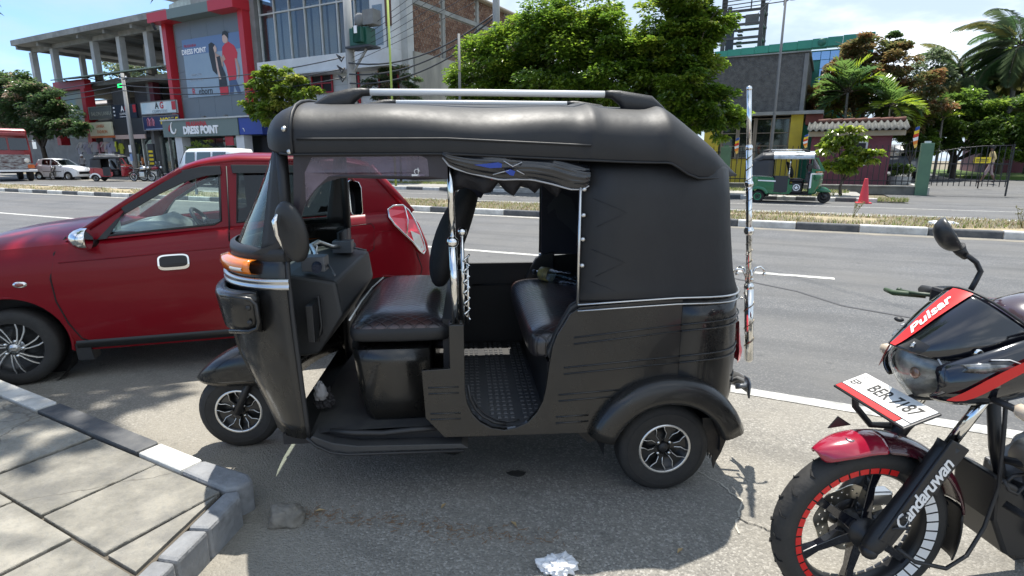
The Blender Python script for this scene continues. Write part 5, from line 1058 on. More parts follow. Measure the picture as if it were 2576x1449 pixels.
# bars, mirror, levers
b = MB(); b.tube([(.40, -.36, .985), (.37, -.25, 1.0), (.33, -.12, .985), (.33, .12, .985), (.37, .25, 1.0), (.40, .36, .985)], .011, 8); b.build('handlebar', M_SATIN, MO)
for sg in (-1, 1):
    b = MB(); b.tube([(.37, sg * .25, 1.0), (.405, sg * .37, .985)], .017, 10); b.build('grip', M_BLK, MO)
    b = MB(); b.tube([(.345, sg * .20, 1.0), (.29, sg * .28, .995), (.31, sg * .36, .985)], [.008, .007, .006], 6); b.sphere((.31, sg * .365, .985), .010, 8, 6); b.build('brake_lever', M_BLK if sg < 0 else mat('green_lever', (.03, .05, .025), .5), MO)
b = MB(); b.tube([(.325, .26, .99), (.26, .33, .985), (.285, .40, .98)], [.010, .010, .008], 8); b.build('lever_sleeve', mat('dark_green_sleeve', (.03, .06, .025), .6), MO)
b = MB(); b.box(.28, .36, .12, .20, .98, 1.04); b.build('fluid_reservoir', M_BLK, MO, bevel=.012)
b = MB(); b.tube([(.42, .2, 1.0), (.44, .2, 1.05), (.452, .2, 1.085), (.435, .205, 1.115), (.40, .21, 1.14)], .0085, 8); b.build('mirror_stalk', M_SATIN, MO)
mo = empty_part('wing_mirror', MO, (.352, .23, 1.205), (radians(22), radians(-32), radians(-38)))
b = MB(); b.loft([[(x, .050 * g * cos(2 * pi * k / 18) * (1 + .15 * sin(2 * pi * k / 18)), .066 * g * sin(2 * pi * k / 18) - .06 * abs(x + .03) * (0)) for k in range(18)] for x, g in ((-.045, .25), (-.040, .55), (-.028, .82), (-.008, .98), (.008, 1.0), (.012, .94))]); b.build('shell', mat('mirror_satin', (.028, .029, .030), .35), mo, subd=1)
b = MB(); b.tube([(.0, .0, -.052), (.0, 0, -.075), (.005, .0, -.10)], [.022, .017, .012], 10); b.build('neck', M_BLK, mo); b = MB(); b.lathe([(0, .0125), (.042, .0125)], (0, 0, 0), 'x', 18); b.build('glass', M_MIRROR, mo)
# tank, seat, engine, frame: mostly beyond the right edge
b = MB(); b.loft([[(x, w_ * cos(t) , z0 + (h_ if sin(t) > 0 else .05) * sin(t)) for t in [2 * pi * k / 18 for k in range(18)]] for x, w_, z0, h_ in ((.33, .05, .93, .05), (.35, .12, .93, .10), (.44, .155, .93, .135), (.60, .16, .92, .15), (.74, .13, .89, .13), (.84, .09, .86, .08))]); b.build('fuel_tank', mat('tank_plum', (.05, .03, .04), .2, coat=1), MO, subd=1)
b = MB(); b.loft([[(x, w_ * u, z + h_ * v) for u, v in ((-1, 0), (-.9, .8), (0, 1), (.9, .8), (1, 0))] for x, w_, z, h_ in ((.82, .09, .80, .05), (1.0, .13, .78, .05), (1.25, .13, .82, .05), (1.5, .11, .85, .04))], closed=False); b.build('seat', M_VINYL, MO)
b = MB(); b.loft([[(x, w_ * u, z) for u, z in ((-1, z0), (1, z0), (.8, z1), (-.8, z1))] for x, w_, z0, z1 in ((.9, .10, .70, .80), (1.3, .10, .74, .82), (1.62, .05, .85, .88))], smooth=False); b.build('tail_unit', M_GLOSS, MO)
b = MB(); b.tube([(.36, 0, .80), (.42, 0, .55), (.50, 0, .33), (.62, 0, .27), (.95, 0, .27), (1.0, 0, .75), (.42, 0, .86)], .018, 8); b.build('frame', M_SATIN, MO)
b = MB(); b.box(.50, .92, -.11, .11, .28, .46); b.loft([[(.50 + .02 * i + r * cos(a) * .6, r * sin(a), .46 + .17 * i / 8) for a in [2 * pi * k / 14 for k in range(14)]] for i, r in enumerate((.085, .075, .088, .075, .088, .075, .088, .075, .08))]); b.build('engine', mat('engine_grey', (.20, .20, .20), .4, metal=.6, noise_=(12, .6)), MO, bevel=.01)
b = MB(); b.lathe([(0, -.04), (.045, -.035), (.052, 0), (.052, .08), (.04, .09)], (.43, -.16, .58), 'y', 18); b.build('horn', mat('horn_brass', (.30, .27, .22), .4, metal=.6), MO)
b = MB(); b.tube([(.36, -.08, .56), (.44, -.2, .58), (.52, -.28, .54), (.56, -.30, .47), (.53, -.28, .40), (.45, -.2, .38), (.38, -.1, .42)], .0125, 8); b.build('crash_guard', M_BLK, MO)
b = MB(); b.prism([(.36, .50), (.44, .46), (.60, .26), (.54, .20), (.44, .22), (.38, .34)], -.08, .08); b.build('belly_guard', M_SATIN, MO, bevel=.01)
b = MB(); b.tube([(.56, .02, .34), (.70, .12, .15), (.79, .18, .035)], .013, 8); b.box(.75, .88, .15, .22, .005, .03); b.tube([(.70, .12, .15), (.80, .15, .16), (.83, .18, .03)], .004, 5); b.build('side_stand', M_BLK, MO)
b = MB(); b.tube([(.64, -.14, .36), (.66, -.30, .36)], .018, 8); b.build('foot_peg', M_BLK, MO)
b = MB(); b.tube([(.44, .10, .45), (.50, .14, .24), (.7, .15, .22), (1.3, .16, .30), (1.55, .17, .38)], [.018, .018, .02, .04, .045], 10); b.build('exhaust', M_SATIN, MO)
b = MB(); b.tube([(.95, -.09, .30), (1.32, -.09, .287)], .022, 8); b.tube([(.95, .09, .30), (1.32, .09, .287)], .022, 8); b.tube([(.98, -.11, .70), (1.25, -.11, .33)], .03, 8); b.build('swing_arm', M_SATIN, MO)
rw = empty_part('rear_wheel', MO, (1.32, 0, .287)); b = MB(); b.lathe([(RIM - .01, -.04), (RIM + .015, -.052), (R - .03, -.055), (R - .01, -.04), (R, 0), (R - .01, .04), (R - .03, .055), (RIM + .015, .052), (RIM - .01, .04)], (0, 0, 0), 'y', 40); b.build('tyre', M_TYRE, rw)
b = MB(); b.lathe([(0, -.03), (.05, -.035), (.06, -.02), (.20, -.02), (RIM, -.04), (RIM, .04), (.06, .03), (0, .03)], (0, 0, 0), 'y', 30); b.build('rim', M_SATIN, rw)
# ------------------------------------------------------------------ buildings across the road (street grid: s along, n away)
M_WCONC = mat('weathered_concrete', (.30, .31, .30), .9, noise_=(1.1, .7), col2=(.13, .135, .13), bump=(25, .4))
M_PCOL = mat('pale_column', (.48, .50, .50), .8, noise_=(1.5, .5), col2=(.28, .29, .29))
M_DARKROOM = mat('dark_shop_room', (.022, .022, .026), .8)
M_GREYW = mat('grey_render', (.20, .205, .205), .9, noise_=(1.3, .6), col2=(.11, .11, .11))
M_WHITEW = mat('white_wall', (.62, .64, .66), .8, noise_=(.9, .5), col2=(.42, .43, .44))
M_SHOPRED = mat('shop_red', (.42, .018, .03), .45)
M_PANEL = mat('grey_cladding', (.125, .15, .175), .4, noise_=(.6, .3), col2=(.10, .125, .145))
M_SGREEN = mat('sage_sign', (.125, .165, .155), .5); M_SBLUE = mat('sign_blue', (.008, .035, .26), .4); M_NAVY = mat('sign_navy', (.012, .022, .09), .4)
M_WHITEP = mat('sign_white', (.80, .81, .82), .5); M_DGREY = mat('sign_dark', (.028, .032, .038), .5); M_CREAM = mat('sign_cream', (.66, .65, .48), .6); M_YEL = mat('sign_yellow', (.80, .60, .02), .5); M_ORNG = mat('sign_orange', (.55, .12, .02), .5)
M_SHOPGL = glass('shop_glass', (.45, .58, .56), .6); M_WGLASS = glass('window_glass', (.55, .62, .66), .6)
def B_(name, label, s0, n0, cat='building', group=None): t = thing(name, label, cat, BW(s0, n0), BR, group); t['_o'] = (s0, n0); return t
def mb(T): return MB(T['_o'][0], T['_o'][1], 0)
def bx(T, name, m, s0, s1, n0, n1, z0, z1, bevel=0, parent=None): b = mb(T); b.box(s0, s1, n0, n1, z0, z1); return b.build(name, m, parent or T, bevel=bevel)
def sign_text(T, parent, body, size, s, n, z, m, **k): return text(body, size, (s - T['_o'][0], n - T['_o'][1], z), m, parent, **k)
# --- open concrete frame building
A = B_('concrete_building', 'unfinished grey concrete building with open upper floor on slender columns', -53, 27)
bx(A, 'roof_slab', M_WCONC, -64.1, -41.3, 25.9, 41, 11.12, 11.55); bx(A, 'roof_beam', M_WCONC, -63.9, -41.4, 27.2, 27.6, 10.75, 11.12)
for s in (-63.9, -60.2, -53.7, -49.87, -46.15): bx(A, 'cross_beam', M_WCONC, s - .15, s + .15, 26.2, 40, 10.85, 11.115)
for s in (-63.9, -60.2, -53.7, -49.87, -46.15): bx(A, 'column', M_PCOL, s - .24, s + .24, 27.15, 27.6, 7.6, 10.75)
for s in (-63.7, -57.0, -53.0): bx(A, 'column', M_PCOL, s - .22, s + .22, 31, 31.4, 7.6, 11.12)
for s in (-56, -49): bx(A, 'column', M_PCOL, s - .22, s + .22, 36, 36.4, 7.6, 11.12)
bx(A, 'back_screen', M_DARKROOM, -54.5, -41.5, 39, 39.3, 7.6, 11.1); bx(A, 'side_wall', M_PCOL, -42.3, -41.6, 26.6, 27.6, 7.85, 10.75); bx(A, 'low_wall', M_GREYW, -44.7, -43.4, 27.8, 28, 7.6, 9.0)
b = mb(A)
for k in range(7): b.box(-43.45 + .15 * k, -43.33 + .15 * k, 27.0, 27.1, 7.9, 9.9)
b.build('blue_shutter', mat('shutter_blue', (.04, .12, .42), .5), A)
bx(A, 'floor_slab', M_WCONC, -64, -41.6, 26.8, 41, 7.25, 7.6)
b = mb(A); b.prism([(25.4, 7.74), (25.4, 7.82), (27.4, 8.2), (27.4, 8.12)], -57.2, -41.7, f=lambda a, z, d: (d, a, z)); b.build('awning', mat('awning_green', (.23, .30, .25), .7, noise_=(2, .6), col2=(.14, .18, .15)), A)
for s in (-55.5, -52, -48.5, -45, -42.4):
    b = mb(A); b.bar((s, 25.6, 7.72), (s, 28, 7.3), .06); b.build('awning_bracket', M_DGREY, A)
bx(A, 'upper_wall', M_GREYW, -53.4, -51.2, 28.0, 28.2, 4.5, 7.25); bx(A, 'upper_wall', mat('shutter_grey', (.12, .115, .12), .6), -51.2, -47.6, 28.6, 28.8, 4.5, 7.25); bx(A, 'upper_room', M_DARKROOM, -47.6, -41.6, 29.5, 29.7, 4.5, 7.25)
bx(A, 'upper_pillar', M_GREYW, -44.0, -43.6, 27.6, 28, 4.5, 7.25); bx(A, 'upper_pillar', M_GREYW, -47.7, -47.2, 27.6, 28, 4.5, 7.25); bx(A, 'maroon_pillar', mat('maroon_paint', (.12, .02, .03), .6), -47.15, -46.6, 27.5, 28, 4.5, 7.25)
bx(A, 'first_floor_slab', M_WCONC, -58, -41.6, 26.4, 40, 4.0, 4.5); bx(A, 'upper_window', M_WGLASS, -46.3, -44.2, 29.0, 29.05, 5.6, 6.6); bx(A, 'back_wall', M_DARKROOM, -64, -41.6, 33, 33.2, 0, 7.2)
for s in (-53.4, -49.4, -45.3): bx(A, 'ground_pier', M_GREYW, s - .2, s + .2, 26.2, 26.7, 0, 4.0)
# red framed shop at the left end
bx(A, 'red_beam', M_SHOPRED, -58.3, -53.3, 26.0, 26.5, 7.0, 7.72); bx(A, 'red_pillar', M_SHOPRED, -53.9, -53.3, 25.9, 26.6, 2.6, 7.0); bx(A, 'shop_banner', mat('banner_teal', (.30, .44, .46), .6, noise_=(.9, 1), col2=(.42, .40, .30)), -58, -54, 26.3, 26.35, 3.2, 6.95)
bx(A, 'red_pillar', M_SHOPRED, -58.9, -58.3, 25.9, 26.6, 2.6, 7.0)
# shop fronts on the ground floor, each with goods hanging in it
for k, (s0, s1, m) in enumerate(((-45.0, -42.6, M_SHOPGL), (-49.0, -45.6, M_SHOPGL))):
    f = empty_part('shop_front', A); b = mb(A); b.box(s0, s1, 26.6, 26.63, .3, 3.1); b.build('pane', m, f)
    for s in (s0, (s0 + s1) / 2, s1): b = mb(A); b.box(s - .05, s + .05, 26.5, 26.7, 0, 3.2); b.build('frame_post', M_ALU, f)
rg_ = random.Random(5); hues = [(.55, .55, .62), (.62, .60, .60), (.55, .28, .34), (.42, .42, .55), (.30, .32, .45), (.60, .52, .50), (.45, .50, .06), (.18, .10, .10)]
HM = [mat('cloth_hung_%s' % 'abcdefgh'[i], c, .85) for i, c in enumerate(hues)]
# garments hang on rails: things of their own
def shirt(s, n, z, m, i, lab):
    b = MB(); w = .19; b.prism([(-w, -.75), (w, -.75), (w, -.1), (w + .16, -.42), (w + .24, -.36), (w + .02, .02), (.06, .06), (-.06, .06), (-w - .02, .02), (-w - .24, -.36), (-w - .16, -.42), (-w, -.1)], -.05, .05); o = b.build('shirt', m, None, bevel=.02)
    o.location = BW(s, n, z); o.rotation_euler = (0, 0, BR + rg_.uniform(-.9, .9)); tag(o, lab, 'shirt', 'shirts hung outside the fashion shop')
cn = ['pale lavender', 'off white', 'dusty pink', 'slate violet', 'dark slate', 'beige', 'lime green', 'dark brown']
for k in range(13):
    i = [0, 1, 0, 3, 1, 0, 2, 2, 5, 3, 4, 6, 6][k]; shirt(-55.6 + .52 * k, 26.0 - .06 * (k % 2), 2.75 if k % 3 else 2.6, HM[i], k, '%s shirt, %s from the left in the row outside the clothes shops' % (cn[i], ['first', 'second', 'third', 'fourth', 'fifth', 'sixth', 'seventh', 'eighth', 'ninth', 'tenth', 'eleventh', 'second last', 'last'][k]))
# roof hut
hut = B_('roof_hut', 'small concrete hut with corrugated side standing on the concrete building roof', -44, 30, 'hut')
bx(hut, 'wall', M_WCONC, -43.6, -40.2, 29.4, 33, 11.56, 13.4); b = mb(hut); b.prism([(-47, 11.56), (-43.6, 11.56), (-43.6, 13.6), (-46.6, 13.2)], 29.6, 33, f=lambda a, z, d: (a, d, z)); b.build('corrugated_side', mat('pale_sheet', (.45, .52, .50), .7, noise_=(3, .5)), hut); bx(hut, 'roof', M_WCONC, -47.2, -40, 29.2, 33.4, 13.62, 13.75)
# sign boards: each a thing
def board(name, label, s0, s1, n, z0, z1, m, th=.12, frame=None):
    t = B_(name, label, (s0 + s1) / 2, n, 'sign'); bx(t, 'board', m, s0, s1, n, n + th, z0, z1)
    if frame:
        for a in ((s0, s1, z1 - .05, z1 + .02), (s0, s1, z0 - .02, z0 + .05)): bx(t, 'frame_bar', frame, a[0], a[1], n - .02, n + .02, a[2], a[3])
        for a in (s0, s1): bx(t, 'frame_bar', frame, a - .03, a + .03, n - .02, n + .02, z0, z1)
    return t
t = board('shop_sign', 'grey shop board with faint pale lettering left of the dark computer sign', -53.1, -49.75, 25.9, 4.55, 5.5, mat('board_grey', (.10, .11, .11), .5), frame=M_ALU); sign_text(t, t, 'SALON LANKA', .42, -51.3, 25.89, 4.95, mat('dull_letter', (.38, .40, .34), .6), sx=1.05)
t = board('shop_sign', 'dark navy computer shop sign reading AG COMPUTERS left of the utility pole', -49.6, -46.4, 25.9, 4.5, 5.52, mat('board_navy', (.018, .025, .045), .4)); sign_text(t, t, 'A', .55, -48.25, 25.89, 5.2, M_WHITEP, weight=.02); sign_text(t, t, 'G', .55, -47.75, 25.89, 5.2, M_SHOPRED, weight=.02); sign_text(t, t, 'COMPUTERS', .24, -48, 25.89, 4.83, M_WHITEP); bx(t, 'underline', M_WHITEP, -48.7, -47.3, 25.885, 25.9, 4.60, 4.64); bx(t, 'red_badge', M_SHOPRED, -46.8, -46.42, 25.88, 25.9, 4.9, 5.45)
for q in range(3): bx(t, 'side_mark', M_WHITEP, -49.5, -49.3, 25.885, 25.9, 4.7 + .28 * q, 4.82 + .28 * q)
t = board('shop_sign', 'pale computer shop sign reading AG COMPUTERS right of the utility pole', -45.05, -40.75, 25.5, 4.62, 5.5, mat('board_pale', (.62, .68, .70), .5, noise_=(.8, .8), col2=(.35, .52, .60)), frame=M_GREYW); sign_text(t, t, 'A', .62, -43.05, 25.49, 5.18, M_DGREY, weight=.02); sign_text(t, t, 'G', .62, -42.45, 25.49, 5.18, M_SHOPRED, weight=.02); sign_text(t, t, 'COMPUTERS', .27, -42.75, 25.49, 4.79, mat('letter_slate', (.18, .22, .27), .5), spacing=1.25); bx(t, 'red_badge', M_SHOPRED, -41.25, -40.8, 25.48, 25.5, 4.85, 5.42)
t = board('shop_sign', 'cream shop sign reading LANKA FASHION with a green leaf', -53.0, -49.75, 25.7, 3.25, 4.3, M_CREAM); sign_text(t, t, 'LANKA', .36, -51.35, 25.69, 3.98, M_ORNG); sign_text(t, t, 'FASHION', .36, -51.15, 25.69, 3.55, M_ORNG); bx(t, 'orange_edge', M_ORNG, -53.0, -49.4, 25.66, 25.72, 3.08, 3.24)
b = mb(t); b.tube([(-52.55 + .22 * cos(q), 25.68, 3.78 + .28 * sin(q)) for q in [i * .55 for i in range(8)]], .05, 6); b.build('leaf_emblem', mat('leaf_green', (.10, .26, .08), .5), t)
t = board('shop_sign', 'blank dark panel under the navy computer sign', -49.5, -45.3, 25.8, 3.3, 4.46, M_DGREY); bx(t, 'lower_strip', mat('strip_pink', (.52, .40, .36), .6), -49.4, -45.4, 25.7, 25.8, 2.95, 3.26)
t = board('shop_sign', 'navy phone shop sign with pink script and yellow word MOBILE', -45.1, -40.75, 25.55, 3.5, 4.52, M_NAVY, frame=M_GREYW); sign_text(t, t, 'MOBILE', .62, -41.85, 25.54, 4.1, M_YEL, weight=.02)
b = mb(t)
for cx_ in (-44.35, -43.85): b.tube([(cx_ - .15, 25.53, 3.8), (cx_ - .16, 25.53, 4.3), (cx_ - .02, 25.53, 4.38), (cx_ + .05, 25.53, 4.25), (cx_ + .02, 25.53, 3.85), (cx_ + .14, 25.53, 3.8), (cx_ + .18, 25.53, 4.1), (cx_ + .1, 25.53, 4.28)], .032, 5)
b.build('script_letters', mat('script_pink', (.60, .22, .30), .5), t); bx(t, 'phone_number_strip', mat('strip_blue', (.25, .33, .50), .5), -44.8, -41, 25.53, 25.545, 3.56, 3.63)
t = B_('open_sign', 'small lit green sign hanging under the awning', -47.75, 25.8, 'sign'); bx(t, 'case', M_DGREY, -48.3, -47.15, 25.8, 25.9, 6.7, 7.05); bx(t, 'lit_panel', mat('green_led', (.02, .9, .16), .5, emit=1.6), -48.2, -47.3, 25.78, 25.8, 6.75, 7.0); b = mb(t); b.tube([(-47.7, 25.85, 7.05), (-47.7, 25.85, 7.7)], .02, 5); b.build('hanger', M_DGREY, t)
bx(t, 'dark_mark', M_DGREY, -47.95, -47.6, 25.765, 25.78, 6.8, 6.95)
t = board('poster_board', 'upright dark notice board with yellow lines beside the utility pole', -43.35, -42.6, 24.6, .9, 2.5, M_DGREY)
for q in range(4): bx(t, 'yellow_line', M_YEL, -43.25, -42.75, 24.58, 24.6, 1.05 + .28 * q, 1.2 + .28 * q)
t = board('notice_board', 'pale standing notice board between pole and motorcycles', -44.8, -44.05, 23.9, .2, 1.6, mat('board_grey_pale', (.48, .52, .56), .6))
# --- tall grey and red clothing store
D = B_('clothing_store', 'grey clad clothing store with red frame and big fashion poster', -37, 26)
bx(D, 'main_wall', M_GREYW, -41.2, -32.5, 26.1, 38, 0, 11.2)
for i in range(4):
    for j in range(4):
        s0 = -40.5 + i * 1.745; z0 = 4.05 + j * 1.64; bx(D, 'cladding_panel', M_PANEL, s0 + .008, s0 + 1.737, 25.9, 26.0, z0 + .008, z0 + 1.632)
bx(D, 'red_column', M_SHOPRED, -41.4, -40.95, 25.55, 26.1, 3.9, 10.5); bx(D, 'red_column', M_SHOPRED, -33.4, -32.95, 25.55, 26.1, 3.9, 10.5)
bx(D, 'beam', M_SGREEN, -39.6, -35.3, 24.9, 26.1, 10.5, 11.1); bx(D, 'red_beam_end', M_SHOPRED, -41.85, -39.6, 24.9, 26.1, 10.48, 11.08); bx(D, 'red_beam_end', M_SHOPRED, -35.3, -32.9, 24.9, 26.1, 10.5, 11.12)
bx(D, 'white_pillar', M_WHITEW, -42.35, -41.75, 26.0, 26.5, 7.8, 10.6)
b = mb(D); b.tube([(-42.2, 25.6, 10.3), (-41.7, 25.2, 10.42), (-41.4, 25.0, 10.4)], .11, 8); b.build('cctv_camera', M_DGREY, D)
cy = empty_part('canopy', D); bx(D, 'fascia', M_SGREEN, -40.5, -32.6, 24.2, 25.85, 2.9, 3.95, parent=cy); bx(D, 'blue_end', M_SBLUE, -32.57, -30.45, 24.25, 25.9, 2.93, 3.93, parent=cy); bx(D, 'capping', M_PCOL, -40.6, -30.4, 24.12, 25.9, 3.955, 4.05, parent=cy)
sign_text(D, cy, 'PRASANNA', .42, -36.75, 24.19, 3.68, M_SHOPRED, weight=.015); sign_text(D, cy, 'DRESS POINT', .66, -36.35, 24.19, 3.28, M_WHITEP, weight=.03, sx=.92, ext=.03)
b = mb(D); b.tube([(-39.25 + .28 * cos(q), 24.18, 3.5 + .38 * sin(q)) for q in [1.9 + i * .35 for i in range(13)]], [.03 + .008 * (i if i < 6 else 12 - i) for i in range(13)], 6); b.build('round_emblem', M_WHITEP, cy); b = mb(D); b.tube([(-39.45 + .3 * cos(q), 24.19, 3.4 + .28 * sin(q)) for q in [2.0 + i * .4 for i in range(5)]], .06, 6); b.build('emblem_arc', M_SHOPRED, cy)  # second tube is a red arc belonging to the emblem
b = mb(D); b.tube([(-32.2 + .12 * cos(q), 24.24, 3.1 + .2 * sin(q)) for q in [i * .35 for i in range(6)]], .025, 5); b.build('crescent_mark', M_WHITEP, cy)
for s in (-40.2, -36.6, -34.4): bx(D, 'floodlight', M_GREYW, s - .12, s + .12, 24.6, 24.8, 4.06, 4.22)
for s in (-39.2, -32.8): bx(D, 'post', M_WHITEW, s - .38, s + .38, 24.4, 25.0, 0, 2.9)
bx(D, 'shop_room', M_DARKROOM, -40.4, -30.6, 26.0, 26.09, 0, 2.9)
for k in range(5): bx(D, 'shop_pane', M_SHOPGL, -38.7 + 1.1 * k, -37.7 + 1.1 * k, 25.3, 25.33, .3, 2.8)
for k, (s, c) in enumerate(((-38.2, (.5, .5, .55)), (-37.8, (.55, .15, .12)), (-37.5, (.6, .58, .55)), (-36.4, (.35, .33, .31)), (-34.5, (.12, .03, .03)))): bx(D, 'display_item', mat('display_%s' % 'abcde'[k], c, .8), s - .15, s + .2, 25.5, 25.6, .4 + .2 * (k % 2), 2.3)
bx(D, 'red_notice', M_SHOPRED, -34.4, -33.6, 24.5, 24.55, 2.3, 2.85); bx(D, 'counter', M_WHITEW, -32.2, -30.4, 25.0, 25.3, 0, 1.3)
bx(D, 'side_shelf', M_DARKROOM, -32.3, -30.5, 25.6, 25.9, 1.6, 2.8)
# poster with two models (flat print on its board)
PO = empty_part('poster', D); bx(D, 'poster_board', mat('poster_blue', (.20, .28, .37), .4, noise_=(.35, .8), col2=(.27, .35, .42)), -39.75, -33.6, 25.84, 25.895, 5.6, 9.35, parent=PO); bx(D, 'poster_band', mat('poster_band_blue', (.10, .17, .32), .4), -39.75, -33.6, 25.832, 25.84, 8.35, 9.35, parent=PO)
def pp(name, pts, m, n=25.825): b = mb(D); b.prism(pts, n, n + .006); return b.build(name, m, PO)
M_HAIR = mat('print_hair', (.012, .014, .016), .5); M_SKIN = mat('print_skin', (.42, .27, .21), .5); M_SKIN2 = mat('print_skin_pale', (.52, .37, .31), .5); M_TEE = mat('print_red', (.50, .02, .035), .5); M_DENIM = mat('print_denim', (.05, .085, .18), .5); M_DRESS = mat('print_black', (.016, .018, .022), .5)
pp('man_shirt', [(-35.55, 8.55), (-35.25, 8.75), (-34.9, 8.85), (-34.35, 8.55), (-34.1, 8.1), (-34.2, 7.75), (-34.42, 7.75), (-34.4, 6.75), (-34.5, 6.5), (-35.2, 6.45), (-35.35, 7.3), (-35.65, 7.9)], M_TEE)
pp('man_neck', [(-35.2, 8.75), (-34.95, 8.8), (-34.9, 9.0), (-35.2, 9.0)], M_SKIN, 25.82); pp('man_face', [(-35.45, 8.95), (-35.35, 8.8), (-35.1, 8.78), (-34.95, 8.95), (-34.9, 9.25), (-35.2, 9.4), (-35.42, 9.3)], M_SKIN2, 25.816); pp('man_hair', [(-35.45, 9.22), (-35.2, 9.3), (-35.0, 9.15), (-34.86, 9.0), (-34.82, 9.35), (-35.05, 9.52), (-35.35, 9.48)], M_HAIR, 25.81)
pp('man_arm', [(-34.4, 7.8), (-34.2, 7.75), (-34.02, 7.2), (-34.1, 6.7), (-34.25, 6.5), (-34.22, 7.15)], M_SKIN, 25.815); pp('man_arm', [(-35.5, 8.1), (-35.3, 7.8), (-35.9, 7.55), (-36.2, 7.95), (-36.05, 8.0), (-35.85, 7.75)], M_SKIN, 25.812)
pp('man_jeans', [(-35.2, 6.48), (-34.5, 6.5), (-34.3, 6.1), (-34.1, 5.62), (-34.45, 5.62), (-34.75, 6.15), (-34.9, 5.62), (-35.25, 5.62)], M_DENIM)
pp('woman_hair', [(-36.9, 8.85), (-36.6, 8.95), (-36.3, 8.8), (-36.25, 8.55), (-36.4, 8.3), (-36.3, 7.4), (-36.35, 6.9), (-36.75, 7.2), (-36.95, 8.2)], M_HAIR, 25.815); pp('woman_face', [(-36.45, 8.6), (-36.25, 8.75), (-36.1, 8.55), (-36.15, 8.35), (-36.35, 8.25)], M_SKIN2, 25.81); pp('woman_body', [(-36.35, 8.3), (-35.75, 8.0), (-35.6, 7.4), (-36.3, 7.3)], M_SKIN, 25.814)
pp('woman_dress', [(-36.3, 8.0), (-35.85, 8.05), (-35.75, 7.4), (-35.5, 6.9), (-35.4, 5.95), (-36.25, 5.95), (-36.2, 7.0)], M_DRESS, 25.811); pp('woman_arm', [(-36.35, 8.05), (-36.2, 7.95), (-36.1, 7.2), (-35.95, 6.6), (-36.15, 6.6), (-36.3, 7.3)], M_SKIN2, 25.807); pp('shopping_bag', [(-36.2, 5.62), (-35.35, 5.62), (-35.35, 6.15), (-36.2, 6.15)], M_TEE, 25.804)
sign_text(D, PO, 'PRASANNA', .26, -38.9, 25.825, 8.92, M_SHOPRED); sign_text(D, PO, 'DRESS POINT', .44, -38.55, 25.825, 8.55, M_WHITEP, weight=.012); sign_text(D, PO, 'R', .62, -39.05, 25.825, 5.95, M_TEE); sign_text(D, PO, 'eborn', .62, -37.75, 25.825, 5.95, M_HAIR); sign_text(D, PO, 'GIVING YOU', .2, -38.6, 25.825, 7.05, mat('faint_white', (.42, .48, .54), .5)); sign_text(D, PO, 'QUALITY WEAR', .2, -38.6, 25.825, 6.72, MATS['faint_white'])
# --- white building with curtained glazing
W = B_('white_building', 'white two storey building with wide curtained window wall over a balcony', -27, 27)
bx(W, 'lower_wall', M_WHITEW, -32.45, -21.6, 26.9, 38, 0, 6.5); bx(W, 'balcony_slab', M_WHITEW, -32.45, -21.6, 25.9, 27.2, 6.55, 7.38, bevel=.02); bx(W, 'soffit', M_WHITEW, -32.45, -21.6, 25.7, 26.9, 6.44, 6.52)
bx(W, 'upper_core', mat('beige_curtain', (.34, .31, .28), .9), -32.4, -21.7, 27.3, 38, 7.38, 12); bx(W, 'roof_fascia', M_DGREY, -32.45, -21.5, 25.8, 38.2, 11.3, 11.9)
for k in range(8):
    s0 = -32.4 + 1.32 * k; bx(W, 'window_pane', M_WGLASS, s0 + .03, s0 + 1.29, 26.44, 26.46, 7.42, 10.2); bx(W, 'window_pane', M_WGLASS, s0 + .03, s0 + 1.29, 26.44, 26.46, 10.28, 11.3)
    bx(W, 'mullion', M_PCOL, s0 - .035, s0 + .035, 26.35, 26.5, 7.38, 11.3)
    for q in range(2):
        b = mb(W); a0 = s0 + .1 + .62 * q; pts = [(a0 + .045 * i, 26.9 + .05 * (i % 2)) for i in range(13)]
        b.loft([[(x, y, z) for x, y in pts] for z in (7.45, 10.6)], closed=False, caps=False, smooth=False); b.build('curtain', [mat('curtain_pale', (.50, .49, .47), .9), mat('curtain_tan', (.36, .28, .23), .9)][(k * 2 + q) % 5 == 4], W, fix=False)
bx(W, 'transom', M_PCOL, -32.4, -21.8, 26.36, 26.48, 10.2, 10.28)
for s0, s1, z0, z1 in ((-28.7, -27.0, 5.45, 6.42), (-25.4, -24.85, 3.2, 6.42), (-23.3, -21.9, 4.2, 6.42), (-30.6, -29.2, 5.45, 6.42)):
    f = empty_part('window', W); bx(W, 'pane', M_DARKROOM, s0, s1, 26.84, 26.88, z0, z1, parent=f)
    for a in (s0, (s0 + s1) / 2, s1): bx(W, 'frame_bar', M_SHOPRED, a - .05, a + .05, 26.78, 26.84, z0, z1, parent=f)
    bx(W, 'frame_bar', M_SHOPRED, s0 - .05, s1 + .05, 26.775, 26.835, z0 - .05, z0 + .03, parent=f); bx(W, 'frame_bar', M_SHOPRED, s0 - .05, s1 + .05, 26.77, 26.83, (z0 + z1) / 2, (z0 + z1) / 2 + .07, parent=f)
dr = empty_part('balcony_door', W); bx(W, 'frame', M_WHITEW, -23.2, -22.1, 26.2, 26.3, 7.4, 10.1, parent=dr); bx(W, 'pane', M_WGLASS, -23.0, -22.3, 26.17, 26.19, 7.6, 9.7, parent=dr); bx(W, 'corner_wall', M_WHITEW, -21.9, -21.6, 26.1, 27.4, 7.38, 11.3); bx(W, 'brown_shutter', mat('brown_shutter', (.10, .05, .035), .7), -22.0, -21.58, 26.05, 26.1, 8.5, 10.6)
for z in (1.0, 2.0, 3.0, 4.0, 5.0, 5.8): bx(W, 'wall_groove', M_PCOL, -32.4, -23.4, 26.885, 26.9, z, z + .025)
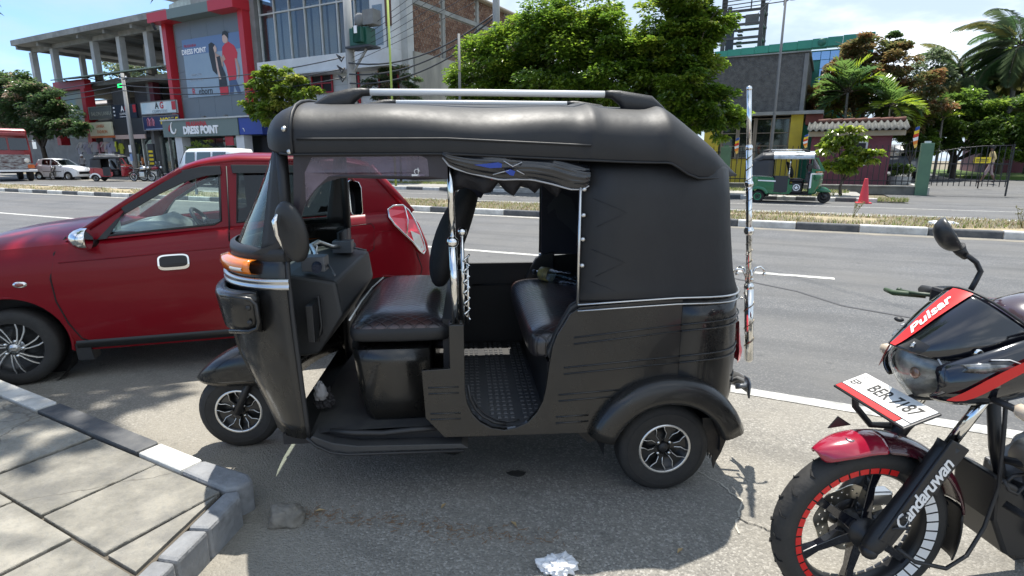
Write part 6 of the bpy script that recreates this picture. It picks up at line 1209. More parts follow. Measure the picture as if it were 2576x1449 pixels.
# --- brick side wall on a rendered base
K = B_('brick_building', 'brown hollow brick building with concrete bands over a stained plaster wall', -21.4, 34)
bx(K, 'plaster_wall', mat('stained_plaster', (.42, .41, .36), .9, noise_=(.55, .9), col2=(.20, .20, .185), stretch=(1, 1, .25)), -21.6, -21.05, 27.3, 41.5, 0, 7.35); bx(K, 'core', mat('mortar', (.36, .34, .31), .95, noise_=(6, .6)), -31, -21.3, 27.45, 41.4, 7.4, 11.5)
bs_ = [MB(*K['_o'], 0) for _ in range(3)]; rb = random.Random(11); z = 7.40
for j in range(22):
    n = 27.45 - (.15 if j % 2 else 0)
    while n < 41.3:
        if not any(abs(n + .14 - q) < .3 for q in (30.45, 34.35, 38.4)) and not (9.86 < z + .1 < 10.2):
            q = bs_[rb.randrange(3)]; d = rb.uniform(-.012, .012); x = -21.3
            o_, i_ = [(n + .015, z + .012), (n + .275, z + .012), (n + .275, z + .175), (n + .015, z + .175)], [(n + .085, z + .05), (n + .205, z + .05), (n + .205, z + .14), (n + .085, z + .14)]
            q.add([(x + .045 + d, a, c) for a, c in o_] + [(x + .045 + d, a, c) for a, c in i_] + [(x, a, c) for a, c in i_] + [(x, a, c) for a, c in o_], [(0, 1, 5, 4), (1, 2, 6, 5), (2, 3, 7, 6), (3, 0, 4, 7), (4, 5, 9, 8), (5, 6, 10, 9), (6, 7, 11, 10), (7, 4, 8, 11), (0, 3, 15, 12), (2, 1, 13, 14), (1, 0, 12, 13), (3, 2, 14, 15)])
        n += .29
    z += .187
me = MB(); idx = []
for i, q in enumerate(bs_): me.add(q.v, q.f); idx += [i] * len(q.f)
BM = [mat('brick_%s' % 'abc'[i], c, .9) for i, c in enumerate(((.20, .115, .08), (.155, .085, .06), (.24, .15, .105)))]
o = me.build('bricks', BM, K, fix=False, kind='stuff'); o.data.polygons.foreach_set('material_index', idx)
for n in (30.45, 34.35, 38.4): bx(K, 'concrete_column', M_WCONC, -21.32, -21.2, n - .13, n + .13, 7.36, 11.5)
bx(K, 'concrete_band', M_WCONC, -21.32, -21.19, 27.5, 41.4, 9.9, 10.15); bx(K, 'corner_column', M_PCOL, -21.7, -21.15, 26.85, 27.4, 5, 12); bx(K, 'roof_edge', mat('roof_sheet', (.34, .33, .30), .7), -31, -20.9, 27.2, 42, 11.52, 11.62)
b = mb(K); b.tube([(-20.95, 27, 11.6), (-20.95, 42, 11.6)], .10, 8); b.build('gutter_pipe', mat('pipe_tan', (.33, .30, .25), .6), K)
# --- poles, transformer and cables
M_POLE = mat('concrete_pole', (.33, .335, .33), .85, noise_=(2, .6), col2=(.20, .20, .20), stretch=(2, 2, .4))
def pole(name, label, s, n, h, r0, r1, m=M_POLE): t = B_(name, label, s, n, 'pole'); b = mb(t); b.tube([(s, n, 0), (s, n, h)], [r0, r1], 10); b.build('shaft', m, t); return t
t = pole('utility_pole', 'slim concrete utility pole with posters in front of the phone shop', -43.35, 23.6, 7.2, .17, .11); bx(t, 'cross_arm', M_DGREY, -43.9, -42.8, 23.52, 23.6, 6.75, 6.83)
for q in (-.45, 0, .45): b = mb(t); b.lathe([(.0, .16), (.04, .12), (.06, .06), (.03, 0)], (-43.35 + q, 23.56, 6.83), 'z', 8); b.build('insulator', M_WHITEP, t)
bx(t, 'pasted_paper', M_WHITEP, -43.5, -43.2, 23.40, 23.42, 1.9, 2.4); bx(t, 'pasted_paper', mat('paper_blue', (.2, .3, .5), .7), -43.5, -43.2, 23.40, 23.42, 1.3, 1.8)
t = pole('utility_pole', 'tall concrete pole carrying the green transformer', -22.55, 23.8, 12, .27, .19)
TR = empty_part('transformer', t); bx(t, 'tank', mat('transformer_green', (.008, .075, .05), .45), -22.25, -21.1, 23.5, 24.2, 7.1, 7.95, parent=TR, bevel=.03)
for k in range(7): bx(t, 'cooling_fin', MATS['transformer_green'], -21.75 + .085 * k, -21.72 + .085 * k, 23.2, 23.5, 7.2, 7.9, parent=TR)
bx(t, 'data_plate', M_WHITEP, -21.62, -21.42, 23.17, 23.19, 7.6, 7.95, parent=TR)
for q in (-22.05, -21.85, -21.65, -21.4): b = mb(t); b.lathe([(.03, .45), (.05, .4), (.035, .3), (.06, .25), (.035, .15), (.065, .1), (.04, 0)], (q, 23.8, 7.95), 'z', 8); b.build('bushing', mat('bushing_brown', (.10, .05, .04), .3), TR)
bx(t, 'switch_box', M_GREYW, -21.4, -20.7, 23.6, 24.2, 8.05, 8.75); b = mb(t); b.lathe([(0, 0), (.3, 0), (.3, .3), (0, .3)], (-21.65, 23.6, 8.35), 'y', 14); b.build('drum', M_GREYW, t); bx(t, 'platform', M_DGREY, -22.5, -20.9, 23.4, 24.3, 6.98, 7.08); b = mb(t); b.bar((-22.4, 23.8, 5.9), (-21.4, 23.8, 6.95), .10); b.build('strut', M_POLE, t)
for z in (6.6, 6.05, 5.6): b = mb(t); b.tube([(-22.9, 23.5, z), (-23.1, 23.4, z + .15), (-22.8, 23.4, z - .2), (-22.7, 23.5, z + .05)], .05, 6); b.build('cable_clamp', M_DGREY, t)
pole('street_post', 'lime painted thin post in front of the white building', -18.8, 22.5, 10, .055, .05, mat('lime_paint', (.33, .42, .08), .6)); pole('street_post', 'slim grey steel post left of the big tree', -14.55, 22, 6.7, .065, .06, mat('steel_post', (.12, .125, .13), .6)); pole('utility_pole', 'thick concrete pole behind the left edge of the big tree', -14.59, 25.3, 13.5, .20, .16)
t = pole('lamp_post', 'thin grey lamp post in front of the rough grey wall', -1.97, 24.4, 8.6, .06, .035, M_GREYW); b = mb(t); b.tube([(-1.97, 24.4, 7.0), (-1.75, 24.3, 7.1)], .02, 6); b.lathe([(0, .1), (.09, .06), (.11, 0), (0, 0)], (-1.72, 24.3, 7.02), 'z', 10); b.build('lamp', M_DGREY, t); b = mb(t); b.tube([(-1.97, 24.4, 7.6), (-3.0, 24.3, 6.55)], .008, 4); b.build('stay_wire', M_GREYW, t)
def cable(pts, r, label, sag=.3):
    b = MB(); P_ = []
    for i in range(len(pts) - 1):
        a, c = Vector(BW(*pts[i])), Vector(BW(*pts[i + 1]))
        for k in range(14): q = k / 14; P_.append(a.lerp(c, q) - Vector((0, 0, sag * 4 * q * (1 - q))))
    P_.append(Vector(BW(*pts[-1]))); b.tube(P_, r, 5); tag(b.build('overhead_cable', M_DGREY, None), label, 'cable', 'cables strung along the street')
for i, (z0, z1, z2) in enumerate(((6.9, 6.6, 7.35), (6.4, 6.05, 7.2), (6.05, 5.6, 6.9))):
    lab = ['upper', 'middle', 'lower'][i]
    cable([(-80, 23.4, z0 + .2), (-43.35, 23.5, z0), (-22.75, 23.5, z1)], .030, '%s of the black cables crossing the clothing store poster' % lab, .5); cable([(-22.4, 23.5, z1 - .3), (-14.59, 25.3, z2 * 1.12)], .040, '%s of the black cables drooping from transformer pole to thick pole' % lab, .8)
for i in range(6): cable([(-22.2, 23.6, 6.35 + .22 * i), (-14.59, 25.3, 9.2 + .5 * i)], .014, ['lowest', 'second lowest', 'third lowest', 'third highest', 'second highest', 'highest'][i] + ' thin wire fanning up across the brick wall', .12)
cable([(-14.59, 25.3, 12), (-6, 16, 14), (2, 8, 19)], .012, 'thin wire rising out of view above the big tree', .2)
# --- right hand side: rough grey building with yellow pillars
Gb = B_('grey_building', 'rough grey walled building with timber windows and yellow pillars', -4, 33)
bx(Gb, 'rough_wall', mat('roughcast', (.135, .135, .13), .95, noise_=(4, .8), col2=(.06, .06, .06), bump=(18, 1, .05)), -9.5, -1.4, 33, 42, 3.78, 6.55); bx(Gb, 'ledge', M_WCONC, -9.5, -.45, 32.4, 36, 3.6, 3.76); bx(Gb, 'corner_strip', M_GREYW, -1.55, -1.37, 32.95, 33.3, 3.78, 6.5)
bx(Gb, 'parapet_cap', M_WCONC, -9.6, -1.3, 32.9, 42.1, 6.56, 6.62); M_YW = mat('yellow_wall', (.52, .42, .05), .85, noise_=(2, .5), col2=(.36, .29, .05))
bx(Gb, 'yellow_pillar', M_YW, -1.86, -1.3, 32.7, 33.2, 0, 3.6); bx(Gb, 'yellow_pillar', M_YW, -6.0, -5.25, 32.7, 33.2, 0, 3.6); bx(Gb, 'yellow_wall', M_YW, -5.2, -1.87, 33.0, 33.2, 0, 1.45); bx(Gb, 'back_room', M_DARKROOM, -5.2, -1.87, 33.6, 33.8, 0, 3.6)
bx(Gb, 'eaves_board', mat('red_brown', (.14, .04, .03), .8), -1.2, -.45, 32.6, 34, 3.1, 3.58)
M_TIM = mat('grey_timber', (.22, .19, .155), .8)
for k in range(4):
    s0 = -5.17 + .83 * k; f = empty_part('window', Gb); bx(Gb, 'pane', mat('dark_pane', (.012, .016, .016), .08, coat=1), s0 + .07, s0 + .76, 33.0, 33.02, 1.5, 3.42, parent=f)
    for a in (s0 + .04, s0 + .79): bx(Gb, 'frame_post', M_TIM, a - .05, a + .05, 32.9, 33.0, 1.45, 3.5, parent=f)
    for z in (1.5, 2.1, 2.75, 3.45): bx(Gb, 'glazing_bar', M_TIM, s0 + .09, s0 + .74, 32.93, 32.99, z - .02, z + .02, parent=f)
# --- glazed green building behind
Gr = B_('green_building', 'building with green panelled parapet and sky reflecting panes', -1, 40)
M_GP = mat('green_panel', (.03, .22, .15), .5, noise_=(1, .4), col2=(.025, .17, .13)); M_SKYG = mat('sky_pane', (.32, .42, .56), .08, metal=.7)
for k in range(11): bx(Gr, 'parapet_panel', M_GP, -7.0 + .78 * k, -6.23 + .78 * k, 39.6 - .02 * (k % 2), 40.4, 7.66 + .02 * k, 8.02 + .035 * k)
bx(Gr, 'wall', M_GP, -7, 1.6, 40.2, 50, 0, 7.7); b = mb(Gr); b.lathe([(0, -.02), (.22, -.02), (.22, .02)], (-1.05, 39.57, 8.05), 'y', 16); b.build('round_vent', mat('vent_green', (.02, .13, .09), .5), Gr)
for k in range(4):
    for j in range(6):
        s0 = -2.0 + .48 * k; z0 = 4.75 + .48 * j
        if k == 1 and j in (2, 3, 4): continue
        if j == 1: continue
        bx(Gr, 'window_pane', M_SKYG, s0 + .015, s0 + .465, 40.1, 40.14, z0 + .015, z0 + .465)
bx(Gr, 'orange_pillar', mat('orange_paint', (.50, .25, .06), .7), -.05, .12, 40.0, 40.2, 4.7, 7.65); bx(Gr, 'grey_unit', M_DGREY, -.95, -.6, 39.9, 40.15, 6.0, 6.5)
# roof tower
Tw = B_('roof_tower', 'dark open tower frame with slatted sign rack on the green building', -5.6, 41, 'tower'); M_RUST = mat('dark_steel', (.085, .082, .08), .7, noise_=(3, .5))
for s, n in ((-6.75, 40.8), (-4.55, 40.8), (-6.75, 42.6), (-4.55, 42.6)): bx(Tw, 'post', M_RUST, s - .12, s + .12, n - .1, n + .1, 8.0, 11.2 + (1.4 if n < 42 else 0))
for z in (8.9, 9.7, 10.5):
    for n in (40.72, 42.5): bx(Tw, 'floor_beam', M_RUST, -6.9, -4.4, n, n + .15, z - .07, z + .07)
    for s in (-6.85, -4.6): bx(Tw, 'floor_beam', M_RUST, s, s + .14, 40.88, 42.49, z - .05, z + .05)
bx(Tw, 'panel', M_DGREY, -6.55, -6.1, 40.75, 40.8, 8.1, 10.4); bx(Tw, 'panel', M_GREYW, -5.6, -4.8, 41.5, 41.6, 9.75, 10.4)
for k in range(8): b = mb(Tw); b.bar((-6.9, 40.6, 10.62 + .22 * k), (-3.35, 40.6, 10.72 + .22 * k), .05); b.build('rack_slat', M_RUST, Tw)
for s in (-6.9, -5.2, -3.35): b = mb(Tw); b.bar((s, 40.65, 10.5), (s, 40.65, 12.4), .07); b.build('rack_post', M_RUST, Tw)
for k in range(6): bx(Tw, 'stair_step', M_RUST, -6.0, -5.7, 41.2, 41.8, 8.3 + .22 * k, 8.34 + .22 * k)
t = B_('antenna_mast', 'thin lattice mast rising behind the big tree', -8.6, 40, 'mast'); 
for s in (-8.75, -8.45): b = mb(t); b.tube([(s, 40, 5), (s, 40, 14)], .03, 5); b.build('mast_leg', M_DGREY, t)
b = mb(t)
for k in range(14): b.tube([(-8.75 if k % 2 else -8.45, 40, 6 + .55 * k), (-8.45 if k % 2 else -8.75, 40, 6.55 + .55 * k)], .015, 4)
b.build('lattice', M_DGREY, t)
# --- maroon guard hut with corrugated roof and ridge tiles
H_ = B_('guard_hut', 'small maroon gate hut with grey corrugated roof and clay ridge tiles', 1, 32, 'hut'); M_MAR = mat('maroon_wall', (.17, .055, .075), .8, noise_=(1.5, .4))
bx(H_, 'wall', M_MAR, -.8, 2.4, 31, 33.2, 0, 2.5); bx(H_, 'eaves_beam', mat('cream_beam', (.40, .35, .27), .8), -.95, 2.85, 30.7, 30.95, 2.46, 2.68)
rf = empty_part('roof', H_); me = None
for k in range(16):
    b = mb(H_); s0 = -1.0 + .246 * k
    b.loft([[(s0 + .246 * i / 8, n, z + .055 * cos(2 * pi * i / 8)) for i in range(9)] for n, z in ((30.35, 2.72), (32.1, 3.16))], closed=False); o = b.build('roof_sheet', mat('asbestos_sheet', (.13, .135, .125), .9, noise_=(3, .8), col2=(.05, .05, .046), objvar=.3), rf); q = o.modifiers.new('t', 'SOLIDIFY'); q.thickness = .012
b = mb(H_); b.prism([(32.1, 3.16), (33.5, 2.75), (33.5, 2.70), (32.1, 3.1)], -1.0, 2.94, f=lambda a, z, d: (d, a, z)); b.build('rear_slope', MATS['asbestos_sheet'], rf)
for k in range(7): b = mb(H_); b.tube([(-.62 + .5 * k, 32.1, 3.20), (-.10 + .5 * k, 32.1, 3.21)], [.10, .125], 10); b.build('ridge_tile', mat('clay_tile', (.16, .06, .04), .85, noise_=(5, .6), col2=(.12, .07, .055), objvar=.3), rf)
f = empty_part('window', H_); bx(H_, 'frame', M_WHITEW, .85, 1.5, 30.93, 30.99, 1.15, 2.25, parent=f); bx(H_, 'pane', M_DARKROOM, .93, 1.42, 30.91, 30.93, 1.25, 2.15, parent=f)
# --- fence and gate
F_ = B_('railing_fence', 'black bar fence on a low wall between green posts', 0, 28.5, 'fence'); M_BAR = mat('black_bar', (.014, .014, .016), .5); M_GPOST = mat('green_post', (.10, .19, .12), .8, noise_=(2, .5), col2=(.07, .13, .09))
bx(F_, 'low_wall', mat('mossy_wall', (.17, .17, .15), .9, noise_=(3, .6)), -14, 3.3, 28.4, 28.7, 0, .32); bx(F_, 'wall_cap', M_CONC, -14, 3.3, 28.36, 28.74, .323, .37)
for z in (.56, 1.76): bx(F_, 'rail', M_BAR, -14, 3.25, 28.53, 28.57, z - .02, z + .02)
meb = None
for k in range(82):
    s = -13.9 + .208 * k
    if abs(s + 4.2) < .2: continue
    if meb is None: b = MB(); b.box(-.015, .015, -.012, .012, .40, 2.0); o = b.build('bar', M_BAR, F_); meb = o.data
    else: o = bpy.data.objects.new('bar', meb); COL.objects.link(o); o.parent = F_
    o.location = (s - F_['_o'][0], .0 + 28.48 - F_['_o'][1], 0)
for s, h, lab in ((-4.2, 1.98, 'short green gate post behind the chrome mast'), (3.42, 2.06, 'thick green gate post with pale cap right of the hut')):
    t = B_('gate_post', lab, s, 28.5, 'post'); bx(t, 'shaft', M_GPOST, s - .21, s + .21, 28.28, 28.7, 0, h, bevel=.01); bx(t, 'cap', M_WHITEW if s > 0 else M_GPOST, s - .1, s + .1, 28.4, 28.6, h, h + .08)
Gt = B_('driveway_gate', 'black swing gate of upright bars right of the thick green post', 4.8, 28.5, 'gate')
bx(Gt, 'rail', M_BAR, 3.62, 6.12, 28.48, 28.52, .58, .63); bx(Gt, 'rail', M_BAR, 3.62, 6.12, 28.48, 28.52, 1.24, 1.28); b = mb(Gt); b.tube([(3.62, 28.5, 1.72), (4.0, 28.5, 1.76), (4.5, 28.5, 1.86), (5.2, 28.5, 1.93), (6.1, 28.5, 1.95)], .02, 6); b.build('top_rail', M_BAR, Gt)
for k in range(14): s = 3.75 + .178 * k; bx(Gt, 'bar', M_BAR, s - .013, s + .013, 28.485, 28.515, .40, tab([(3.62, 1.78), (4.5, 1.9), (6.1, 1.98)], s))
bx(Gt, 'end_stile', M_BAR, 6.1, 6.15, 28.47, 28.53, .05, 2.0)
def flag(s, z0, z1, label):
    t = B_('small_flag', label, s, 28.3, 'flag'); b = mb(t); b.tube([(s + .05, 28.35, z0 - .5), (s + .05, 28.35, z1)], .01, 5); b.build('stick', M_GREYW, t)
    cs = [mat('flag_blue', (.03, .08, .30), .8), mat('flag_yellow', (.75, .52, .03), .8), mat('flag_red', (.55, .05, .02), .8), mat('flag_white', (.72, .72, .72), .8), mat('flag_orange', (.65, .20, .03), .8), mat('flag_mix', (.70, .45, .10), .8)]
    for k in range(6):
        za, zb = lerp(z1, z0, k / 6), lerp(z1, z0, (k + 1) / 6); b = mb(t); w = .10 + .02 * min(k, 4)
        b.add([(s - w * sin(1.2 + .3 * k) * .9, 28.25 + .03 * (k % 2), za - .06), (s + .05, 28.3, za), (s + .05, 28.3, zb), (s - w * sin(1.2 + .3 * (k + 1)) * .9, 28.25 + .03 * ((k + 1) % 2), zb - .06)], [(0, 1, 2, 3)]); o = b.build('stripe', cs[k], t, fix=False); q = o.modifiers.new('t', 'SOLIDIFY'); q.thickness = .006
flag(-3.7, 1.72, 2.4, 'small striped flag on the fence left of the green three-wheeler'); flag(-.92, 1.95, 2.5, 'small striped flag sticking up above the green three-wheeler roof'); flag(3.0, 1.92, 2.72, 'small striped flag beside the thick green gate post')
# ramp of the driveway behind the gate, verge and kerbs
b = MB(); b.add([(3.7, 28.4, .01), (13, 28.4, .01), (18, 36, .42), (3.2, 36, .42), (40, 70, .42), (2.0, 70, .42)], [(0, 1, 2, 3), (3, 2, 4, 5)]); o = b.build('driveway', M_ROAD, fix=False); o.rotation_euler = (0, 0, BR); struct(o)
b = MB(); b.box(-20, 3.25, 28.75, 36, -.02, .2); o = b.build('yard', M_EARTH); o.rotation_euler = (0, 0, BR); struct(o)
b = MB(); b.prism([(3.55, 28.75), (3.75, 28.75), (3.05, 36), (2.85, 36)], 0, .30, f=lambda a, c, d: (a, c, d + max(0, c - 28.75) * .02)); o = b.build('drive_kerb', M_KW); o.rotation_euler = (0, 0, BR); struct(o)
b = MB(); b.prism([(7.5, 37.5), (16, 34), (30, 40), (30, 60), (7, 60), (6, 40)], .3, .58, f=lambda a, c, d: (a, c, d)); o = b.build('lawn', mat('lawn', (.10, .16, .03), .9, noise_=(3, .5)), bevel=.05); o.rotation_euler = (0, 0, BR); struct(o)
# far buildings at the left edge and behind the palms
t = B_('teal_building', 'low building with turquoise glass band behind the roadside tree', -72, 34); bx(t, 'wall', M_GREYW, -95, -64.5, 36, 46, 0, 7.8); 
for k in range(12): bx(t, 'glass_panel', mat('teal_glass', (.12, .30, .34), .15, noise_=(.8, 1), col2=(.25, .45, .46)), -93 + 2.4 * k, -90.7 + 2.4 * k, 35.9, 36, 7.9, 8.9)
b = mb(t); b.prism([(33, 6.9), (36, 7.7), (36, 7.6), (33, 6.8)], -95, -62, f=lambda a, z, d: (d, a, z)); b.build('tin_roof', mat('tin_roof', (.40, .37, .33), .6, noise_=(2, .7), col2=(.20, .14, .11), stretch=(3, .5, 1)), t)
t = B_('maroon_house', 'dull maroon house wall behind the gate and the lawn', 14, 48); bx(t, 'wall', M_MAR, 9, 30, 48, 56, .3, 4.2); bx(t, 'roof', M_DGREY, 8.6, 30.5, 47.5, 57, 4.2, 4.4)
for s in (11, 14.5, 18): bx(t, 'window', M_DARKROOM, s, s + 1.2, 47.95, 48.0, 1.4, 3.0)
# ------------------------------------------------------------------ trees and plants
def leafmat(n, c, b=.55): return mat(n, c, .30, backlight=b, spec=.8)
LM = {'fresh': [leafmat('leaf_fresh_a', (.075, .13, .013)), leafmat('leaf_fresh_b', (.12, .175, .018)), leafmat('leaf_fresh_c', (.055, .10, .015)), leafmat('leaf_fresh_d', (.13, .165, .018))],
      'dark': [leafmat('leaf_dark_a', (.042, .075, .026)), leafmat('leaf_dark_b', (.062, .095, .032)), leafmat('leaf_dark_c', (.028, .052, .022)), leafmat('leaf_flower', (.20, .155, .11))],
      'rust': [leafmat('leaf_rust_a', (.135, .100, .040)), leafmat('leaf_rust_b', (.090, .095, .034)), leafmat('leaf_rust_c', (.18, .095, .042)), leafmat('leaf_rust_d', (.065, .080, .028))],
      'lime': [leafmat('leaf_lime_a', (.115, .165, .016), .5), leafmat('leaf_lime_b', (.16, .205, .025), .5), leafmat('leaf_lime_c', (.07, .115, .015), .5), leafmat('leaf_lime_d', (.21, .235, .04), .5)],
      'mid': [leafmat('leaf_mid_a', (.085, .14, .02)), leafmat('leaf_mid_b', (.045, .08, .016)), leafmat('leaf_mid_c', (.12, .17, .025)), leafmat('leaf_mid_d', (.035, .065, .014))],
      'pale': [leafmat('leaf_pale_a', (.09, .115, .06)), leafmat('leaf_pale_b', (.06, .085, .04)), leafmat('leaf_pale_c', (.12, .14, .08)), leafmat('leaf_pale_d', (.05, .06, .03))]}
M_BARK = mat('bark', (.10, .080, .058), .95, noise_=(6, .7), col2=(.045, .036, .028), bump=(20, .8))
def add_leaf(L, p, d, up, l, w, fold=.25):
    d = d.normalized(); a = d.cross(up); a = a.normalized() if a.length > 1e-4 else d.orthogonal().normalized(); n = a.cross(d).normalized()
    L.add([p, p + d * l * .45 + a * w * .5 + n * w * fold, p + d * l - n * l * .12, p + d * l * .45 - a * w * .5 + n * w * fold], [(0, 1, 2), (0, 2, 3)])
def crown(T, blobs, n, l, w, kind, seed, name='crown', spray=3, weights=(4, 3, 2, 1), droop=.35, noise_k=.9, shellw=.75):
    """leaf sprays spread through overlapping clumps; more leaves towards each clump's skin, holes where the noise is low"""
    r = random.Random(seed); ms = LM[kind]; L = [MB() for _ in ms]; tot = sum(b_[3] ** 2 for b_ in blobs); cw = [i for i, k in enumerate(weights) for _ in range(k)]
    for (x, y, z, R_) in blobs:
        c = Vector((x, y, z)); nc = max(6, int(15 * (R_ / .9) ** 1.35)); nl = int(n * R_ ** 2 / tot / nc)
        for q in range(nc):
            v = Vector((r.gauss(0, 1), r.gauss(0, 1), r.gauss(.25, 1))).normalized(); cr = R_ * r.uniform(.26, .46) if R_ > .7 else R_ * r.uniform(.4, .6)
            p0 = c + Vector((v.x, v.y, v.z * .9)) * R_ * r.uniform(.45, 1.02)
            mi = cw[r.randrange(len(cw))]
            for _ in range(nl):
                u = Vector((r.gauss(0, 1), r.gauss(0, 1), r.gauss(.35, .8))).normalized(); p = p0 + Vector((u.x, u.y, u.z * .62)) * cr * (r.random() ** .45)
                d = (Vector((u.x, u.y, -droop * r.random())) + v * .5 + Vector((r.uniform(-1, 1), r.uniform(-1, 1), r.uniform(-.5, .3))) * .7).normalized(); k = r.uniform(.6, 1.2)
                add_leaf(L[mi if r.random() < .6 else cw[r.randrange(len(cw))]], p, d, Vector((r.uniform(-.7, .7), r.uniform(-.7, .7), 1)), l * k, w * k)
    me = MB(); idx = []
    for i, q in enumerate(L): me.add(q.v, q.f); idx += [i] * len(q.f)
    o = me.build(name, ms, T, fix=False, kind='stuff'); o.data.polygons.foreach_set('material_index', idx); return o
def trunk(T, base, tips, r0, seed, m=None):
    r = random.Random(seed); b = MB(); B0 = Vector(base); top = Vector((B0.x, B0.y, B0.z)) + Vector((0, 0, min(t[2] for t in tips) - B0.z)) * .55
    b.tube([B0 - Vector((0, 0, .1)), B0.lerp(top, .5) + Vector((r.uniform(-.08, .08), r.uniform(-.08, .08), 0)), top], [r0 * 1.25, r0, r0 * .85], 9); b.build('trunk', m or M_BARK, T)
    for t in tips:
        t = Vector(t); b = MB(); mid = top.lerp(t, .5) + Vector((r.uniform(-.2, .2), r.uniform(-.2, .2), .15 * (t - top).length * .5)); b.tube([top - Vector((0, 0, .1)), mid, t], [r0 * .6, r0 * .38, r0 * .1], 6)
        for q in range(4):
            e = mid.lerp(t, r.random()); f = e + Vector((r.gauss(0, 1), r.gauss(0, 1), r.uniform(.1, 1))).normalized() * (t - top).length * .35; b.tube([e, f], [r0 * .18, r0 * .05], 5)
        b.build('limb', m or M_BARK, T)
def tree(name, label, s, n, blobs, nl, l, w, kind, seed, r0=.14, base=0, group=None, cat='tree', **k):
    T = thing(name, label, cat, BW(s, n, base), BR, group); loc = [(a - s, c - n, z - base, R_) for a, c, z, R_ in blobs]; crown(T, loc, nl, l, w, kind, seed, **k)
    if r0: trunk(T, (0, 0, 0), [(x, y, z) for x, y, z, R_ in loc[:7]], r0, seed)
    return T
tree('broadleaf_tree', 'big glossy green tree rising behind the black roof rails', -11.5, 24.2, [(-14.3, 24, 5.5, 1.7), (-12.7, 24.3, 6.2, 1.6), (-10.9, 24, 6.5, 1.75), (-9.4, 24.3, 6.95, 1.35), (-8.5, 24, 6.05, 1.5), (-10.2, 23.8, 4.9, 2.0), (-12.8, 23.9, 4.7, 1.7), (-15.5, 24, 4.75, 1.0), (-8.3, 23.9, 4.5, 1.7), (-16.2, 24, 4.9, .6), (-11.5, 24, 3.4, 1.8), (-8.7, 24, 3.2, 1.6), (-14.2, 24, 4.1, 1.0), (-7.4, 24.2, 5.2, 1.3), (-9.8, 24, 5.9, 1.6), (-11.8, 24, 5.4, 1.8), (-7.3, 24.2, 4.0, 1.3), (-13.6, 24, 3.6, 1.4), (-15.2, 24, 4.0, .8)], 84000, .20, .12, 'fresh', 21, .22, noise_k=.75)
tree('broadleaf_tree', 'tall green tree standing left of the rough grey wall', -5.6, 24.4, [(-6.2, 24.4, 6.6, 1.25), (-5.4, 24.4, 7.3, 1.15), (-6.5, 24.2, 5.3, 1.3), (-5.0, 24.5, 5.6, 1.2), (-4.6, 24.3, 6.5, .8), (-5.3, 24.2, 4.2, 1.35), (-4.1, 24.3, 3.5, 1.0), (-6.6, 24.3, 3.9, 1.2), (-3.7, 24.3, 2.8, .75), (-5.2, 24.3, 3.0, 1.1), (-6.0, 24.2, 4.6, 1.3), (-5.6, 24.3, 6.0, 1.2)], 44000, .20, .12, 'fresh', 22, .16, noise_k=.9)
tree('street_tree', 'small bright tree in front of the clothing store', -28.6, 23.6, [(-29.6, 23.6, 4.9, .95), (-28.6, 23.6, 5.9, .7), (-27.4, 23.6, 4.8, .95), (-26.6, 23.6, 5.6, .7), (-25.6, 23.6, 4.9, .6), (-28.5, 23.6, 4.0, 1.0), (-29.8, 23.6, 4.0, .7)], 8500, .27, .16, 'lime', 23, .10, weights=(4, 2, 4, 1))
tree('flowering_tree', 'dark tree with dull pinkish flower heads at the left edge', -54.5, 22.9, [(-58.5, 22.8, 6.6, 1.7), (-56, 22.6, 6.9, 1.3), (-54, 22.6, 6.0, 1.6), (-52, 22.6, 5.3, 1.4), (-57, 22.6, 5.0, 2.0), (-54.5, 22.4, 4.6, 1.6), (-50.8, 22.6, 4.3, 1.3), (-49, 22.6, 3.8, .9), (-52.5, 22.4, 3.7, 1.3), (-59.5, 22.6, 4.6, 1.8), (-47.8, 22.7, 3.4, .6)], 30000, .27, .16, 'dark', 24, .18, weights=(4, 3, 3, 1))
tree('distant_tree', 'distant pale tree behind the teal glass building', -88, 52, [(-92, 52, 13, 3), (-88, 52, 14.5, 2.6), (-96, 52, 15, 2.6), (-84, 52, 12, 2.4), (-80, 53, 11, 2)], 3000, .6, .36, 'pale', 25, .3)
tree('rust_tree', 'tall rust brown leaved tree behind the gate hut', 1.6, 36.5, [(1.0, 36.5, 7.0, 1.0), (.2, 36.5, 6.0, 1.2), (2.4, 36.5, 6.0, 1.1), (3.4, 36.5, 5.0, 1.1), (-.6, 36.5, 4.6, 1.1), (1.4, 36.5, 4.7, 1.5), (4.0, 36.5, 3.8, 1.0), (3.0, 36.5, 3.6, 1.2), (-.8, 36.3, 3.6, .8), (2.6, 36.5, 6.9, .45)], 36000, .20, .10, 'rust', 26, .18)
tree('columnar_tree', 'narrow dark green treetop poking above the rust brown tree', 2.35, 37.5, [(2.35, 37.5, 7.5, .38), (2.4, 37.5, 6.9, .42)], 2600, .18, .09, 'dark', 27, .06)
tree('airy_tree', 'thin pale green tree against the sky right of the rust brown tree', 4.6, 42, [(4.0, 42, 6.2, .7), (4.7, 42, 6.9, .7), (5.2, 42, 6.0, .7), (4.4, 42, 5.2, .8)], 2600, .24, .10, 'pale', 28, .10, noise_k=1.6)
tree('leafy_shrub', 'mass of glossy shrub leaves behind the driveway gate', 6, 39, [(4.4, 38.5, 3.0, 1.1), (5.8, 38.5, 3.6, 1.3), (7.2, 38.5, 3.3, 1.4), (8.8, 38, 3.3, 1.5), (10.3, 38, 3.0, 1.5), (5.2, 38.2, 2.3, 1.0), (7.6, 38, 2.3, 1.2), (9.6, 38, 2.2, 1.2), (11.5, 39, 4.0, 1.8)], 40000, .24, .14, 'mid', 29, .12, base=.4)
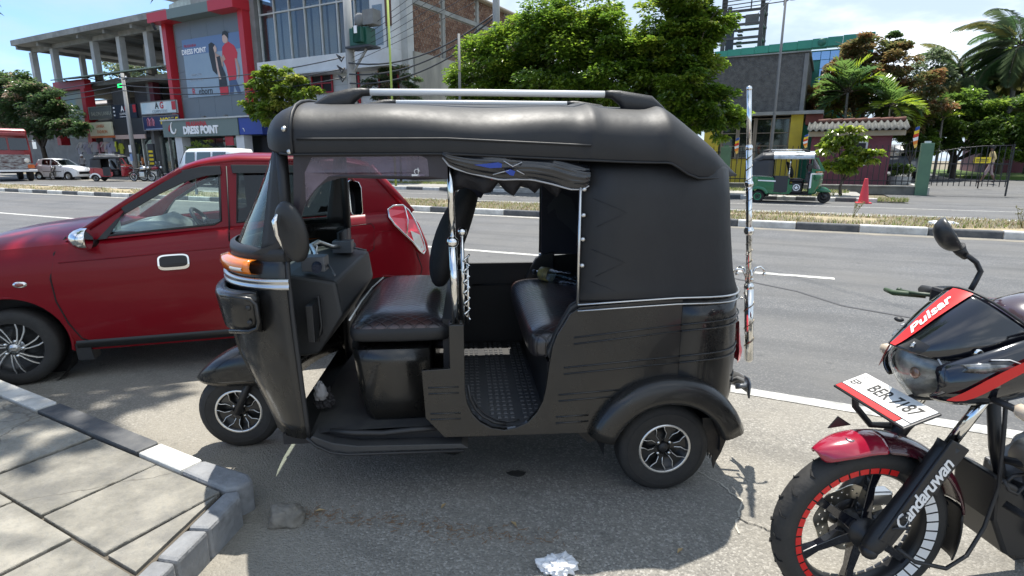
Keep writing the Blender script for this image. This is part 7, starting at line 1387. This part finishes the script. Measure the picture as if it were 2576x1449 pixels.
tree('roadside_bush', 'loose green bush behind the fence just right of the hut', 3.6, 35, [(3.4, 36.5, 2.6, .7), (4.1, 37, 2.2, .8), (3.6, 37, 3.1, .6)], 4500, .22, .12, 'mid', 30, .05, base=.3)
tree('planter_bush', 'round clipped bush in a stone planter behind the fence', 2.95, 31.9, [(2.95, 31.9, 1.0, .36), (2.75, 31.8, .9, .3), (3.15, 31.9, .9, .3)], 1500, .09, .055, 'mid', 31, 0, cat='bush')
b = MB(2.95, 31.9, 0); b.lathe([(0, .0), (.45, .0), (.48, .65), (.42, .66), (.40, .55), (0, .55)], (2.95, 31.9, 0), 'z', 16); o = b.build('stone_planter', mat('planter_stone', (.33, .33, .31), .9, noise_=(6, .6)), None); o.location = BW(2.95, 31.9, 0); o.rotation_euler = (0, 0, BR); tag(o, 'round stone planter under the clipped bush', 'planter')
tree('sapling', 'young yellow green sapling on the pavement right of the green three-wheeler', .55, 24.6, [(.3, 24.6, 2.2, .42), (.75, 24.6, 2.25, .36), (0, 24.6, 1.75, .38), (.95, 24.6, 1.6, .42), (1.35, 24.6, 1.55, .28), (.45, 24.6, 1.3, .4), (.1, 24.6, 1.25, .3), (.8, 24.6, 1.15, .3)], 2100, .21, .14, 'lime', 32, .05, base=.12, droop=.8, spray=2, noise_k=2.2)
tree('bougainvillea', 'dull flowering bougainvillea over the wall in front of the white building', -21.5, 26.2, [(-23, 26.2, 5.5, .6), (-22, 26.2, 5.9, .6), (-21, 26.2, 5.9, .55), (-20.2, 26.2, 5.4, .5), (-22.4, 26.2, 4.8, .8), (-20.8, 26.2, 4.8, .7)], 6500, .15, .08, 'dark', 33, .06, weights=(4, 3, 2, 2), noise_k=1.4)
tree('potted_shrub', 'light green shrub standing in front of the clothing store posts', -36, 23.9, [(-37.0, 23.9, 1.9, .5), (-36.2, 23.9, 2.05, .55), (-35.3, 23.9, 2.15, .5), (-36.2, 23.9, 1.3, .7)], 1800, .16, .09, 'lime', 34, .06)
tree('background_tree', 'dark tree behind the right hand palms', 12, 50, [(10, 50, 7, 2.2), (13, 50, 8, 2.4), (16, 50, 7, 2.4), (11, 50, 4.5, 2.4), (15, 50, 4.5, 2.6), (8, 50, 4.5, 1.8)], 16000, .42, .24, 'mid', 35, .25)
# palms: every frond its own part
def frond(T, base, az, el, L_, droop, n, ll, lw, ms, seed, vee=.5):
    r = random.Random(seed); b = MB(); pts = []; p = Vector(base); a = el
    for i in range(11):
        pts.append(p.copy()); p = p + Vector((cos(az) * cos(a), sin(az) * cos(a), sin(a))) * L_ / 10; a -= droop / 10 * (.5 + i / 10)
    b.tube(pts, [.022 * (1 - .085 * i) for i in range(11)], 5); nb = len(b.f)
    for i in range(n):
        t = .16 + .84 * i / n; k = min(9, int(t * 10)); q = pts[k].lerp(pts[k + 1], t * 10 - k); d = (pts[k + 1] - pts[k]).normalized(); sd = d.cross(Vector((0, 0, 1))).normalized(); up = sd.cross(d)
        l = ll * (sin(pi * min(1, t * .9 + .12)) ** .6) * r.uniform(.85, 1.1)
        for s in (-1, 1): add_leaf(b, q, d * .65 + sd * s * .8 + up * vee * r.uniform(.2, 1) - Vector((0, 0, 1)) * (.35 if vee < .2 else .05), up, l, lw, .1)
    o = b.build('frond', ms, T, fix=False); o.data.polygons.foreach_set('material_index', [1 if len(ms) > 1 and i < nb else 0 for i in range(len(o.data.polygons))]); return o
def palm(name, label, s, n, base, h, nf, L_, droop, ll, lw, cols, seed, r0=.12, el=(.1, 1.2), vee=.5, nl=26, m=None, group=None):
    T = thing(name, label, 'palm', BW(s, n, base), BR, group); r = random.Random(seed); b = MB(); b.tube([(0, 0, -.2), (.03, 0, h * .5), (0, 0, h)], [r0 * 1.2, r0, r0 * .8], 9); b.build('trunk', m or mat('palm_trunk', (.19, .175, .15), .9, noise_=(3, .6), stretch=(1, 1, 6)), T)
    for k in range(nf): c = cols[r.randrange(len(cols))]; frond(T, (0, 0, h), 2 * pi * k / nf * 1.618 * 1.0 + r.uniform(-.2, .2), r.uniform(*el), L_ * r.uniform(.8, 1.1), droop * r.uniform(.7, 1.2), nl, ll, lw, [c, MATS['bark']], seed * 50 + k, vee)
    return T
FA, FB, FC = leafmat('frond_dark', (.045, .085, .03)), leafmat('frond_mid', (.07, .12, .028)), leafmat('frond_lime', (.15, .20, .018), .5); FD, FE = leafmat('frond_grey', (.060, .085, .042)), leafmat('frond_olive', (.11, .11, .036))
palm('fan_leaf_palm', 'broad leaved palm with lime new fronds above the hut roof', .5, 34.6, .3, 4.4, 26, 1.9, 1.3, .75, .15, [FA, FB, FB, FC], 41, .07, (-.5, 1.5), nl=13)
palm('fan_leaf_palm', 'smaller broad leaved palm right of the taller one above the hut roof', 2.4, 34.4, .3, 3.7, 24, 1.8, 1.3, .7, .14, [FA, FB, FB, FC, FC], 42, .06, (-.5, 1.45), nl=13)
palm('fan_leaf_palm', 'low broad leaved palm with lime crown behind the green gate post', 4.9, 37, .4, 3.0, 9, 1.1, 1.4, .5, .10, [FB, FC, FC], 43, .06, (.2, 1.4), nl=11)
palm('feather_palm', 'grey trunked feather palm left of the other tall palms', 6.6, 44, .4, 5.6, 30, 3.7, 1.9, .95, .05, [FD, FD, FE, FA], 44, .12, (-.75, 1.25), .1, 56)
palm('feather_palm', 'tallest feather palm at the right edge of the view', 8.8, 43.5, .4, 7.2, 32, 3.9, 1.9, 1.0, .05, [FD, FE, FA, FD], 45, .13, (-.75, 1.3), .1, 56)
palm('feather_palm', 'feather palm with low drooping fronds behind the walking person', 10.4, 45, .4, 5.0, 30, 3.7, 1.9, .95, .05, [FE, FD, FE], 46, .13, (-.7, 1.2), .1, 56)
# shade tree over the near pavement, its crown out of view above; one twig hangs into the top left corner
OT = thing('shade_tree', 'overhanging shade tree with a leafy twig in the top left corner', 'tree', (-5.6, -.6, .1), 0)
crown(OT, [(a + 5.6, c + 1.2 + .6, z + 4 - .1, R_) for a, c, z, R_ in ((-5.2, 3.2, 5.6, 1.5), (-3.5, 3.1, 5.3, 1.0), (-6.0, .6, 5.6, 2.0), (-3.5, 4.6, 5.5, 1.15), (-5.0, 5.2, 5.7, 1.5), (-3.6, .8, 5.2, 1.0), (-2.6, 4.4, 5.1, .6), (-2.7, 5.4, 5.5, .75))], 6500, .24, .13, 'mid', 51)
trunk(OT, (0, 0, 0), [(.4, 4.5, 9.2), (2.4, 4.4, 8.9), (-.4, 2.2, 9.2), (2.0, 5.8, 9.2), (2.3, 2.4, 8.9)], .2, 51)
tw = MB(); P_ = [(2.0, 4.7, 7.5), (2.22, 4.62, 2.75), (2.20, 4.6, 2.35), (2.20, 4.6, 2.12)]; tw.tube(P_, [.008, .006, .004, .002], 5); tw.tube([(2.5, 4.7, 7.5), (3.33, 4.6, 2.75), (3.32, 4.6, 2.42)], [.007, .005, .002], 5); rt = random.Random(8)
for k in range(24):
    q = Vector(P_[1]).lerp(Vector(P_[3]), rt.random()) if k < 16 else Vector((3.33, 4.6, 2.40 + .3 * rt.random())); add_leaf(tw, q, Vector((rt.uniform(-.6, 1), rt.uniform(-1, 1), rt.uniform(-1.2, .1))), Vector((0, 0, 1)), rt.uniform(.07, .12), .028)
tw.build('hanging_twig', LM['dark'][2], OT, fix=False)
# ------------------------------------------------------------------ far vehicles and people
M_GRN = mat('tuk_green_paint', (.006, .13, .05), .25, coat=.8); M_TRED = mat('tuk_red_paint', (.30, .012, .025), .25, coat=.8); M_HOODG = mat('far_hood', (.028, .030, .034), .55)
gt = three_wheeler('green three-wheeler with silver trimmed roof parked at the far kerb', 'three-wheelers at the far kerb', RW(.95, 21.9), RR + pi, M_GRN, M_HOODG, trim=M_CHROME, rim=mat('lime_rim', (.05, .6, .25), .4))
b = MB(); b.loft([[(x, y, z) for x, y, z in ((a, .655, 1.44), (a, .665, 1.50), (a, .60, 1.62), (a, .3, 1.70), (a, -.3, 1.70), (a, -.60, 1.62), (a, -.665, 1.50), (a, -.655, 1.44))] for a in (.42, .7, 1.1, 1.5, 1.62)], closed=False); b.build('silver_roof_trim', mat('roof_silver', (.55, .58, .58), .3, metal=.7, noise_=(5, .8), col2=(.2, .22, .22)), gt)
b = MB(); b.prism([(1.5, .70), (2.05, .72), (2.05, .76), (1.5, .745)], .624, .630); b.build('white_lettering_strip', M_WHITEP, gt); b = MB(); b.prism([(.43, .52), (.49, .50), (.48, .96), (.44, .96)], .60, .61); b.build('white_lettering_strip', M_WHITEP, gt)
b = MB(); b.box(1.13, 1.54, .60, .625, .36, .90); b.build('door_flap', M_HOODG, gt); b = MB(); b.lathe([(.085, 0), (.11, .006), (.11, -.006)], (.86, .59, .52), 'y', 24); b.build('star_ring', M_WHITEP, gt)
b = MB(); b.prism([(.86 + (.08 if k % 2 == 0 else .034) * sin(2 * pi * k / 10), .52 + (.08 if k % 2 == 0 else .034) * cos(2 * pi * k / 10)) for k in range(10)], .585, .592); b.build('star_badge', M_WHITEP, gt); b = MB(); b.box(.72, 1.0, .45, .58, .36, .68); b.build('seat_skirt', M_BLK, gt)
rt_ = three_wheeler('red three-wheeler with dark hood parked by the far shops', 'three-wheelers at the far kerb', (-25.4, 38.9, 0), RR + pi + radians(38), M_TRED, M_HOODG)
b = MB(); b.loft([[(2.01 + r * cos(a), .69, .205 + r * sin(a)) for r in (.25, .345)] for a in [radians(8 + 164 * i / 12) for i in range(13)]], closed=False); o = b.build('white_arch', M_WHITEP, rt_, fix=False); b = MB(); b.box(1.10, 1.54, .60, .625, .36, .92); b.build('door_flap', M_HOODG, rt_)
hatchback('white hatchback parked between the red truck and the red three-wheeler', (-31.0, 41.3, 0), RR + pi + radians(17), mat('car_white', (.70, .72, .74), .3, coat=.6))
def van(name, label, loc, rz, paint, h=2.02):
    T = thing(name, label, 'van', loc, rz); b = MB(); b.loft([[(x, w_ * u, lerp(.35, zt, v)) for u, v in ((-.98, 0), (-1, .2), (-1, .55), (-.93, .85), (-.80, .97), (0, 1), (.80, .97), (.93, .85), (1, .55), (1, .2), (.98, 0))] for x, w_, zt in ((-.7, .70, 1.0), (-.6, .82, 1.15), (-.1, .85, h - .15), (.25, .85, h), (2.5, .85, h), (3.4, .84, h - .03), (3.55, .80, h - .25), (3.62, .78, 1.0))]); b.build('body', paint, T)
    for sg in (-1, 1):
        for x0, x1 in ((.05, .85), (.98, 2.1), (2.2, 3.25)): b = MB(); b.prism([(x0, 1.2), (x1, 1.2), (x1 - .03, h - .22), (x0 + .08, h - .22)], sg * .80, sg * .862, f=lambda a, z, d: (a, d - sg * max(0, z - 1.3) * .09, z)); b.build('side_window', mat('van_glass', (.02, .025, .03), .08, coat=1), T)
        for x in (0, 2.6): b = MB(); b.lathe([(0, -.09), (.2, -.1), (.31, -.09), (.32, 0), (.31, .09), (.2, .1), (0, .09)], (x, sg * .76, .32), 'y', 20); b.build('wheel', M_TYRE, T)
        b = MB(); b.box(-.72, -.62, sg * .6 - .14, sg * .6 + .14, .72, .9); b.build('headlamp', M_CLEAR, T)
    b = MB(); b.loft([[(lerp(-.62, -.08, t), u * .72, lerp(1.18, h - .16, t)) for u in (-1, -.5, 0, .5, 1)] for t in (0, 1)], closed=False, caps=False); b.build('windscreen', MATS['van_glass'], T); b = MB(); b.box(-.74, -.6, -.8, .8, .38, .62); b.build('bumper', M_TRIM, T, bevel=.02); return T
van('white_van', 'white van whose roof shows above the red car', RW(-29.6, 21.3), RR, mat('van_white', (.72, .73, .73), .35, coat=.5)); van('grey_van', 'grey van parked in shade inside the gate', BW(3.5, 38, .42), BR + radians(75), mat('van_grey', (.22, .23, .25), .4, coat=.5), 1.85)
# old red truck
TK = thing('red_truck', 'old red truck with chromed grille at the left edge', 'truck', (-33.3, 38.6, 0), RR + pi - radians(16)); M_TK = mat('truck_red', (.27, .02, .022), .4, coat=.4, noise_=(2, .5)); M_TKC = mat('truck_grille', (.38, .40, .40), .35, metal=.4, noise_=(4, 1), col2=(.08, .03, .03), stretch=(1, 1, 3))
b = MB(); b.loft([[(x, w_ * u, z) for x, u in ((xf, -1), (xf - .06, 0), (xf, 1), (1.7, 1), (1.7, -1))] for z, xf, w_ in ((.75, -.55, 1.12), (1.7, -.6, 1.12), (2.0, -.52, 1.12), (2.9, -.35, 1.08), (3.25, -.4, 1.08), (3.4, -.2, 1.0))]); b.build('cab', M_TK, TK, bevel=.05)
for y0, y1 in ((-1.0, -.05), (.05, 1.0)): b = MB(); b.prism([(y0, 2.02), (y1, 2.02), (y1, 2.78), (y0, 2.78)], 0, .02, f=lambda a, z, d: (-.56 + (z - 2.0) * .19 - d - .03, a, z)); b.build('windscreen', MATS['van_glass'], TK)
b = MB(); b.box(-.70, -.55, -1.0, 1.0, 1.2, 1.72); b.build('grille', M_TKC, TK, bevel=.02); b = MB(); b.box(-.69, -.60, -1.1, 1.1, .78, 1.18); b.build('lower_panel', M_TKC, TK); b = MB(); b.box(-.85, -.68, -1.25, 1.25, .62, .76); b.build('bumper', M_WHITEP, TK, bevel=.02); b = MB(); b.box(-.66, -.38, -1.0, 1.0, 2.92, 3.12); b.build('sun_visor', M_TK, TK, bevel=.03)
for sg in (-1, 1):
    b = MB(); b.lathe([(0, -.03), (.14, 0), (.16, .03)], (-.71, sg * .8, 1.35), 'x', 14); b.build('headlamp', M_CLEAR, TK); b = MB(); b.box(-.72, -.66, sg * .95 - .2, sg * .95 + .15, .85, 1.08); b.build('marker_lamp', M_ORNG, TK); b = MB(); b.tube([(-.5, sg * 1.1, 2.6), (-.7, sg * 1.3, 2.6), (-.72, sg * 1.32, 2.2)], .02, 5); b.box(-.76, -.7, sg * 1.32 - .1, sg * 1.32 + .1, 2.1, 2.55); b.build('mirror', M_CHROME, TK)
    for x in (.3, 4.2): b = MB(); b.lathe([(0, -.14), (.25, -.12), (.46, -.14), (.5, -.1), (.5, .1), (.46, .14), (.25, .12), (0, .1)], (x, sg * .98, .5), 'y', 24); b.build('wheel', M_TYRE, TK)
    b = MB(); b.prism([(.1, 2.05), (1.2, 2.05), (1.2, 2.75), (.15, 2.75)], sg * 1.06, sg * 1.13); b.build('side_window', MATS['van_glass'], TK)
b = MB(); b.box(1.8, 6, -1.15, 1.15, .9, 3.0); b.build('load_body', mat('truck_body_wood', (.24, .09, .05), .7, noise_=(3, .5)), TK); b = MB(); b.box(0, 6, -.5, .5, .5, .9); b.build('chassis', M_DARKINT, TK)
# parked motorcycles across the road
def bike(label, loc, rz, paint):
    T = thing('parked_motorcycle', label, 'motorcycle', loc, rz, 'motorcycles parked by the far shops')
    for x in (0, 1.25):
        w = empty_part('wheel', T, (x, 0, .3)); b = MB(); b.tube([(.265 * cos(a), 0, .265 * sin(a)) for a in [2 * pi * k / 24 for k in range(24)]], .04, 6, closed=True); b.build('tyre', M_TYRE, w); b = MB(); b.tube([(.215 * cos(a), 0, .215 * sin(a)) for a in [2 * pi * k / 24 for k in range(24)]], .018, 5, closed=True)
        for k in range(8): b.tube([(.03 * cos(k * pi / 4), 0, .03 * sin(k * pi / 4)), (.21 * cos(k * pi / 4), 0, .21 * sin(k * pi / 4))], .010, 4)
        b.build('rim', M_CHROME, w)
    b = MB(); b.loft([[(x, y * w_, z + h_ * v) for y, v in ((-1, 0), (-.8, .8), (0, 1), (.8, .8), (1, 0))] for x, w_, z, h_ in ((.3, .06, .78, .14), (.45, .13, .76, .22), (.65, .12, .74, .2), (.75, .07, .74, .1))]); b.build('fuel_tank', paint, T)
    b = MB(); b.loft([[(x, y * .12, z + .06 * v) for y, v in ((-1, 0), (0, 1), (1, 0), (0, -.6))] for x, z in ((.7, .80), (1.0, .78), (1.45, .86))]); b.build('seat', M_VINYL, T); b = MB(); b.box(.4, .75, -.12, .12, .3, .62); b.build('engine', M_STEEL, T, bevel=.03)
    b = MB(); b.tube([(0, -.07, .3), (.28, -.07, .95)], .03, 6); b.tube([(0, .07, .3), (.28, .07, .95)], .03, 6); b.tube([(.3, 0, .8), (.5, 0, .35), (.8, 0, .35), (1.25, 0, .3), (.8, 0, .75)], .025, 6); b.build('frame', M_BLK, T); b = MB(); b.tube([(.45, -.15, .4), (.6, -.17, .28), (1.5, -.18, .42)], [.03, .035, .05], 8); b.build('exhaust', M_CHROME, T)
    b = MB(); b.tube([(.38, -.36, 1.02), (.28, -.1, .98), (.28, .1, .98), (.38, .36, 1.02)], .016, 6); b.build('handlebar', M_CHROME, T); b = MB(); b.sphere((.14, 0, .88), (.10, .10, .10), 12, 8); b.build('headlamp', M_CHROME, T)
    for sg in (-1, 1): b = MB(); b.tube([(.33, sg * .28, 1.0), (.3, sg * .33, 1.2)], .008, 4); b.sphere((.3, sg * .34, 1.24), (.03, .06, .05), 8, 6); b.build('mirror', M_CHROME, T)
    b = MB(); b.loft([[(x0 + r * cos(a), y, .3 + r * sin(a)) for y in (-.06, .06)] for x0, r, a in [(1.25, .35, radians(160 - 16 * k)) for k in range(9)]], closed=False); o = b.build('rear_fender', paint, T); return T
bike('silver motorcycle with chrome exhaust right of the red three-wheeler', (-23.6, 37.9, 0), RR + pi + .35, M_STEEL); bike('red motorcycle half hidden behind the silver motorcycle', (-23.4, 39.0, 0), RR + pi + .7, M_TRED); bike('dark motorcycle between the red truck and the white hatchback', (-32.0, 40.3, 0), RR + pi - .9, M_GLOSS)
def person(label, loc, rz, J, skin, top, low, hair, cap=None, pants_z=.5, sleeve=.75):
    T = thing('person', label, 'person', loc, rz); N = list(J); P_ = {k: v[0] for k, v in J.items()}; E_ = [('pelvis', 'chest'), ('chest', 'neck'), ('neck', 'head'), ('head', 'crown'), ('chest', 'shl'), ('shl', 'ell'), ('ell', 'hal'), ('chest', 'shr'), ('shr', 'elr'), ('elr', 'har'), ('pelvis', 'hil'), ('hil', 'knl'), ('knl', 'anl'), ('anl', 'tol'), ('pelvis', 'hir'), ('hir', 'knr'), ('knr', 'anr'), ('anr', 'tor')]
    me = bpy.data.meshes.new('body'); me.from_pydata([P_[k] for k in N], [(N.index(a), N.index(c)) for a, c in E_], []); o = bpy.data.objects.new('body', me); COL.objects.link(o); o.parent = T
    o.modifiers.new('s', 'SKIN'); q = o.modifiers.new('d', 'SUBSURF'); q.levels = 2; q.render_levels = 2
    for i, k in enumerate(N): me.skin_vertices[0].data[i].radius = J[k][1]; me.skin_vertices[0].data[i].use_root = (k == 'pelvis')
    apply_mods(o); o.data.materials.clear()
    for m in (skin, top, low): o.data.materials.append(m)
    for p in o.data.polygons:
        z = p.center.z; p.use_smooth = True; p.material_index = 2 if pants_z < z < .95 else 1 if .95 <= z < 1.42 and (abs(p.center.y) < .24 or z > sleeve) else 0
    h = P_['head']; b = MB(); b.sphere((h[0] + .02, h[1], h[2] + .045), (.115, .095, .10), 12, 8); b.build('cap' if cap else 'hair', cap or hair, T)
    if cap: b = MB(); b.prism([(-.12, -.07), (-.21, -.05), (-.21, .05), (-.12, .07)], .03, .045, f=lambda a, c, d: (h[0] + a + .04, h[1] + c, h[2] + d)); b.build('cap_peak', cap, T)
    return T
def joints(stride, bend=0):
    return {'pelvis': ((0, 0, .92), (.15, .12)), 'chest': ((-.03, 0, 1.26), (.17, .12)), 'neck': ((-.04, 0, 1.44), (.055, .055)), 'head': ((-.06, 0, 1.56), (.085, .09)), 'crown': ((-.05, 0, 1.66), (.07, .075)), 'shl': ((-.02, -.18, 1.36), (.065, .06)), 'ell': ((.08 * stride, -.24, 1.10), (.045, .045)), 'hal': ((-.10, -.22, .92), (.035, .03)), 'shr': ((-.02, .18, 1.36), (.065, .06)), 'elr': ((-.06 * stride, .24, 1.10), (.045, .045)), 'har': ((-.22 * stride, .2, 1.0), (.035, .03)),
            'hil': ((0, -.10, .86), (.10, .10)), 'knl': ((-.16 * stride, -.10, .50), (.07, .07)), 'anl': ((-.28 * stride, -.10, .09), (.042, .042)), 'tol': ((-.42 * stride - .02, -.10, .03), (.04, .03)), 'hir': ((0, .10, .86), (.10, .10)), 'knr': ((.06 * stride, .10, .48), (.07, .07)), 'anr': ((.26 * stride, .10, .10), (.042, .042)), 'tor': ((.14 * stride, .10, .03), (.04, .03))}
M_SK = mat('skin_brown', (.16, .085, .055), .6); M_HR = mat('hair_black', (.012, .011, .011), .5)
person('person in a tan top and pinkish grey trousers walking left behind the gate', BW(6.6, 34, .36), BR, joints(1.0), M_SK, mat('tan_top', (.55, .42, .20), .8), mat('mauve_trousers', (.30, .22, .22), .8), M_HR, None, .36)
person('person in a white cap standing behind the white hatchback', (-32.2, 43.6, .1), RR + pi, joints(.15), M_SK, mat('grey_shirt', (.3, .3, .32), .8), mat('dark_trousers', (.03, .03, .04), .8), M_HR, M_WHITEP, .1)
person('person in an orange shirt standing by the shop window', BW(-45.2, 25.2, .1), BR + 1.2, joints(.2), M_SK, mat('orange_shirt', (.45, .15, .04), .8), MATS['dark_trousers'], M_HR, None, .1)
# ------------------------------------------------------------------ loose things
t = thing('traffic_cone', 'faded red traffic cone at the far kerb end', 'cone', RW(2.15, 22.35), RR); b = MB(); b.lathe([(.17, .03), (.155, .06), (.055, .80), (.045, .82), (0, .82)], (0, 0, 0), 'z', 20); b.build('cone_body', mat('cone_red', (.50, .03, .045), .6), t); b = MB(); b.box(-.23, .23, -.23, .23, 0, .035); b.build('base', MATS['cone_red'], t, bevel=.01)
t = board('yellow_sign', 'small yellow notice with black lines behind the driveway gate', 5.5, 6.08, 31.5, 1.27, 1.52, M_YEL, th=.03)
for z in (1.36, 1.43): bx(t, 'text_line', M_DGREY, 5.58, 6.0, 31.485, 31.5, z - .012, z + .012)
b = mb(t); b.tube([(5.8, 31.53, .2), (5.8, 31.53, 1.3)], .025, 6); b.build('post', M_BAR, t)
# crumpled water bottle on the passenger bench
e1 = (TUK.matrix_basis.to_3x3() if False else None); cz, sz = cos(radians(4.6)), sin(radians(4.6)); tukW = lambda x, y, z: (-1.39 + x * cz - y * sz, 2.72 + x * sz + y * cz, z)
t = thing('plastic_bottle', 'empty crumpled water bottle lying on the quilted passenger bench', 'bottle', tukW(1.58, .42, .80), radians(4.6 - 48)); rbt = random.Random(2)
b = MB(); prof = [(0, .012), (.02, .012), (.03, .012), (.04, .022), (.07, .038)] + [(.07 + .017 * i, .040 - (.004 if i % 2 else 0)) for i in range(1, 13)] + [(.29, .036), (.295, .01)]
b.loft([[(x - .02, r * cos(2 * pi * k / 16) * (1 + .08 * sin(k * 2 + x * 40)), r * sin(2 * pi * k / 16) * (1 + .08 * cos(k * 3 + x * 25))) for k in range(16)] for x, r in prof]); o = b.build('bottle_shell', glass('bottle_plastic', (.55, .62, .70), .55), t, fix=False)
b = MB(); b.loft([[(x, r * cos(2 * pi * k / 16), r * sin(2 * pi * k / 16)) for k in range(16)] for x, r in ((.03, .0405), (.10, .0415), (.10, .041))], caps=False); b.build('label', mat('bottle_label', (.16, .15, .12), .4, noise_=(30, 1), col2=(.50, .40, .12)), t); b = MB(); b.tube([(-.035, 0, 0), (-.015, 0, 0)], .016, 10); b.build('cap', M_DGREY, t)
def crumple(name, label, cat, loc, r, m, seed, flat=.6, rz=0, rough_=1.6):
    rr = random.Random(seed); b = MB(); b.sphere((0, 0, 0), (r, r * .8, r * flat), 34, 22); b.v = [tuple(Vector(v) * (1 + .38 * noise.noise(Vector(v) / r * 1.6 + Vector((seed, 0, 0))) + rough_ * .22 * noise.noise(Vector(v) / r * 4.5 + Vector((0, seed, 0))) + rough_ * .5 * (abs(noise.noise(Vector(v) / r * 3.1 + Vector((seed, 5, 0)))) - .2))) for v in b.v]; b.v = [(x, y, max(-r * flat * .8, z)) for x, y, z in b.v]; b.sm = [rough_ < 1] * len(b.sm)
    o = b.build(name, m, None); o.location = (loc[0], loc[1], loc[2] + r * flat * .8); o.rotation_euler = (0, 0, rz); return tag(o, label, cat)
crumple('rock', 'grey stone lying on the asphalt near the kerb corner', 'stone', (-.925, 2.07, -.012), .080, mat('stone', (.24, .22, .185), .9, noise_=(14, .7), bump=(50, .8)), 3, .50, 0, .45)
M_POLY = mat('white_polythene', (.80, .81, .83), .25, trans=.15, coat=.4); crumple('plastic_bag', 'crumpled white plastic bag at the bottom edge of the picture', 'bag', (.17, 1.78, 0), .062, M_POLY, 7, .42, .3, 1.0)
crumple('rag', 'white cloth rag stuffed on the floor beside the front cowl of the black three-wheeler', 'rag', tukW(.520, -.44, .42), .026, mat('white_rag', (.28, .275, .28), .9), 9, 1.7, 0, .8); crumple('dark_bag', 'dark bundle beside the white rag on the driver floor', 'bag', tukW(.52, -.40, .37), .04, mat('dark_bundle', (.02, .018, .02), .7), 12, 1.2)
for k, (s, n, lab) in enumerate(((2.65, 14.15, 'white litter lump left of the motorcycle mirror on the median'), (2.95, 14.2, 'white litter lump closest to the motorcycle mirror on the median'))): o = crumple('litter', lab, 'litter', RW(s, n, .12), .11, M_POLY, 20 + k, .5, 0, 1.0)
for k, (x, y, a, lab) in enumerate(((-.83, 2.12, .3, 'dry brown leaf beside the grey stone'), (-.30, 2.14, 1.2, 'dry leaf scrap in the three-wheeler shadow'), (.02, 2.02, 2.2, 'dry leaf scrap at the edge of the shadow'), (.62, 1.86, .8, 'yellow leaf on the sunlit asphalt left of the motorcycle'))):
    b = MB(); add_leaf(b, Vector((0, 0, .006)), Vector((cos(a), sin(a), .1)), Vector((0, 0, 1)), .045, .016); o = b.build('fallen_leaf', mat('dry_leaf', (.36, .26, .13), .8), None, fix=False); o.location = (x, y, 0); tag(o, lab, 'leaf')
rl = random.Random(6); b = MB()
for k in range(260):
    u = rl.random(); x = -.95 + 1.1 * u + rl.gauss(0, .05); y = 2.12 - .18 * u + rl.gauss(0, .03); a = rl.uniform(0, 3.1); l = rl.uniform(.006, .03); b.bar((x, y, .004), (x + cos(a) * l, y + sin(a) * l, .005), .0016)
b.build('leaf_litter', mat('litter_brown', (.22, .13, .07), .9), None, kind='stuff')
